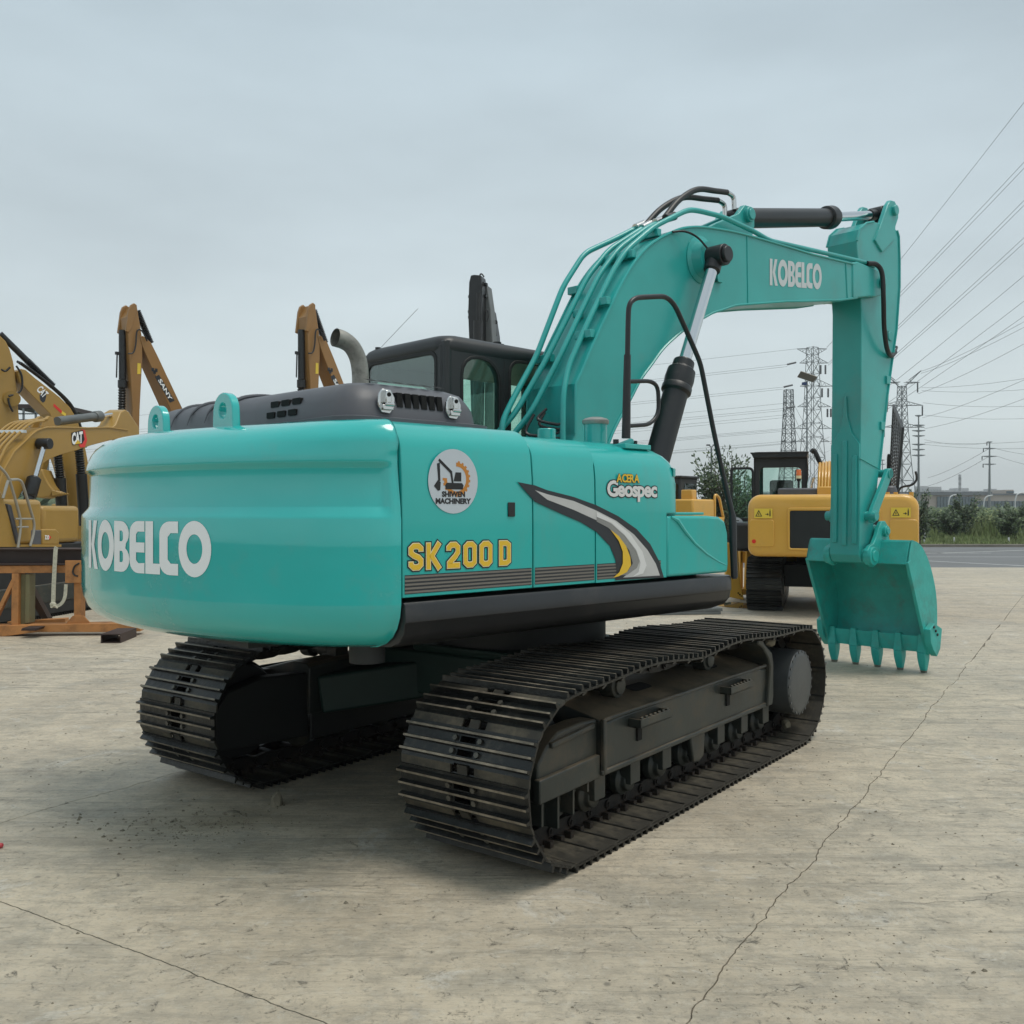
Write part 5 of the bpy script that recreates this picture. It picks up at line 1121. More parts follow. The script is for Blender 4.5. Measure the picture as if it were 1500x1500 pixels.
G().cyl(A, B, .05, n=14).build('cylinder_rod', 'chrome', cy); G().cyl(A - Vector((0, .12, 0)), A + Vector((0, .12, 0)), .10, n=20).build('rod_eye', 'black', cy, bevel=.01)
# badge: white letters, black and red plate, small gold wedge
p = pxpoly(FA, ((118, 633), (119, 629), (124, 629.5), (127.5, 645), (124, 655), (117, 655.5), (114.5, 650), (113, 640)), ya)
g = G(); g.add([(a[0], ya - .006, a[1]) for a in p], [tuple(range(len(p)))]); bd = g.build('badge_red', 'red', BA, smooth=False)
p = pxpoly(FA, ((104, 634), (121, 630), (123.5, 644), (120, 650), (106, 652)), ya); g = G(); g.add([(a[0], ya - .009, a[1]) for a in p], [tuple(range(len(p)))]); g.build('badge_black', 'ink', BA, smooth=False)
A, B, U = FA.P(104.5, 650.5, ya), FA.P(120.5, 647.5, ya), FA.P(104.5, 635, ya); vs, fs, wd = text_geo('CAT', 1, .05, 1, 0)
g = G(); g.add([A + (B - A) * (v[0] / wd) + (U - A) * v[1] + Vector((0, -.013, 0)) for v in vs], fs); g.build('lettering', 'white', BA, smooth=False)
p = pxpoly(FA, ((108.5, 651), (113, 644), (117.5, 649.5)), ya); g = G(); g.add([(a[0], ya - .016, a[1]) for a in p], [(0, 1, 2)]); g.build('badge_gold', 'yellowd', BA, smooth=False)
# right side of the house seen at the picture edge
g = G(); g.prism(pxpoly(FA, ((-60, 700), (-2, 712), (5, 726), (14, 756), (25, 800), (-60, 800)), -1.36), -1.36, -.5); HA = g.build('side_panel', 'cat', CA, bevel=.03)
g = G(); g.prism(pxpoly(FA, ((11, 738), (17, 740), (31, 800), (26, 800)), -1.38), -1.38, -1.0); g.build('black_trim', 'hood', CA, bevel=.01)
for pts in (((-10, 676), (4, 688), (13, 700), (22, 730), (30, 760), (30, 776), (26, 802)), ((15, 703), (30, 702), (35, 714), (43, 742), (50, 764), (50, 778), (44, 800)), ((4, 730), (12, 704))):
    g = G(); g.tube([FA.P(a, b, -1.45) for a, b in pts], .022, 8, bend=.1); g.build('grab_rail', 'rail', CA)
for a, b in (((22, 760), (49, 760)), ((25, 772), (41, 772))):
    g = G(); g.tube([FA.P(*a, -1.45), FA.P(*b, -1.45)], .016, 8); g.build('rail_rung', 'rail', CA)
g = G(); g.prism(pxpoly(FA, ((62, 775), (82, 775), (87, 780), (87, 798), (62, 798)), -1.36), -1.36, -.6); tbx = g.build('tool_box', 'cat', CA, bevel=.02)
g = G(); g.prism(pxpoly(FA, ((47, 776), (62, 776), (62, 799), (46, 799)), -1.35), -1.34, -.6); g.build('step_box', 'hood', CA, bevel=.02)
A, B, U = FA.P(65, 790, -1.36), FA.P(71.5, 790, -1.36), FA.P(65, 784, -1.36); vs, fs, wd = text_geo('320', 1, .03, 1, 0)
g = G(); g.add([A + (B - A) * (v[0] / wd) + (U - A) * v[1] + Vector((0, -.008, 0)) for v in vs], fs); g.build('model_number', 'white', tbx, smooth=False)
g = G(); g.prism(pxpoly(FA, ((71.5, 784), (74.5, 787), (71.5, 790.5)), -1.36), -1.368, -1.362); g.build('badge_red', 'red', tbx, smooth=False)
g = G(); g.prism(pxpoly(FA, ((-20, 797.5), (90, 797.5), (90, 801), (-20, 801)), -1.38), -1.38, -1.2); g.build('deck_edge', 'cat', CA)
g = G(); g.prism(pxpoly(FA, ((20, 745), (42, 740), (56, 752), (58, 798), (24, 798)), -.9), -.9, -.5); g.build('inner_housing', 'black', CA, bevel=.03)

# ---- second: folded boom leaning up to the left
FB = Frame(-8.6, 24.0, -140.)
CB = FB.root('crawler_excavator', label='ochre excavator whose raised boom slants above the level one at the left edge', cat='excavator', group='yellow excavators parked on the left')
base(CB, 'cat', cab=True)
ya, yb = -.26, .28
bp = [(26, 544), (31, 540), (38, 542), (52, 554), (65, 564), (78, 574), (88, 582), (95, 589), (103, 597), (109, 607), (115, 620), (121, 638), (127, 665), (133, 700), (136, 790), (106, 790), (101, 745), (98, 702), (93, 682), (86, 662), (82, 640), (78, 622), (73.5, 606), (55, 587), (37, 568), (30, 560)]
g = G(); g.prism(pxpoly(FB, bp, yb), ya, yb); BB = g.build('boom', 'cat', CB, bevel=.012, ang=22)
for k, o_ in enumerate((.05, .12, .19)):
    g = G(); g.tube([(p.x, yb - .04 - k * .10, p.z + .05 + o_ * .4) for p in [FB.P(a, b, yb) for a, b in ((32, 536), (45, 545), (60, 556), (78, 570), (95, 585), (106, 597), (114, 613), (121, 634), (127, 660))]], .030, 8, bend=.1); g.build('hydraulic_hose', 'hose', BB)
sp_ = [(-30, 455), (-14, 470), (0, 491), (9, 500), (15, 512), (20, 530), (23, 550), (25, 570), (27, 594), (29, 624), (26, 640), (12, 700), (-10, 760), (-22, 740), (-20, 640), (-24, 560)]
g = G(); g.prism(pxpoly(FB, sp_, .20), -.18, .20); g.build('arm', 'cat', CB, bevel=.02, ang=22)
A, B = FB.P(0, 489, .0), FB.P(78, 566, .0); d = (B - A).normalized(); g = G(); g.cyl(A, A + d * .5 * (B - A).length, .07, n=14); bellows(g, A + d * .5 * (B - A).length, B, .085, 22); g.build('arm_cylinder', 'black', CB)
for pts in (((24, 536), (33, 549), (33, 570), (26, 577), (13, 580)), ((12, 583), (14, 594), (19, 603)), ((2, 541), (8, 545), (15, 538))):
    g = G(); g.tube([FB.P(a, b, .30) for a, b in pts], .022, 8, bend=.2); g.build('hydraulic_hose', 'hose', CB)
g = G(); g.cyl(FB.P(18, 584, .18), FB.P(18, 584, .30), .17, n=18); g.build('arm_boss', 'cat', CB)
logo_sign(FB, 'CAT', 53, 571, 64, 583, yb, 11, BB, shear=0)
p = pxpoly(FB, ((58, 579), (66, 572), (68, 580), (66, 588), (63, 590), (59, 586)), yb); g = G(); g.add([(a[0], yb + .003, a[1]) for a in p], [tuple(range(len(p)))]); g.build('badge_black', 'char', BB, smooth=False)
p = pxpoly(FB, ((79, 591), (91, 602), (90, 606), (78, 595)), yb); g = G(); g.add([(a[0], yb + .004, a[1]) for a in p], [(0, 1, 2, 3)]); g.build('warning_strip', 'red', BB, smooth=False)
p = pxpoly(FB, ((91, 602), (97, 606), (96, 610), (90, 606)), yb); g = G(); g.add([(a[0], yb + .004, a[1]) for a in p], [(0, 1, 2, 3)]); g.build('warning_label', 'wyellow', BB, smooth=False)
for x0, z0, z1 in ((88, 668, 800), (119, 662, 770)):
    g = G(); A, B, C_2 = FB.P(x0 - 4, z0 - 10, .6), FB.P(x0 + 0, z0 + 32, .6), FB.P(x0 + 5, z1, .6); bellows(g, A, B, .105, 12); g.cyl(B, C_2, .12, n=14); g.build('boom_cylinder', 'black', CB)

# ---- two tan excavators with the boom and arm folded to a peak
def peak_machine(name, F_, label, grp):
    r = F_.root(name, label=label, cat='excavator', group=grp); base(r, 'sany', cab=True); ya, yb = -.24, .24
    st = [(188, 464), (195, 454), (198, 447), (201, 448.5), (203.5, 464), (206, 479), (208.5, 495), (209, 522), (207.5, 552), (205, 600), (204, 640), (202, 700), (198, 790), (190, 790), (194, 640), (194.5, 596), (191.5, 545), (189.3, 515), (188, 479)]
    g = G(); g.prism(pxpoly(F_, st, yb - .02), ya + .04, yb - .02); a_ = g.build('arm', 'sany', r, bevel=.015, ang=25)
    for y0 in (ya, yb - .07):
        g = G(); g.prism(pxpoly(F_, ((187, 470), (189, 455), (192, 447), (197, 444), (201, 447), (201, 456), (194, 480), (189, 487), (185, 485)), yb), y0, y0 + .07); g.build('cylinder_ear', 'sany', a_, bevel=.012)
    bm_ = [(205.5, 493), (210, 492), (215, 496), (221.6, 502), (233, 525), (262.7, 589), (285, 640), (305, 700), (312, 770), (285, 770), (278, 690), (262, 630), (246.6, 591.6), (218.7, 530), (211, 512), (208, 504)]
    g = G(); g.prism(pxpoly(F_, bm_, yb), ya, yb); b_ = g.build('boom', 'sany', r, bevel=.012, ang=25)
    A, B, C_2, D_ = (F_.P(*q) for q in ((179.5, 484, 0.), (179.5, 556, 0.), (179, 562, 0.), (178, 640, 0.)))
    off = Vector((0, 0, 0)); g = G(); g.cyl(A + off, B + off, .095, n=16); g.lathe(B + off - Vector((0, 0, .1)), (0, 0, -1), ((.12, -.08), (.12, .12)), 16); g.tube([A + off + Vector((.15, .0, -.65)), A + off + Vector((.17, 0, -1.3))], .02, 6); g.box(A.x + off.x, A.x + off.x + .2, -.03, .03, A.z - .68, A.z - .60); bellows(g, C_2 + off, D_ + off, .105, 20); g.build('bucket_cylinder', 'black', r)
    g = G(); A, B = F_.P(201, 455, 0.), F_.P(221, 503, 0.); bellows(g, A, B, .10, 20); g.build('arm_cylinder', 'black', r)
    for o_ in (.0, .12):
        g = G(); g.tube([Vector((p.x, o_, p.z + .05)) for p in [F_.P(a, b, yb) for a, b in ((216, 500), (226, 514), (235, 530), (250, 560), (264, 590), (286, 636))]], .03, 6); g.build('hydraulic_hose', 'hose', b_)
    g = G(); g.tube([F_.P(a, b, yb + .05) for a, b in ((216, 500), (209, 485), (203, 482), (200, 487), (199.5, 505), (196, 518), (188, 518))], .020, 8, bend=.15); g.build('hydraulic_hose', 'hose', r)
    p = pxpoly(F_, ((201.5, 532), (206, 532.5), (206, 548), (201, 548)), yb - .02); g = G(); g.add([(a[0], yb - .014, a[1]) for a in p], [(0, 1, 2, 3)]); g.build('warning_label', 'wyellow', a_, smooth=False)
    p = pxpoly(F_, ((227, 552), (233, 549), (256, 587), (249, 590)), yb); g = G(); g.add([(a[0], yb + .003, a[1]) for a in p], [(0, 1, 2, 3)]); g.build('name_plate', 'char', b_, smooth=False)
    logo_sign(F_, 'SANY', 231.5, 557, 248.5, 587, yb, 6.0, b_, shear=0)
    for a, b in ((224, 541), (226.5, 544.5), (229, 542)):
        q = F_.P(a, b, yb); g = G(); g.box(q.x - .04, q.x + .04, yb, yb + .004, q.z - .06, q.z + .04); g.build('plate_block', 'char', b_, smooth=False)
    return r
FS = Frame(-9.4, 27.2, -142.)
GS_ = 'tan excavators with boom and arm folded to a peak'
S1 = peak_machine('crawler_excavator', FS, 'tan excavator whose folded arm peaks above the left lifting lug', GS_)
def copy_tree(o, parent=None):
    c = o.copy(); COL.objects.link(c)
    if parent is not None: c.parent = parent; c.matrix_parent_inverse = o.matrix_parent_inverse.copy()
    for ch in list(o.children): copy_tree(ch, c)
    return c
S2 = copy_tree(S1); S2.location = (S1.location.x + 4.86, S1.location.y - .05, 0); S2['label'] = 'tan excavator whose folded arm peaks behind the grey hood beside the exhaust pipe'

# ---- black excavator arm behind the cab
FK = Frame(-.15, 24.5, -165.)
KB = FK.root('crawler_excavator', label='black excavator whose folded arm rises behind the dark cab roof', cat='excavator')
base(KB, 'black', cab=True)
g = G(); yz = [(691.5, 417), (694, 407), (699, 406), (709, 407), (710.5, 425), (709, 460), (709, 500), (704, 742), (698, 742), (691.5, 500), (690, 460)]
g.prism([FK.oncross(a, b, 1.6) for a, b in yz], 1.45, 1.85, 'x'); ar = g.build('arm', 'black', KB, bevel=.02)
g = G(); g.prism([FK.oncross(a, b, 1.6) for a, b in ((709, 417), (712, 416), (717, 452), (720, 500), (724, 742), (706, 742), (709, 500))], 1.1, 1.5, 'x'); g.build('arm_rear_plate', 'grey', KB, bevel=.02)
g = G(); g.prism([FK.oncross(a, b, .9) for a, b in ((712, 466), (719, 453), (722, 455), (728, 492), (738, 742), (716, 742), (713, 500))], .6, 1.1, 'x'); g.build('boom', 'black', KB, bevel=.02)
g = G(); c = [Vector((1.95, *FK.oncross(a, b, 1.95))) for a, b in ((701, 430), (700, 470), (700, 500), (700, 620))]; g.cyl(c[0], c[1], .05, n=10); g.cyl(c[1], c[3], .11, n=14); g.build('bucket_cylinder', 'hose', ar)
for q in ((689.5, 435), (689, 457), (689.3, 465), (691, 481), (710, 434), (711, 417)):
    v = Vector((1.6, *FK.oncross(*q, 1.6))); g = G(); g.box(v.x - .05, v.x + .05, v.y - .05, v.y + .05, v.z - .03, v.z + .03); g.build('pipe_clamp', 'black', ar)
for pts in (((702, 409), (703, 402), (706, 401), (709, 406)), ((708, 413), (703, 428), (700, 441), (699, 470)), ((710, 456), (714, 453), (716, 462), (713, 472)), ((719, 456), (724, 470), (728, 470), (728, 474), (724, 474)), ((722, 462), (727, 492))):
    g = G(); g.tube([Vector((1.95 if pts[0][0] < 712 else 1.1, *FK.oncross(a, b, 1.95 if pts[0][0] < 712 else 1.1))) for a, b in pts], .018, 6, bend=.1); g.build('hydraulic_hose', 'hose', ar)

# ---- a toothed bucket hanging from another machine between the booms
FT = Frame(-9.9, 21.0, 75.)
g = G(); g.prism(pxpoly(FT, ((50, 728), (47, 716), (55, 703), (58, 690), (61, 686), (66, 698), (73, 711), (79, 718), (74, 727), (62, 730)), -.5), -.5, .5); 
TBK = FT.root('hanging_bucket', label='brown yellow digging bucket with teeth held up behind the silver grab rails', cat='bucket')
TB_ = g.build('bucket_body', 'cat', TBK, bevel=.03)
g = G(); g.prism(pxpoly(FT, ((40, 700), (58, 664), (66, 668), (56, 706)), -.3), -.25, .25); g.build('bucket_arm', 'cat', TBK, bevel=.02)
for k in range(4):
    y = -.45 + k * .3; g = G(); A, B = FT.P(76, 722, -.5), FT.P(89, 723, -.5); g.loft([[(A.x, y - .07, A.z - .07), (A.x, y + .07, A.z - .07), (A.x, y + .07, A.z + .07), (A.x, y - .07, A.z + .07)], [(B.x, y - .03, B.z - .015), (B.x, y + .03, B.z - .015), (B.x, y + .03, B.z + .015), (B.x, y - .03, B.z + .015)]]); g.build('bucket_tooth', 'cat', TBK, bevel=.01)
# ---- more yellow kit further back between the boom cylinders
g = G(); P0, P1 = at(74, 764, 26), at(91, 738, 26); g.box(P0.x, P1.x + .35, 26, 27.4, .0, P1.z); 
o = g.build('engine_cover', 'cat', bevel=.05); 
r_ = empty('compact_loader', (0, 0, 0), label='small yellow loader body standing far back between the excavators on the left', cat='loader'); o.parent = r_
g = G(); g.lathe((P0.x - .35, 26.2, .55), (0, 1, 0), ((.15, 0), (.5, .02), (.55, .1), (.55, .35), (.5, .42), (.15, .44)), 24); g.build('wheel', 'black', r_)
g = G(); g.lathe((P0.x + 1.2, 26.2, .55), (0, 1, 0), ((.15, 0), (.5, .02), (.55, .1), (.55, .35), (.5, .42), (.15, .44)), 24); g.build('wheel', 'black', r_)
g = G(); g.box(P0.x - .9, P0.x + .1, 26.1, 27.3, .5, 1.5); g.build('front_frame', 'grey', r_, bevel=.04)

# ---- steel rack
FC = Frame(-7.9, 13.45, 86.)
RK = FC.root('steel_rack', label='faded orange steel rack with a dark beam on top, in front of the left excavators', cat='rack')
def rb(pts, y0, y1, name, m, **k):
    g = G(); g.prism(pxpoly(FC, pts, y0), y0, y1); return g.build(name, m, RK, bevel=.006, **k)
rb(((-40, 803.5), (212, 803.5), (212, 806), (-40, 806)), -.12, .18, 'beam_flange', 'maroon'); rb(((-40, 805), (212, 805), (212, 827), (-40, 827)), .02, .06, 'beam_web', 'maroon'); rb(((-40, 825), (212, 825), (212, 828), (-40, 828)), -.12, .18, 'beam_flange', 'maroon')
rb(((-40, 829), (96, 828), (96, 839), (-40, 840)), -.08, .10, 'cross_rail', 'rack')
rb(((95, 821), (118, 821), (118, 854), (95, 854)), -.13, -.10, 'gusset_plate', 'rack'); rb(((104, 854), (204, 852), (204, 828), (104, 828)), .10, .16, 'cross_rail', 'rack')
rb(((17, 840), (27, 840), (26.5, 918), (16, 918)), -.10, .12, 'leg_flange', 'rack'); rb(((27, 841), (37, 841), (37, 916), (26, 916)), -.02, .02, 'leg_web', 'rackolive'); rb(((37, 841), (43.5, 841), (43, 913), (36, 913)), -.05, .14, 'leg_flange', 'rackolive')
rb(((108, 854), (118.5, 854), (118.5, 916), (108, 916)), -.05, .12, 'leg', 'rack'); rb(((106, 902), (122, 902), (136, 917), (93, 917)), -.08, -.05, 'foot_gusset', 'rack')
g = G(); g.bar(FC.P(21, 850, -.06), FC.P(-6, 905, -.06), .09, .05); g.build('brace', 'rack', RK); g = G(); g.bar(FC.P(43, 860, .15), FC.P(72, 912, .9), .10, .10); g.build('brace', 'maroon', RK)
rb(((-30, 917), (175, 913), (205, 918), (205, 925), (165, 926), (55, 926), (-30, 937)), -.16, .10, 'base_rail', 'rack'); rb(((10, 911), (95, 906), (95, 912), (12, 917)), .45, .60, 'base_rail', 'rack')
rb(((32, 920), (56, 920), (52, 924), (30, 924)), -.40, -.16, 'foot_plate', 'maroon')
g = G(); P0 = FC.P(172, 936, -.30); 
g.box(P0.x, P0.x + .26, -.95, -.30, .0, .012); g.box(P0.x, P0.x + .26, -.95, -.30, .11, .122); g.box(P0.x, P0.x + .012, -.95, -.30, .012, .11); g.box(P0.x + .248, P0.x + .26, -.95, -.30, .012, .11); g.build('box_section', 'maroon', RK)
for c in RK.children:
    if c.name.startswith('brace'): pass
g = G(); A, B = FC.P(108, 826, -.14), FC.P(118, 826, -.14); g.tube([FC.P(116, 825, -.14), FC.P(109, 829, -.14), FC.P(106, 838, -.14), FC.P(109, 843, -.14), FC.P(114, 844, -.14)], .012, 6, bend=.03); g.build('hook_mark', 'black', RK)
# webbing sling over the beam
g = G()
def strap(pts, w, t_=.006):
    P = [Vector(p) for p in pts]; R = []
    for i, p in enumerate(P):
        d = (P[min(i + 1, len(P) - 1)] - P[max(i - 1, 0)]).normalized(); n = Vector((-d.z, 0, d.x)); R.append([p + n * (w / 2) + Vector((0, -t_, 0)), p - n * (w / 2) + Vector((0, -t_, 0)), p - n * (w / 2) + Vector((0, t_, 0)), p + n * (w / 2) + Vector((0, t_, 0))])
    g.loft(R)
strap(spline([FC.P(a, b, -.15) for a, b in ((83, 801.5), (81.5, 806), (80, 830), (78.5, 860), (78, 878), (77, 887))], 20), .055)
strap(spline([FC.P(a, b, -.16) for a, b in ((76, 886), (82, 888), (90, 884), (95, 874), (96.5, 856))], 16), .045)
g.ball(FC.P(77.5, 885, -.16), .04, sc=(1.2, .6, .8)); g.tube(spline([FC.P(a, b, -.18) for a, b in ((74, 884), (75, 890), (80, 887), (84, 891))], 10), .010, 6)
sl = g.build('lifting_sling', 'webbing'); sl.location = (FC.c[0], FC.c[1], 0); sl.rotation_euler = (0, 0, FC.rz); tag(sl, 'dirty white webbing sling hanging in a loop from the dark beam of the rack', 'sling')

# ------------------------------------------------------------------ right side: machine seen from behind
FR2 = Frame(6.07, 18.15, 18.)
CR = FR2.root('crawler_excavator', label='bright yellow excavator seen from behind with orange beacon, beyond the turquoise bucket', cat='excavator')
tracks(CR, half=2.1, gauge=1.10, h=.93, shoes=True)
XR = -2.72
def cr(px, py, x=XR): return FR2.oncross(px, py, x)
def crP(px, py, x=XR): y, z = FR2.oncross(px, py, x); return Vector((x, y, z))
g = G(); g.cyl((0, 0, .6), (0, 0, 1.1), .6, n=24); g.box(-.7, .7, -.9, .9, .35, .75); g.box(-2.3, 1.2, -1.25, 1.25, .98, 1.15); g.build('centre_frame', 'under', CR)
yl, zt = cr(1095, 725); yr_, zb = cr(1347.5, 819); zt = cr(1200, 724)[1]
ym = (yl + yr_) / 2; hw = (yl - yr_) / 2
def crow(x0, ins, dz=0): return rrect(ym - hw + ins, ym + hw - ins, zb + ins, zt - ins, (.16, .22, .22, .16), 7)
g = G(); g.loft([[(XR + x, p[0], p[1]) for p in crow(0, i_)] for x, i_ in ((.0, .10), (.015, .05), (.05, .018), (.12, .0), (1.3, .0))]); CWR = g.build('counterweight', 'catb', CR, ang=50)
# recessed black grille, lower shelf and side pads
a, b = cr(1157, 803), cr(1287, 748)
g = G(); g.prism(rrect(b[0], a[0], a[1], b[1], .03, 3), XR - .012, XR + .05, 'x'); g.build('rear_grille', 'black', CWR, bevel=.008)
g = G(); g.ringplate(rrect(b[0] - .04, a[0] + .04, a[1] - .04, b[1] + .05, .06), rrect(b[0], a[0], a[1], b[1], .03), XR - .022, XR + .03, 'x'); g.build('grille_surround', 'catb', CWR, bevel=.012)
for x0, x1 in ((1098, 1134), (1303, 1345)):
    a, b = cr(x0, 801), cr(x1, 761); g = G(); g.prism(rrect(b[0], a[0], a[1], b[1], .05, 4), XR - .018, XR + .05, 'x'); g.build('pressed_panel', 'catb', CWR, bevel=.012)
for x0, x1, y0, y1 in ((1105, 1131.5, 745, 759), (1305, 1334, 743.5, 758)):
    a, b = cr(x0, y1), cr(x1, y0); xx = XR - .021; g = G(); g.add([(xx, a[0], a[1]), (xx, b[0], a[1]), (xx, b[0], b[1]), (xx, a[0], b[1])], [(0, 1, 2, 3)]); lb = g.build('warning_label', 'wyellow', CWR, smooth=False)
    g = G(); w_, h_ = a[0] - b[0], b[1] - a[1]; X = xx - .003
    tri = [(a[0] - w_ * .06, a[1] + h_ * .18), (a[0] - w_ * .44, a[1] + h_ * .18), (a[0] - w_ * .25, a[1] + h_ * .86)]; inn = [(a[0] - w_ * .12, a[1] + h_ * .25), (a[0] - w_ * .38, a[1] + h_ * .25), (a[0] - w_ * .25, a[1] + h_ * .70)]
    g.ringplate(tri, inn, X, X + .001, 'x'); g.box(X, X + .001, a[0] - w_ * .27, a[0] - w_ * .23, a[1] + h_ * .32, a[1] + h_ * .52)
    g.box(X, X + .001, a[0] - w_ * .90, a[0] - w_ * .84, a[1] + h_ * .2, a[1] + h_ * .75); g.box(X, X + .001, a[0] - w_ * .89, a[0] - w_ * .85, a[1] + h_ * .78, a[1] + h_ * .90)
    g.box(X, X + .001, a[0] - w_ * .80, a[0] - w_ * .62, a[1] + h_ * .38, a[1] + h_ * .44); g.box(X, X + .001, a[0] - w_ * .76, a[0] - w_ * .72, a[1] + h_ * .3, a[1] + h_ * .52); g.build('label_print', 'ink', lb, smooth=False)
q = crP(1104.5, 793); g = G(); g.cyl((XR - .022, q.y, q.z), (XR - .012, q.y, q.z), .034, n=20); g.build('reflector', 'red', CWR)
# housing behind the counterweight
g = G(); g.box(XR + 1.3, .9, -1.3, .35, 1.15, zt - .06); g.box(XR + 1.3, -.5, .35, 1.3, 1.15, zt - .08); g.build('engine_housing', 'catb', CR, bevel=.05)
g = G(); a, b = cr(1140, 724, -2.0), cr(1208, 715, -2.0); g.box(-2.2, -1.2, b[0], a[0], a[1] - .1, b[1]); g.build('engine_hood', 'hood', CR, bevel=.03)
a, b = cr(1197, 724, -2.1), cr(1222, 713, -2.1); g = G(); g.box(-2.3, -1.6, b[0], a[0], a[1] - .05, b[1]); g.build('hood_hinge', 'catb', CR, bevel=.02)
# cab
xc = -.9
a, b = cr(1104, 790, xc), cr(1182.5, 664, xc)
CBR = empty('cab', (0, 0, 0)); CBR.parent = CR
wa, wb = cr(1112.5, 724, xc), cr(1174, 684.5, xc)
g = G(); g.ringplate(rrect(b[0], a[0], a[1], b[1], .05), rrect(wb[0], wa[0], wa[1] - .1, wb[1], .08), xc, xc + .06, 'x'); g.build('rear_wall', 'cabpaint', CBR, bevel=.012)
g = G(); g.prism(rrect(wb[0], wa[0], wa[1] - .1, wb[1], .08), xc + .02, xc + .026, 'x'); g.build('rear_window', 'glass', CBR, smooth=False)
g = G(); g.ringplate(rrect(xc, .75, a[1], b[1], .05), rrect(xc + .12, .65, 1.6, b[1] - .14, .08), b[0], b[0] + .05, 'y'); g.ringplate(rrect(xc, .75, a[1], b[1], .05), rrect(xc + .12, .65, 1.6, b[1] - .14, .08), a[0] - .05, a[0], 'y'); g.ringplate(rrect(b[0], a[0], a[1], b[1], .05), rrect(b[0] + .08, a[0] - .08, 1.5, b[1] - .12, .08), .7, .75, 'x'); g.build('side_wall', 'cabpaint', CBR, bevel=.01)
g = G(); g.prism(rrect(xc - .02, .78, b[0] - .01, a[0] + .01, .1, 4), b[1] - .02, b[1] + .04, 'z'); g.build('cab_roof', 'cabpaint', CBR, bevel=.015)
c, d = cr(1101, 671, xc - .12), cr(1183, 662.5, xc - .12)
g = G(); g.prism([(d[0] - .01, d[1]), (c[0] + .01, d[1]), (c[0] - .03, c[1]), (d[0] + .02, c[1])], xc - .16, xc + .0, 'x'); g.box(xc - .18, xc + .02, d[0] - .02, c[0] + .02, d[1] - .012, d[1] + .012); g.build('roof_visor', 'black', CBR, bevel=.006)
g = G(); g.box(-.2, .3, (a[0] + b[0]) / 2 - .25, (a[0] + b[0]) / 2 + .25, 1.5, 1.8); g.box(-.35, -.2, (a[0] + b[0]) / 2 - .22, (a[0] + b[0]) / 2 + .22, 1.7, 2.35); g.build('seat', 'seat', CBR, bevel=.05)
# open door on the left
c, d = cr(1069.5, 800, .2), cr(1104, 684, .2)
g = G(); g.ringplate(rrect(d[0], c[0], 1.25, d[1], (.04, .04, .09, .04)), rrect(d[0] + .04, c[0] - .05, cr(0, 762, .2)[1] if False else 1.60, d[1] - .05, (.03, .03, .06, .03)), .2, .24, 'x'); g.box(.2, .24, d[0] + .02, c[0] - .03, 1.28, 1.62); dr = g.build('cab_door', 'black', CBR, bevel=.008)
g = G(); g.box(.215, .222, d[0] + .03, c[0] - .03, 1.6, d[1] - .03); g.build('door_window', 'glass', CBR, smooth=False)
a, b = cr(1066, 828, -.8), cr(1097, 768, -.8); g = G(); g.box(-1.2, .6, b[0] - .1, a[0] - .15, 1.02, 1.55); g.build('step_housing', 'black', CR, bevel=.06)
q = crP(1078.5, 768, -.95); g = G(); g.cyl(q, q + Vector((.01, 0, 0)), .13, n=28); tg_ = g.build('round_tag', 'sticker', CR)
g = G()
for k in range(4): g.box(q.x - .003, q.x - .001, q.y - .05 + (k % 2) * .03, q.y + .02 + (k % 2) * .03, q.z + .06 - k * .035, q.z + .075 - k * .035)
g.build('tag_print', 'ink', tg_, smooth=False)
# beacon
q0, q1, q2_, q3 = crP(1170, 726, -1.9), crP(1170, 705, -1.9), crP(1170, 701, -1.9), crP(1170, 688, -1.9)
bc = empty('beacon', (0, 0, 0)); bc.parent = CR
g = G(); g.cyl(q0, q1, .018, n=10); g.cyl(q1, q2_, .03, .045, n=14); g.cyl(q0 - Vector((0, 0, .02)), q0 + Vector((0, 0, .06)), .05, n=12); g.build('beacon_stem', 'black', bc)
g = G(); g.cyl(q2_, q2_ + Vector((0, 0, .05)), .046, n=16); g.build('beacon_base', 'cream', bc); g = G(); g.cyl(q2_ + Vector((0, 0, .05)), q3, .044, .040, n=16); g.build('beacon_lens', 'orange', bc, bevel=.006)
g = G(); g.tube([q1 + Vector((0, .055, 0)), q1 + Vector((0, .055, .20)), q1 + Vector((0, -.055, .20)), q1 + Vector((0, -.055, 0))], .008, 6, bend=.03); g.build('beacon_guard', 'black', bc)
# boom foot with cream pipes, exhaust
for k in range(6):
    x0 = 1199 + k * 4.6; g = G(); g.tube([crP(x0, 716, -.6), crP(x0 + 1.2, 690, -.4), crP(x0 + 2, 678 - k * .8, .1), crP(x0 + 3, 680, .9)], .028, 8, bend=.2); g.build('hydraulic_pipe', 'catb', CR)
bmz = [(0.2, 1.5), (.0, 1.9), (.6, 3.0), (1.6, 3.9), (3.2, 4.2), (4.5, 3.6), (5.0, 3.0), (4.8, 2.8), (3.2, 3.6), (2.0, 3.3), (1.2, 2.4), (.8, 1.6)]
g = G(); yy = crP(1212, 700, -.6).y - .10
g.prism([(x, .9 + (z - .9) * .50) for x, z in bmz], yy - .28, yy + .16); g.build('boom', 'catb', CR, bevel=.02, ang=25)
g = G(); g.prism([(4.5, 2.6), (5.1, 2.8), (5.2, 2.4), (4.7, .6), (4.4, .6)], yy - .2, yy + .1); g.prism([(4.0, .9), (4.9, .8), (5.0, .2), (4.4, .02), (3.9, .3)], yy - .6, yy + .5); g.build('arm', 'catb', CR, bevel=.02)
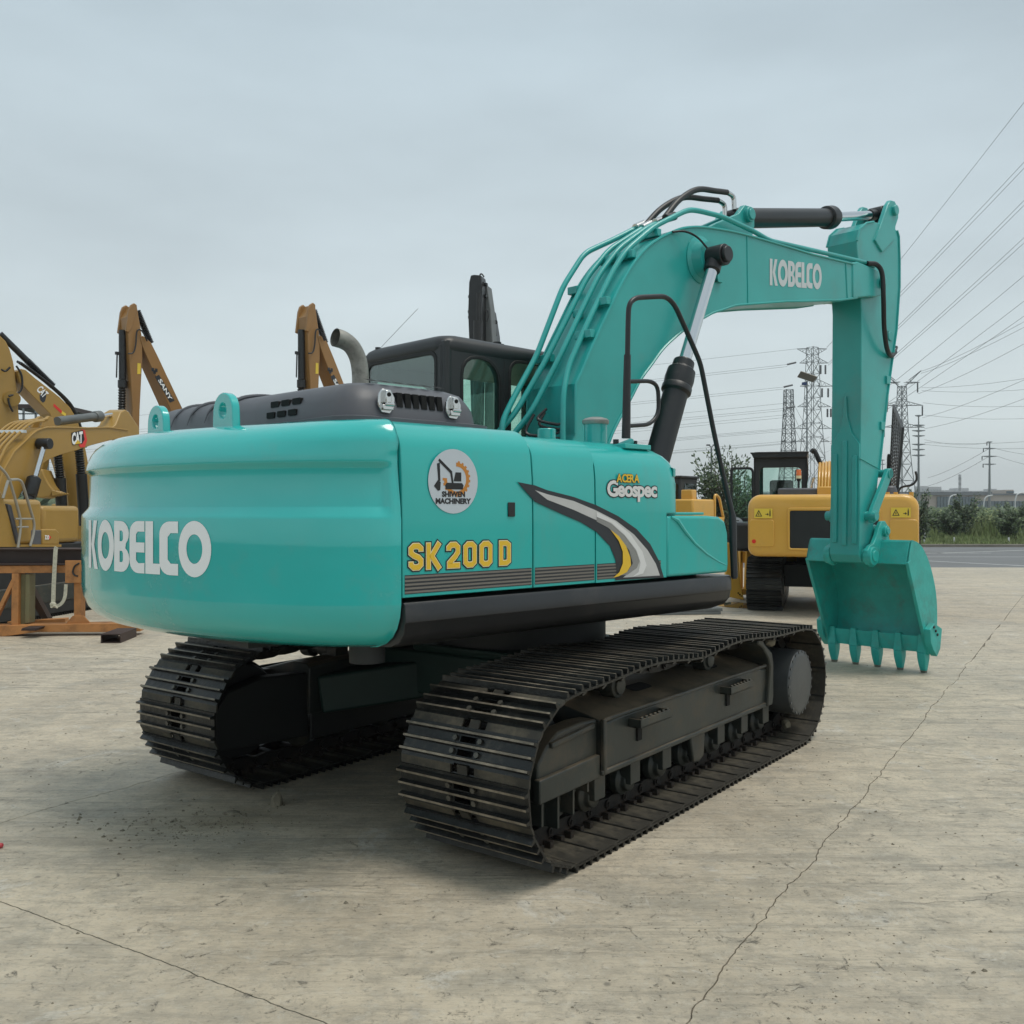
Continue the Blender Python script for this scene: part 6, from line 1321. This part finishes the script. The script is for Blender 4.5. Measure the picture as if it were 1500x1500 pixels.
g = G(); g.tube([crP(1186, 724, -1.2), crP(1187, 708, -1.2), crP(1190, 699, -1.2)], .055, 12); g.build('exhaust_pipe', 'chrome', CR)
g = G(); g.tube([crP(1188, 663, .2), crP(1192, 658, .2), crP(1197, 668, .2), crP(1203, 682, .2)], .045, 8, bend=.1); g.build('hydraulic_hose', 'hose', CR)
# right hand side: hood hump, mesh guard and rails
g = G(); q = crP(1303, 722, -1.6); g.cyl(q - Vector((0, 0, .1)), q + Vector((0, 0, .12)), .16, .10, n=18); g.box(q.x - .2, q.x + .6, q.y - .30, q.y + .12, zt - .06, zt + .02); g.build('air_filter', 'hood', CR, bevel=.03)
MG = empty('mesh_guard', (0, 0, 0)); MG.parent = CR
A, B, C_2, D_ = crP(1309, 594, 1.1), crP(1322.5, 628, -1.2), crP(1314, 724, -1.2), crP(1303, 717, 1.1)
yg = (A.y + B.y) / 2
def gp(u, v): return (A.lerp(B, u)).lerp(D_.lerp(C_2, u), v)
g = G()
for a, b in (((0, 0), (1, 0)), ((1, 0), (1, 1)), ((1, 1), (0, 1)), ((0, 1), (0, 0))): g.bar(gp(*a), gp(*b), .045, .045)
g.build('guard_frame', 'mesh', MG)
for k in range(1, 22): g = G(); g.bar(gp(0, k / 22), gp(1, k / 22 + .03 if k < 21 else 1), .014, .030); g.build('guard_bar', 'mesh', MG)
for k in range(1, 5): g = G(); g.bar(gp(k / 5, 0), gp(k / 5, 1), .014, .02); g.build('guard_bar', 'mesh', MG)
g = G(); g.tube([crP(1300, 720, -.6), crP(1300.5, 670, -.6), crP(1301.5, 665, -.6), crP(1303, 668, -.6), crP(1304, 718, -.6)], .018, 8, bend=.05); g.build('grab_rail', 'black', CR)
g = G(); g.tube([crP(*q_, -1.9) for q_ in ((1315, 726), (1317, 716), (1323, 712.5), (1336, 711), (1342.5, 704), (1343, 698), (1341, 690.5))], .019, 8, bend=.10); g.build('grab_rail', 'black', CR)
for px in (1300, 1312, 1335): q = crP(px, 724, -2.2); g = G(); g.cyl(q - Vector((0, 0, .04)), q + Vector((0, 0, .035)), .035, n=10); g.build('filler_cap', 'catb', CR)

# ---- yellow blade standing behind it
BLD = empty('dozer_blade', (0, 0, 0), label='amber yellow dozer blade and push arms standing on the slab behind the yellow excavator', cat='blade')
def az(px, Z): return (px - 750) / FPX * Z
g = G(); g.prism([(az(1108, 19.4), .30), (az(1193, 19.4), .30), (az(1193, 19.4), .86), (az(1108, 19.4), .86)], 19.2, 19.34); g.build('blade_plate', 'blade', BLD, bevel=.02)
for x0, x1, y in ((1062, 1083, 18.5), (1091, 1107, 18.9)):
    g = G(); g.prism([(az(x0, y), .10), (az(x1, y) + .10, .02), (az(x1, y) + .02, .35), (az(x1 - 2, y), 1.1), (az(x0 + 3, y), 1.15)], y, y + .12); bp_ = g.build('end_plate', 'blade', BLD, bevel=.015)
    g = G()
    for k in range(3): g.cyl((az(x1, y) - .02 + k * .03, y - .004, .16 - k * .03), (az(x1, y) - .02 + k * .03, y - .001, .16 - k * .03), .016, n=10)
    g.build('bolt_hole', 'hole', bp_)
g = G(); g.box(az(1083, 18.7), az(1100, 18.7), 18.75, 19.4, .10, .22); g.box(az(1090, 18.7), az(1180, 18.7), 19.0, 19.2, .72, .95); g.box(az(1085, 19) - .02, az(1085, 19) + .05, 19.0, 19.06, .1, 1.2); g.build('push_arm', 'blade', BLD, bevel=.015)
# ---- steel plates on the ground
SP = empty('steel_plate_stack', (2.95, 16.6, 0), radians(8), label='flat grey steel plates lying on the concrete behind the front of the black skirt', cat='steel plates')
for k in range(2): g = G(); g.box(-.62 + .05 * k, .55 + .03 * k, -.5, .5, .0 + .055 * k, .05 + .055 * k); g.build('plate', 'grey', SP, bevel=.006)
# ---- small far excavator
FD2 = Frame((1004 - 750) / FPX * 31, 31.0, 40.)
SD = FD2.root('crawler_excavator', label='small yellow excavator far behind the toolbox, dark cab standing up behind the turquoise nose', cat='excavator')
tracks(SD, half=1.6, gauge=.85, h=.75)
q0 = at(986, 752, 31); q1 = at(1031, 729, 31)
def wl(px, py, Z): v = at(px, py, Z); dx = Vector((v.x - FD2.c[0], v.y - FD2.c[1])); return Vector((dx.dot(Vector(FD2.f)), dx.dot(Vector(FD2.l)), v.z))
g = G(); g.box(-1.2, .9, -.95, .95, .8, 1.55); g.box(-1.2, .2, -.95, -.1, 1.5, 2.12); g.build('engine_housing', 'catb', SD, bevel=.06)
g = G(); g.box(-.2, .9, .05, .9, 1.5, 2.85); cb = g.build('cab', 'interior', SD, bevel=.07)
g = G(); g.prism(rrect(.0, .75, 1.95, 2.65, .08), .03, .048); g.build('cab_window', 'glassd', SD, smooth=False); g = G(); g.prism(rrect(.15, .8, 1.95, 2.65, .08), -.225, -.21, 'x'); g.build('cab_window', 'glassd', SD, smooth=False)
g = G(); g.box(-.25, .95, 0, .95, 2.82, 2.9); g.build('cab_roof', 'cabpaint', SD, bevel=.03)
g = G(); g.box(-.9, -.6, -.75, -.35, 2.1, 2.42); g.build('lamp_box', 'catb', SD, bevel=.03); g = G(); g.tube([(.3, -.9, 1.5), (.3, -.9, 2.3), (.6, -.9, 2.2), (.9, -.9, 1.5)], .045, 8, bend=.15); g.build('grab_rail', 'catb', SD)

# ------------------------------------------------------------------ vegetation
def leaves(g, centre, rad, n, size, updir=.0, rnd=random):
    c = Vector(centre)
    for _ in range(n):
        while True:
            p = Vector((rnd.uniform(-1, 1), rnd.uniform(-1, 1), rnd.uniform(-1, 1)))
            if p.length < 1: break
        p = Vector((p.x * rad[0], p.y * rad[1], p.z * rad[2])) + c
        a = Vector((rnd.gauss(0, 1), rnd.gauss(0, 1), rnd.gauss(0, 1) + updir)).normalized(); b = a.orthogonal().normalized(); s_ = size * rnd.uniform(.6, 1.3)
        g.m = 0 if rnd.random() < .6 else 1
        g.add([p, p + a * s_ * .5 + b * s_ * .28, p + a * s_, p + a * s_ * .5 - b * s_ * .28], [(0, 1, 2, 3)])
def tree(name, X, Y, h, w_, label, group=None, m=('leaf1', 'leaf2'), shoots=26, per=42, trunk=.35, leaf=.10, spread=1.0, cat='tree'):
    r = empty(name, (X, Y, .0), label=label, cat=cat, group=group); g = G(); t = G()
    t.tube([(0, 0, -.05), (.02, 0, h * trunk), (.0, .02, h * .7)], [.05 * h / 3, .035 * h / 3, .012], 7)
    for k in range(shoots):
        a = random.uniform(0, 2 * pi); z0 = h * random.uniform(trunk * .6, .62); tip = Vector((cos(a) * w_ * .5 * random.uniform(.2, 1) * spread, sin(a) * w_ * .5 * random.uniform(.2, 1) * spread, min(h, z0 + h * random.uniform(.18, .50))))
        b0 = Vector((0, 0, z0)); mid = b0.lerp(tip, .5) + Vector((cos(a), sin(a), -.15)) * w_ * .10
        t.tube([b0, mid, tip], [.016 * h / 3, .010 * h / 3, .004], 5)
        for j in range(per):
            f = random.uniform(.15, 1.03); p = b0 * (1 - f) ** 2 + mid * 2 * f * (1 - f) + tip * f * f
            p = p + Vector((random.gauss(0, 1), random.gauss(0, 1), random.gauss(0, 1))) * (.055 * w_ * (1.2 - f * .75))
            dr = ((tip - b0).normalized() + Vector((random.gauss(0, .8), random.gauss(0, .8), random.gauss(0, .6)))).normalized(); sd_ = dr.orthogonal().normalized(); s_ = leaf * random.uniform(.6, 1.4)
            g.m = 0 if random.random() < .65 else 1; g.add([p, p + dr * s_ * .5 + sd_ * s_ * .26, p + dr * s_, p + dr * s_ * .5 - sd_ * s_ * .26], [(0, 1, 2, 3)])
    t.build('trunk', 'bark', r); g.build('crown', list(m), r, smooth=False); return r
def wx(px, Z): return (px - 750) / FPX * Z
tree('leafy_tree', wx(1066, 33), 33, 3.85, 2.5, 'tall leafy tree with feathery shoots between the black rail and the open cab door', shoots=60, per=60, trunk=.12, leaf=.14)
tree('leafy_tree', wx(1092, 35), 35, 3.0, 2.0, 'lower leafy tree seen through the glass of the open cab door', shoots=44, per=50, trunk=.12, leaf=.14)
tree('leafy_tree', wx(1347, 40), 40, 2.6, 1.3, 'dark bushy tree just right of the yellow counterweight', shoots=30, per=50, trunk=.2, leaf=.13)
VG = 'round topped young trees on the verge'
for px, Z, h, w_, lb in ((1413, 52, 2.62, 1.75, 'round topped dark green tree standing tallest in the middle of the verge'), (1394, 50, 1.75, 1.5, 'low dark shrub tree left of the round topped tree'), (1487, 52, 2.25, 1.9, 'wide dark green tree at the right edge of the picture'), (1478, 49.5, 1.6, 1.3, 'low thin shrub in front of the tree at the right edge'), (1368, 56, 1.7, 1.5, 'olive bush near the left end of the visible verge')):
    tree('young_tree', wx(px, Z), Z, h, w_, lb, VG, m=('leaf1', 'leaf2') if h > 1.7 else ('leaf2', 'leaf1'), shoots=40, per=48, trunk=.28, leaf=.16, spread=1.15)
for px, Z, h, w_, lb in ((1445, 60, 1.6, 3.0, 'mid green bush behind the verge grass, under the grey pole with three crossarms'), (1470, 66, 1.75, 3.4, 'grey green bush further back towards the right edge'), (1425, 75, 1.8, 4.0, 'hazy bush far back behind the round topped tree'), (1380, 72, 1.75, 4.2, 'hazy bush far back at the foot of the pale factory wall')):
    tree('verge_bush', wx(px, Z), Z, h, w_, lb, 'bushes at the back of the verge', m=('leaf2', 'leaf3'), shoots=60, per=40, trunk=.05, leaf=.26, spread=1.2, cat='bush')
# tall grass and weeds on the verge
g = G()
for i in range(26000):
    Z = 46.0 + 32 * random.random() ** 1.6; X = random.uniform(.10, .60) * Z
    edge = min(1, (Z - 46) / 7); hgt = (.22 + .95 * edge) * (.75 + .6 * noise.noise(Vector((X * .35, Z * .35, 0)))) * random.uniform(.7, 1.15)
    a = random.uniform(0, pi); dx, dy = cos(a) * .05, sin(a) * .05; lx_, ly_ = random.gauss(0, .13) * hgt, random.gauss(0, .13) * hgt
    g.m = 0 if random.random() < .6 else 1
    g.add([(X - dx, Z - dy, .05), (X + dx, Z + dy, .05), (X + lx_ + dx * .5, Z + ly_, .05 + hgt * .7), (X + lx_ * 1.4, Z + ly_ * 1.4, .05 + hgt)], [(0, 1, 2, 3)])
tag(g.build('verge_grass', ['grass', 'leaf3'], smooth=False), kind='stuff')
g = G(); 
for i in range(9000):
    Z = random.uniform(95, 175); X = random.uniform(.02, .62) * Z * 1.0; n_ = noise.noise(Vector((X * .06, Z * .06, 3)))
    hgt = 1.25 + 1.0 * n_ + .5 * (Z - 95) / 80; zc = random.uniform(0, hgt); p = Vector((X, Z, zc)); a = Vector((random.gauss(0, 1), random.gauss(0, 1), random.gauss(0, 1))).normalized(); b = a.orthogonal(); s_ = random.uniform(.4, .9)
    g.add([p - a * s_, p - b * s_, p + a * s_, p + b * s_], [(0, 1, 2, 3)])
for i in range(5000):
    Z = random.uniform(60, 110); X = -random.uniform(.15, .62) * Z; zc = random.uniform(0, 2.6 + 1.6 * noise.noise(Vector((X * .1, Z * .1, 9)))); p = Vector((X, Z, zc)); a = Vector((random.gauss(0, 1), random.gauss(0, 1), random.gauss(0, 1))).normalized(); b = a.orthogonal(); s_ = random.uniform(.3, .6)
    g.add([p - a * s_, p - b * s_, p + a * s_, p + b * s_], [(0, 1, 2, 3)])
tag(g.build('far_scrub', 'farwood', smooth=False), kind='stuff')
g = G(); 
for px, Z in ((1398, 47.0), (1477, 47.0)): pass
# white painted stakes
for px, lb in ((1397.5, 'white stake at the verge edge below the round topped tree'), (1477.5, 'white stake at the verge edge near the right side'), (1354, 'thin pale post beside the dark bushy tree')):
    X = wx(px, 47.2); g = G(); g.box(X - .03, X + .03, 47.15, 47.22, 0, .42 if px != 1354 else .9); tag(g.build('marker_stake', 'silver2'), lb, 'stake', 'pale stakes on the verge')

# ------------------------------------------------------------------ pylons, poles, wires
def lattice(name, px, Z, segs, arms, label, group='lattice pylons', face=.35, bar=.13, m='galv', yaw=35):
    """segs: [(py, half width in px)] from top down; arms: [(py, left px, right px, depth px)]"""
    X = wx(px, Z); r = empty(name, (X, Z, 0), radians(yaw) * 0, label=label, cat='pylon', group=group)
    k = Z / FPX; zz = lambda py: EYE + (HORIZ - py) * k
    ca, sa = cos(radians(yaw)), sin(radians(yaw))
    def cn(hw, i):   # corner i at half width hw, turned
        x, y = ((-1, -1), (1, -1), (1, 1), (-1, 1))[i]; s_ = hw * k / (abs(ca) + abs(sa)) ; return (x * ca - y * sa) * s_, (x * sa + y * ca) * s_
    g = G(); rows = []
    for (p0, h0), (p1, h1) in zip(segs, segs[1:]):
        n = max(1, round((p1 - p0) / (2.0 * (h0 + h1) / 2 * .75)))
        for j in range(n): rows.append((p0 + (p1 - p0) * j / n, h0 + (h1 - h0) * j / n))
    rows.append(segs[-1])
    for (p0, h0), (p1, h1) in zip(rows, rows[1:]):
        for i in range(4):
            a = (*cn(h0, i), zz(p0)); b = (*cn(h1, i), zz(p1)); j = (i + 1) % 4; c = (*cn(h0, j), zz(p0)); d = (*cn(h1, j), zz(p1))
            g.bar(a, b, bar, bar); g.bar(a, d, bar * .55, bar * .55); g.bar(c, b, bar * .55, bar * .55); g.bar(a, c, bar * .6, bar * .6)
    g.build('tower_body', m, r, smooth=False)
    for (py, lx_, rx, dp) in arms:
        ga = G()
        for ex in (lx_, rx):
            if ex is None: continue
            tip = Vector(((ex - px) * k, 0, zz(py))); s_ = 1 if ex > px else -1; hw = min(h for p, h in segs if True) * k * .8
            hw = next((h for p, h in segs[::-1] if p <= py + .1), segs[0][1]) * k * .75
            A0, A1, A2 = Vector((s_ * hw, -.6, zz(py))), Vector((s_ * hw, .6, zz(py))), Vector((s_ * hw, 0, zz(py - dp)))
            ga.bar(A0, tip, bar * .8, bar * .8); ga.bar(A1, tip, bar * .6, bar * .6); ga.bar(A2, tip, bar * .8, bar * .8)
            for t_ in (.25, .5, .75): ga.bar(A0.lerp(tip, t_), A2.lerp(tip, t_), bar * .5, bar * .5); ga.bar(A0.lerp(tip, t_ - .25), A2.lerp(tip, t_), bar * .5, bar * .5)
        ga.build('cross_arm', m, r, smooth=False)
    return r, k, zz
P1, k1, z1 = lattice('lattice_pylon', 1190, 230, [(509, 8), (530, 9), (600, 12), (640, 15), (700, 20), (752, 25)], [(511, 1167, 1211, -9), (532, 1171, 1213, 9), (566, 1172, 1220, 11), (596, 1168, 1217, 9), (628, 1164, 1217, 10), (647, 1166, 1215, 6)], 'tallest lattice pylon with six crossarms just left of the turquoise arm')
for i, (px, py, dy) in enumerate(((1202, 535, 13), (1209, 535, 13), (1204, 569, 13), (1213, 569, 13), (1212, 599, 12), (1217, 599, 12))):
    x = (px - 1190) * k1; g = G(); g.cyl((x, 0, z1(py)), (x, 0, z1(py + dy)), .22, n=6); g.build('insulator', 'insul', P1)
for (x0, y0, x1_, y1_) in ((1153, 534, 1166, 531), (1148, 567, 1161, 564), (1152, 598, 1164, 596)):
    g = G(); g.cyl(((x0 - 1190) * k1, 0, z1(y0)), ((x1_ - 1190) * k1, 0, z1(y1_)), .22, n=6); g.build('insulator', 'insul', P1)
lattice('lattice_pylon', 1155, 200, [(571, 5.5), (610, 6.5), (660, 9), (700, 11.5), (752, 15)], [(590, 1148, 1161, 2), (608, 1147, 1163, 2), (628, 1146, 1164, 2), (647, 1144, 1166, 2)], 'short lattice pylon without wide arms, left of the tallest pylon', yaw=5, bar=.14)
P3, k3, z3 = lattice('lattice_pylon', 1321, 210, [(566, 5.5), (595, 6.5), (630, 8), (680, 12), (752, 20)], [(560, 1300, 1347, -3), (594, 1292, 1352, 7), (626, 1294, 1354, 6)], 'lattice pylon with a forked top just right of the turquoise arm', yaw=20, bar=.14)
g = G()
for s_ in (-1, 1):
    tip = Vector((s_ * 28 * k3, 0, z3(543))); a, b = Vector((s_ * 3 * k3, 0, z3(568))), Vector((s_ * 10 * k3, 0, z3(559)))
    g.bar(a, tip, .16, .16); g.bar(b + Vector((0, 0, .3)), tip, .14, .14)
    for t_ in (.3, .55, .8): g.bar(a.lerp(tip, t_), b.lerp(tip, t_ - .15), .08, .08)
g.build('fork_arm', 'galv', P3, smooth=False)
for px, py, dy in ((1344, 561, 14), (1351, 595, 14), (1295, 627, 13)):
    x = (px - 1321) * k3; g = G(); g.cyl((x, 0, z3(py)), (x, 0, z3(py + dy)), .16, n=6); g.build('insulator', 'insul', P3)
def monopole(px, Z, top, r0, r1, arms, label, ins=True):
    k = Z / FPX; r = empty('utility_pole', (wx(px, Z), Z, 0), label=label, cat='pole', group='grey tubular power poles'); zz = lambda py: EYE + (HORIZ - py) * k
    g = G(); g.cyl((0, 0, 0), (0, 0, zz(top)), r1 * k, r0 * k, n=10); g.build('pole_shaft', 'galv2', r)
    for py, hw in arms:
        g = G()
        for s_ in (-1, 1): g.loft([[(0, -.15, zz(py) - .25), (0, .15, zz(py) - .25), (0, .15, zz(py) + .15), (0, -.15, zz(py) + .15)], [(s_ * hw * k, -.07, zz(py) - .03), (s_ * hw * k, .07, zz(py) - .03), (s_ * hw * k, .07, zz(py) + .10), (s_ * hw * k, -.07, zz(py) + .10)]])
        g.build('cross_arm', 'galv2', r)
        if ins: g = G(); g.cyl((-hw * k, 0, zz(py)), (-hw * k, 0, zz(py + 5)), .12, n=6); g.build('insulator', 'insul', r)
    return r
monopole(1345.5, 190, 608.5, .8, 2.2, ((609, 5), (623, 9), (631, 9.5), (638.5, 9), (651, 9.5), (658.5, 9), (667, 9.5)), 'grey tubular pole with seven crossarms beside the forked pylon', False)
monopole(1449.5, 230, 647, .9, 2.2, ((647.5, 4), (657, 9), (668.5, 11), (680, 9.5)), 'grey tubular pole with three main crossarms standing over the factory at the right')
monopole(1292.5, 320, 673, .6, .9, ((674, 4), (680, 5)), 'thin far pole just right of the arm above the yellow counterweight', False)
# lamp posts
LP1 = empty('lamp_post', (wx(1042, 62), 62, 0), label='twin headed lamp post between the boom cylinder and the black rail', cat='lamp post'); kk = 62 / FPX
g = G(); g.cyl((0, 0, 0), (0, 0, EYE + (HORIZ - 656) * kk), .09, .06, n=10); g.build('post', 'galv2', LP1)
for s_ in (-1, 1):
    z = EYE + (HORIZ - 653) * kk; g = G(); g.bar((0, 0, z - .1), (s_ * .16, 0, z + .05), .06, .06); g.box(min(s_ * .1, s_ * .32), max(s_ * .1, s_ * .32), -.12, .12, z, z + .09); g.build('lamp_head', 'grey', LP1, bevel=.01)
LP2 = empty('solar_lamp_post', (wx(1182, 48), 48, 0), label='lamp post with a tilted solar panel in front of the tallest pylon', cat='lamp post'); kk = 48 / FPX; zz = lambda py: EYE + (HORIZ - py) * kk
g = G(); g.cyl((0, 0, 0), (0, 0, zz(558)), .05, .035, n=10); g.build('post', 'galv2', LP2)
g = G(); A, B = Vector((-.40, 0, zz(548))), Vector((.42, 0, zz(556))); g.bar(A, B, .42, .05, up=(0, .55, .8)); g.build('solar_panel', 'kerb', LP2)
g = G(); g.box(-.25, -.02, -.05, .06, zz(564), zz(560)); g.build('lamp_head', 'blue', LP2, bevel=.02)
for px in (1389, 1444, 1441, 1380):
    pass
for px, Z, y0, lb in ((1389.5, 150, 726, 'pale street lamp in front of the blue grey factory windows'), (1441, 150, 727, 'pale street lamp right of the factory windows'), (1487, 150, 723, 'pale street lamp at the right end of the factory')):
    r = empty('street_lamp', (wx(px, Z), Z, 0), label=lb, cat='street lamp', group='pale street lamps along the far road'); z = EYE + (HORIZ - y0) * Z / FPX
    g = G(); g.tube([(0, 0, 0), (0, 0, z - 1), (.3, 0, z), (1.4, 0, z + .15)], .10, 6, bend=.6); g.build('lamp_arm', 'silver2', r)
# wires
WR = empty('power_lines', (0, 0, 0), label='thin grey power cables strung between the pylons across the sky', cat='power lines')
def wire(a, b, sag=0.0, r=.4, n=10):
    """a, b: (px, py, Z); r is the radius in thousandths of the distance"""
    A, B = at(*a), at(*b); pts = []; rs = []
    if b[0] == 1560: B = A + (B - A) * 1.5; sag *= 1.5
    for i in range(n + 1):
        t_ = i / n; p = A.lerp(B, t_); p.z -= sag * 4 * t_ * (1 - t_); pts.append(p); rs.append(max(.012, r * .001 * max(20, p.y)))
    g = G(); g.tube(pts, rs, 4, cap=False); g.build('wire', 'wire', WR, smooth=False)
R1 = .19
for a, b in (((1211, 509, 230), (1560, 40, 45)), ((1213, 532, 230), (1560, 144, 50)), ((1213, 535, 230), (1560, 154, 50)), ((1219, 566, 230), (1560, 206, 55)), ((1219, 569, 230), (1560, 214, 55)),
             ((1217, 598, 230), (1560, 268, 60)), ((1217, 600, 230), (1560, 277, 60)), ((1217, 628, 230), (1560, 330, 62)), ((1216, 647, 230), (1560, 372, 64)), ((1216, 650, 230), (1560, 398, 64)),
             ((1349, 544, 210), (1560, 418, 75)), ((1349, 547, 210), (1560, 428, 75)), ((1344, 577, 210), (1560, 452, 78)), ((1351, 612, 210), (1560, 512, 85)), ((1354, 628, 210), (1560, 545, 90)),
             ((1350, 568, 190), (1560, 532, 120)), ((1350, 572, 190), (1560, 553, 120)), ((1352, 590, 190), (1560, 580, 120)), ((1354, 608, 190), (1560, 598, 120)), ((1354, 644, 190), (1449, 648, 230)), ((1354, 648, 190), (1560, 632, 150)), ((1354, 651, 190), (1560, 645, 150)),
             ((1449, 657, 230), (1359, 700, 420)), ((1448, 669, 230), (1359, 712, 420)), ((1458, 657, 230), (1560, 662, 200)), ((1460, 668, 230), (1560, 682, 200))):
    wire(a, b, sag=.8, r=R1)
for a, b in (((1168, 511, 230), (-300, 640, 420)), ((1153, 534, 230), (-300, 660, 420)), ((1153, 537, 230), (-300, 664, 420)), ((1148, 567, 230), (-300, 680, 420)), ((1148, 570, 230), (-300, 684, 420)), ((1152, 598, 230), (-300, 700, 420)), ((1152, 601, 230), (-300, 703, 420)),
             ((1148, 591, 200), (-300, 690, 380)), ((1148, 608, 200), (-300, 705, 380)), ((1147, 612, 200), (-300, 708, 380)), ((1146, 628, 200), (-300, 714, 380)), ((1146, 632, 200), (-300, 718, 380)), ((1144, 647, 200), (-300, 728, 380)), ((1144, 651, 200), (-300, 731, 380)), ((1166, 628, 230), (-300, 722, 420)), ((1166, 648, 230), (-300, 735, 420)),
             ((1163, 592, 200), (1215, 640, 260)), ((1163, 610, 200), (1215, 660, 260)), ((1165, 630, 200), (1215, 680, 260))):
    wire(a, b, sag=3.0, r=.16)

# ------------------------------------------------------------------ factory and far skyline
FB_ = empty('factory_building', (0, 0, 0), label='long low pale factory with a grey roof band beyond the verge', cat='building')
Zf = 260.; kf = Zf / FPX; zf = lambda py: EYE + (HORIZ - py) * kf; xf_ = lambda px: wx(px, Zf)
g = G(); g.box(xf_(1150), xf_(1700), Zf, Zf + 60, 0, zf(725)); g.build('wall', 'wall', FB_, smooth=False)
g = G(); g.box(xf_(1150), xf_(1452), Zf - .6, Zf + 61, zf(725.5), zf(720.5)); g.box(xf_(1452), xf_(1700), Zf - .3, Zf + 61, zf(725.5), zf(723)); g.build('roof', 'wallgrey', FB_, smooth=False)
for k in range(12):
    x0 = 1372 + k * 4.6; g = G(); g.box(xf_(x0), xf_(x0 + 4.0), Zf - .5, Zf - .1, zf(744), zf(727.5)); g.build('window', 'winblue', FB_, smooth=False)
for k in range(16):
    x0 = 1430 + k * 5.2; g = G(); g.box(xf_(x0), xf_(x0 + 4.2), Zf - .5, Zf - .1, zf(744), zf(734)); g.build('window', 'winblue', FB_, smooth=False)
for k in range(30):
    x0 = 1160 + k * 6.6; g = G(); g.box(xf_(x0), xf_(x0 + 4.6), Zf - .5, Zf - .1, zf(744), zf(733)); g.build('window', 'winblue', FB_, smooth=False)
g = G(); g.box(xf_(1484), xf_(1496), Zf + 4, Zf + 14, zf(725), zf(717)); ph = g.build('roof_house', 'wall', FB_, smooth=False)
g = G()
for k in range(4): g.box(xf_(1485 + k * 2.8), xf_(1487 + k * 2.8), Zf + 3.5, Zf + 3.9, zf(722), zf(719))
g.build('louvre', 'winblue', ph, smooth=False)
Zs = 1100.; ks = Zs / FPX
for i, (x0, x1, y) in enumerate(((1350, 1359, 712), (1361, 1379, 713), (1383, 1397, 718), (1402, 1419, 715), (1423, 1441, 719), (1453, 1460, 716), (1461, 1468, 718), (1230, 1250, 717), (1090, 1130, 720), (470, 560, 722), (640, 700, 718), (180, 230, 716))):
    g = G(); z = EYE + (HORIZ - y) * ks; X0, X1 = wx(x0, Zs), wx(x1, Zs); b = empty('far_tower_block', ((X0 + X1) / 2, Zs, 0), label=None, cat='building', group='pale tower blocks on the skyline')
    lbs = ['pale tower block at the left end of the visible skyline', 'widest pale block on the left of the skyline', 'low pale block on the skyline left of the chimney', 'pale block at the foot of the chimney', 'low pale block right of the chimney', 'pale block between the pole and the roof house', 'narrower pale block beside the pole, right one of its pair', 'far block hidden behind the turquoise arm', 'far block behind the open cab door', 'far block behind the counterweight', 'far block behind the side panels', 'far block behind the left end of the counterweight']
    b['label'] = lbs[i]; w2 = (X1 - X0) / 2; g.box(-w2, w2, 0, 20, 0, z); bl = g.build('wall', 'haze_b', b, smooth=False)
    g = G()
    nn = max(2, int((x1 - x0) / 2.2))
    for k in range(nn):
        for j in range(3): xx = -w2 + (k + .5) * 2 * w2 / nn; zz_ = z - 4 - j * 7; g.box(xx - .45, xx + .45, -.4, -.05, zz_ - 1.6, zz_ + .8)
    tag(g.build('windows', 'winblue', b, smooth=False), kind='stuff')
ch = empty('chimney', (wx(1406, 900), 900, 0), label='striped factory chimney on the skyline above the round topped tree', cat='chimney'); kc = 900 / FPX
for k in range(8):
    za, zb_ = EYE + (HORIZ - (727 - k * 4)) * kc, EYE + (HORIZ - (723 - k * 4)) * kc; g = G(); g.cyl((0, 0, za if k else 0), (0, 0, zb_), 1.3, n=12); g.build('chimney_band', 'haze_b' if k % 2 else 'galv', ch)
# shed far left, seen between the booms
SH = empty('open_shed', (wx(38, 70), 70, 0), label='open steel shed with a maroon roof seen between the left booms', cat='shed'); kk = 70 / FPX; zz = lambda py: EYE + (HORIZ - py) * kk
g = G(); g.box(-1.2, 2.6, 0, 8, zz(598), zz(592)); g.build('roof', 'maroon', SH)
for k in range(5): g = G(); x = -1.1 + k * .9; g.box(x - .06, x + .06, 0, .12, 0, zz(598)); g.build('column', 'galv2', SH)
for k in range(4): g = G(); z = zz(606 + k * 9); g.box(-1.15, 2.55, .0, .1, z - .05, z + .05); g.build('cross_rail', 'galv2', SH)

# ------------------------------------------------------------------ haze: one closed box of thin air round camera and scene
HZ = bpy.data.materials.new('thin_haze'); HZ.use_nodes = True; t = HZ.node_tree; t.nodes.clear()
o_ = t.nodes.new('ShaderNodeOutputMaterial'); pv = t.nodes.new('ShaderNodeVolumePrincipled'); pv.inputs['Color'].default_value = (.95, .98, 1.0, 1); pv.inputs['Density'].default_value = .0005; pv.inputs['Anisotropy'].default_value = .2
t.links.new(pv.outputs[0], o_.inputs['Volume'])
USE_HAZE = True
if USE_HAZE:
    g = G(); g.box(-1600, 1600, -80, 1700, -1.2, 75); tag(g.build('haze', HZ, smooth=False), kind='stuff')
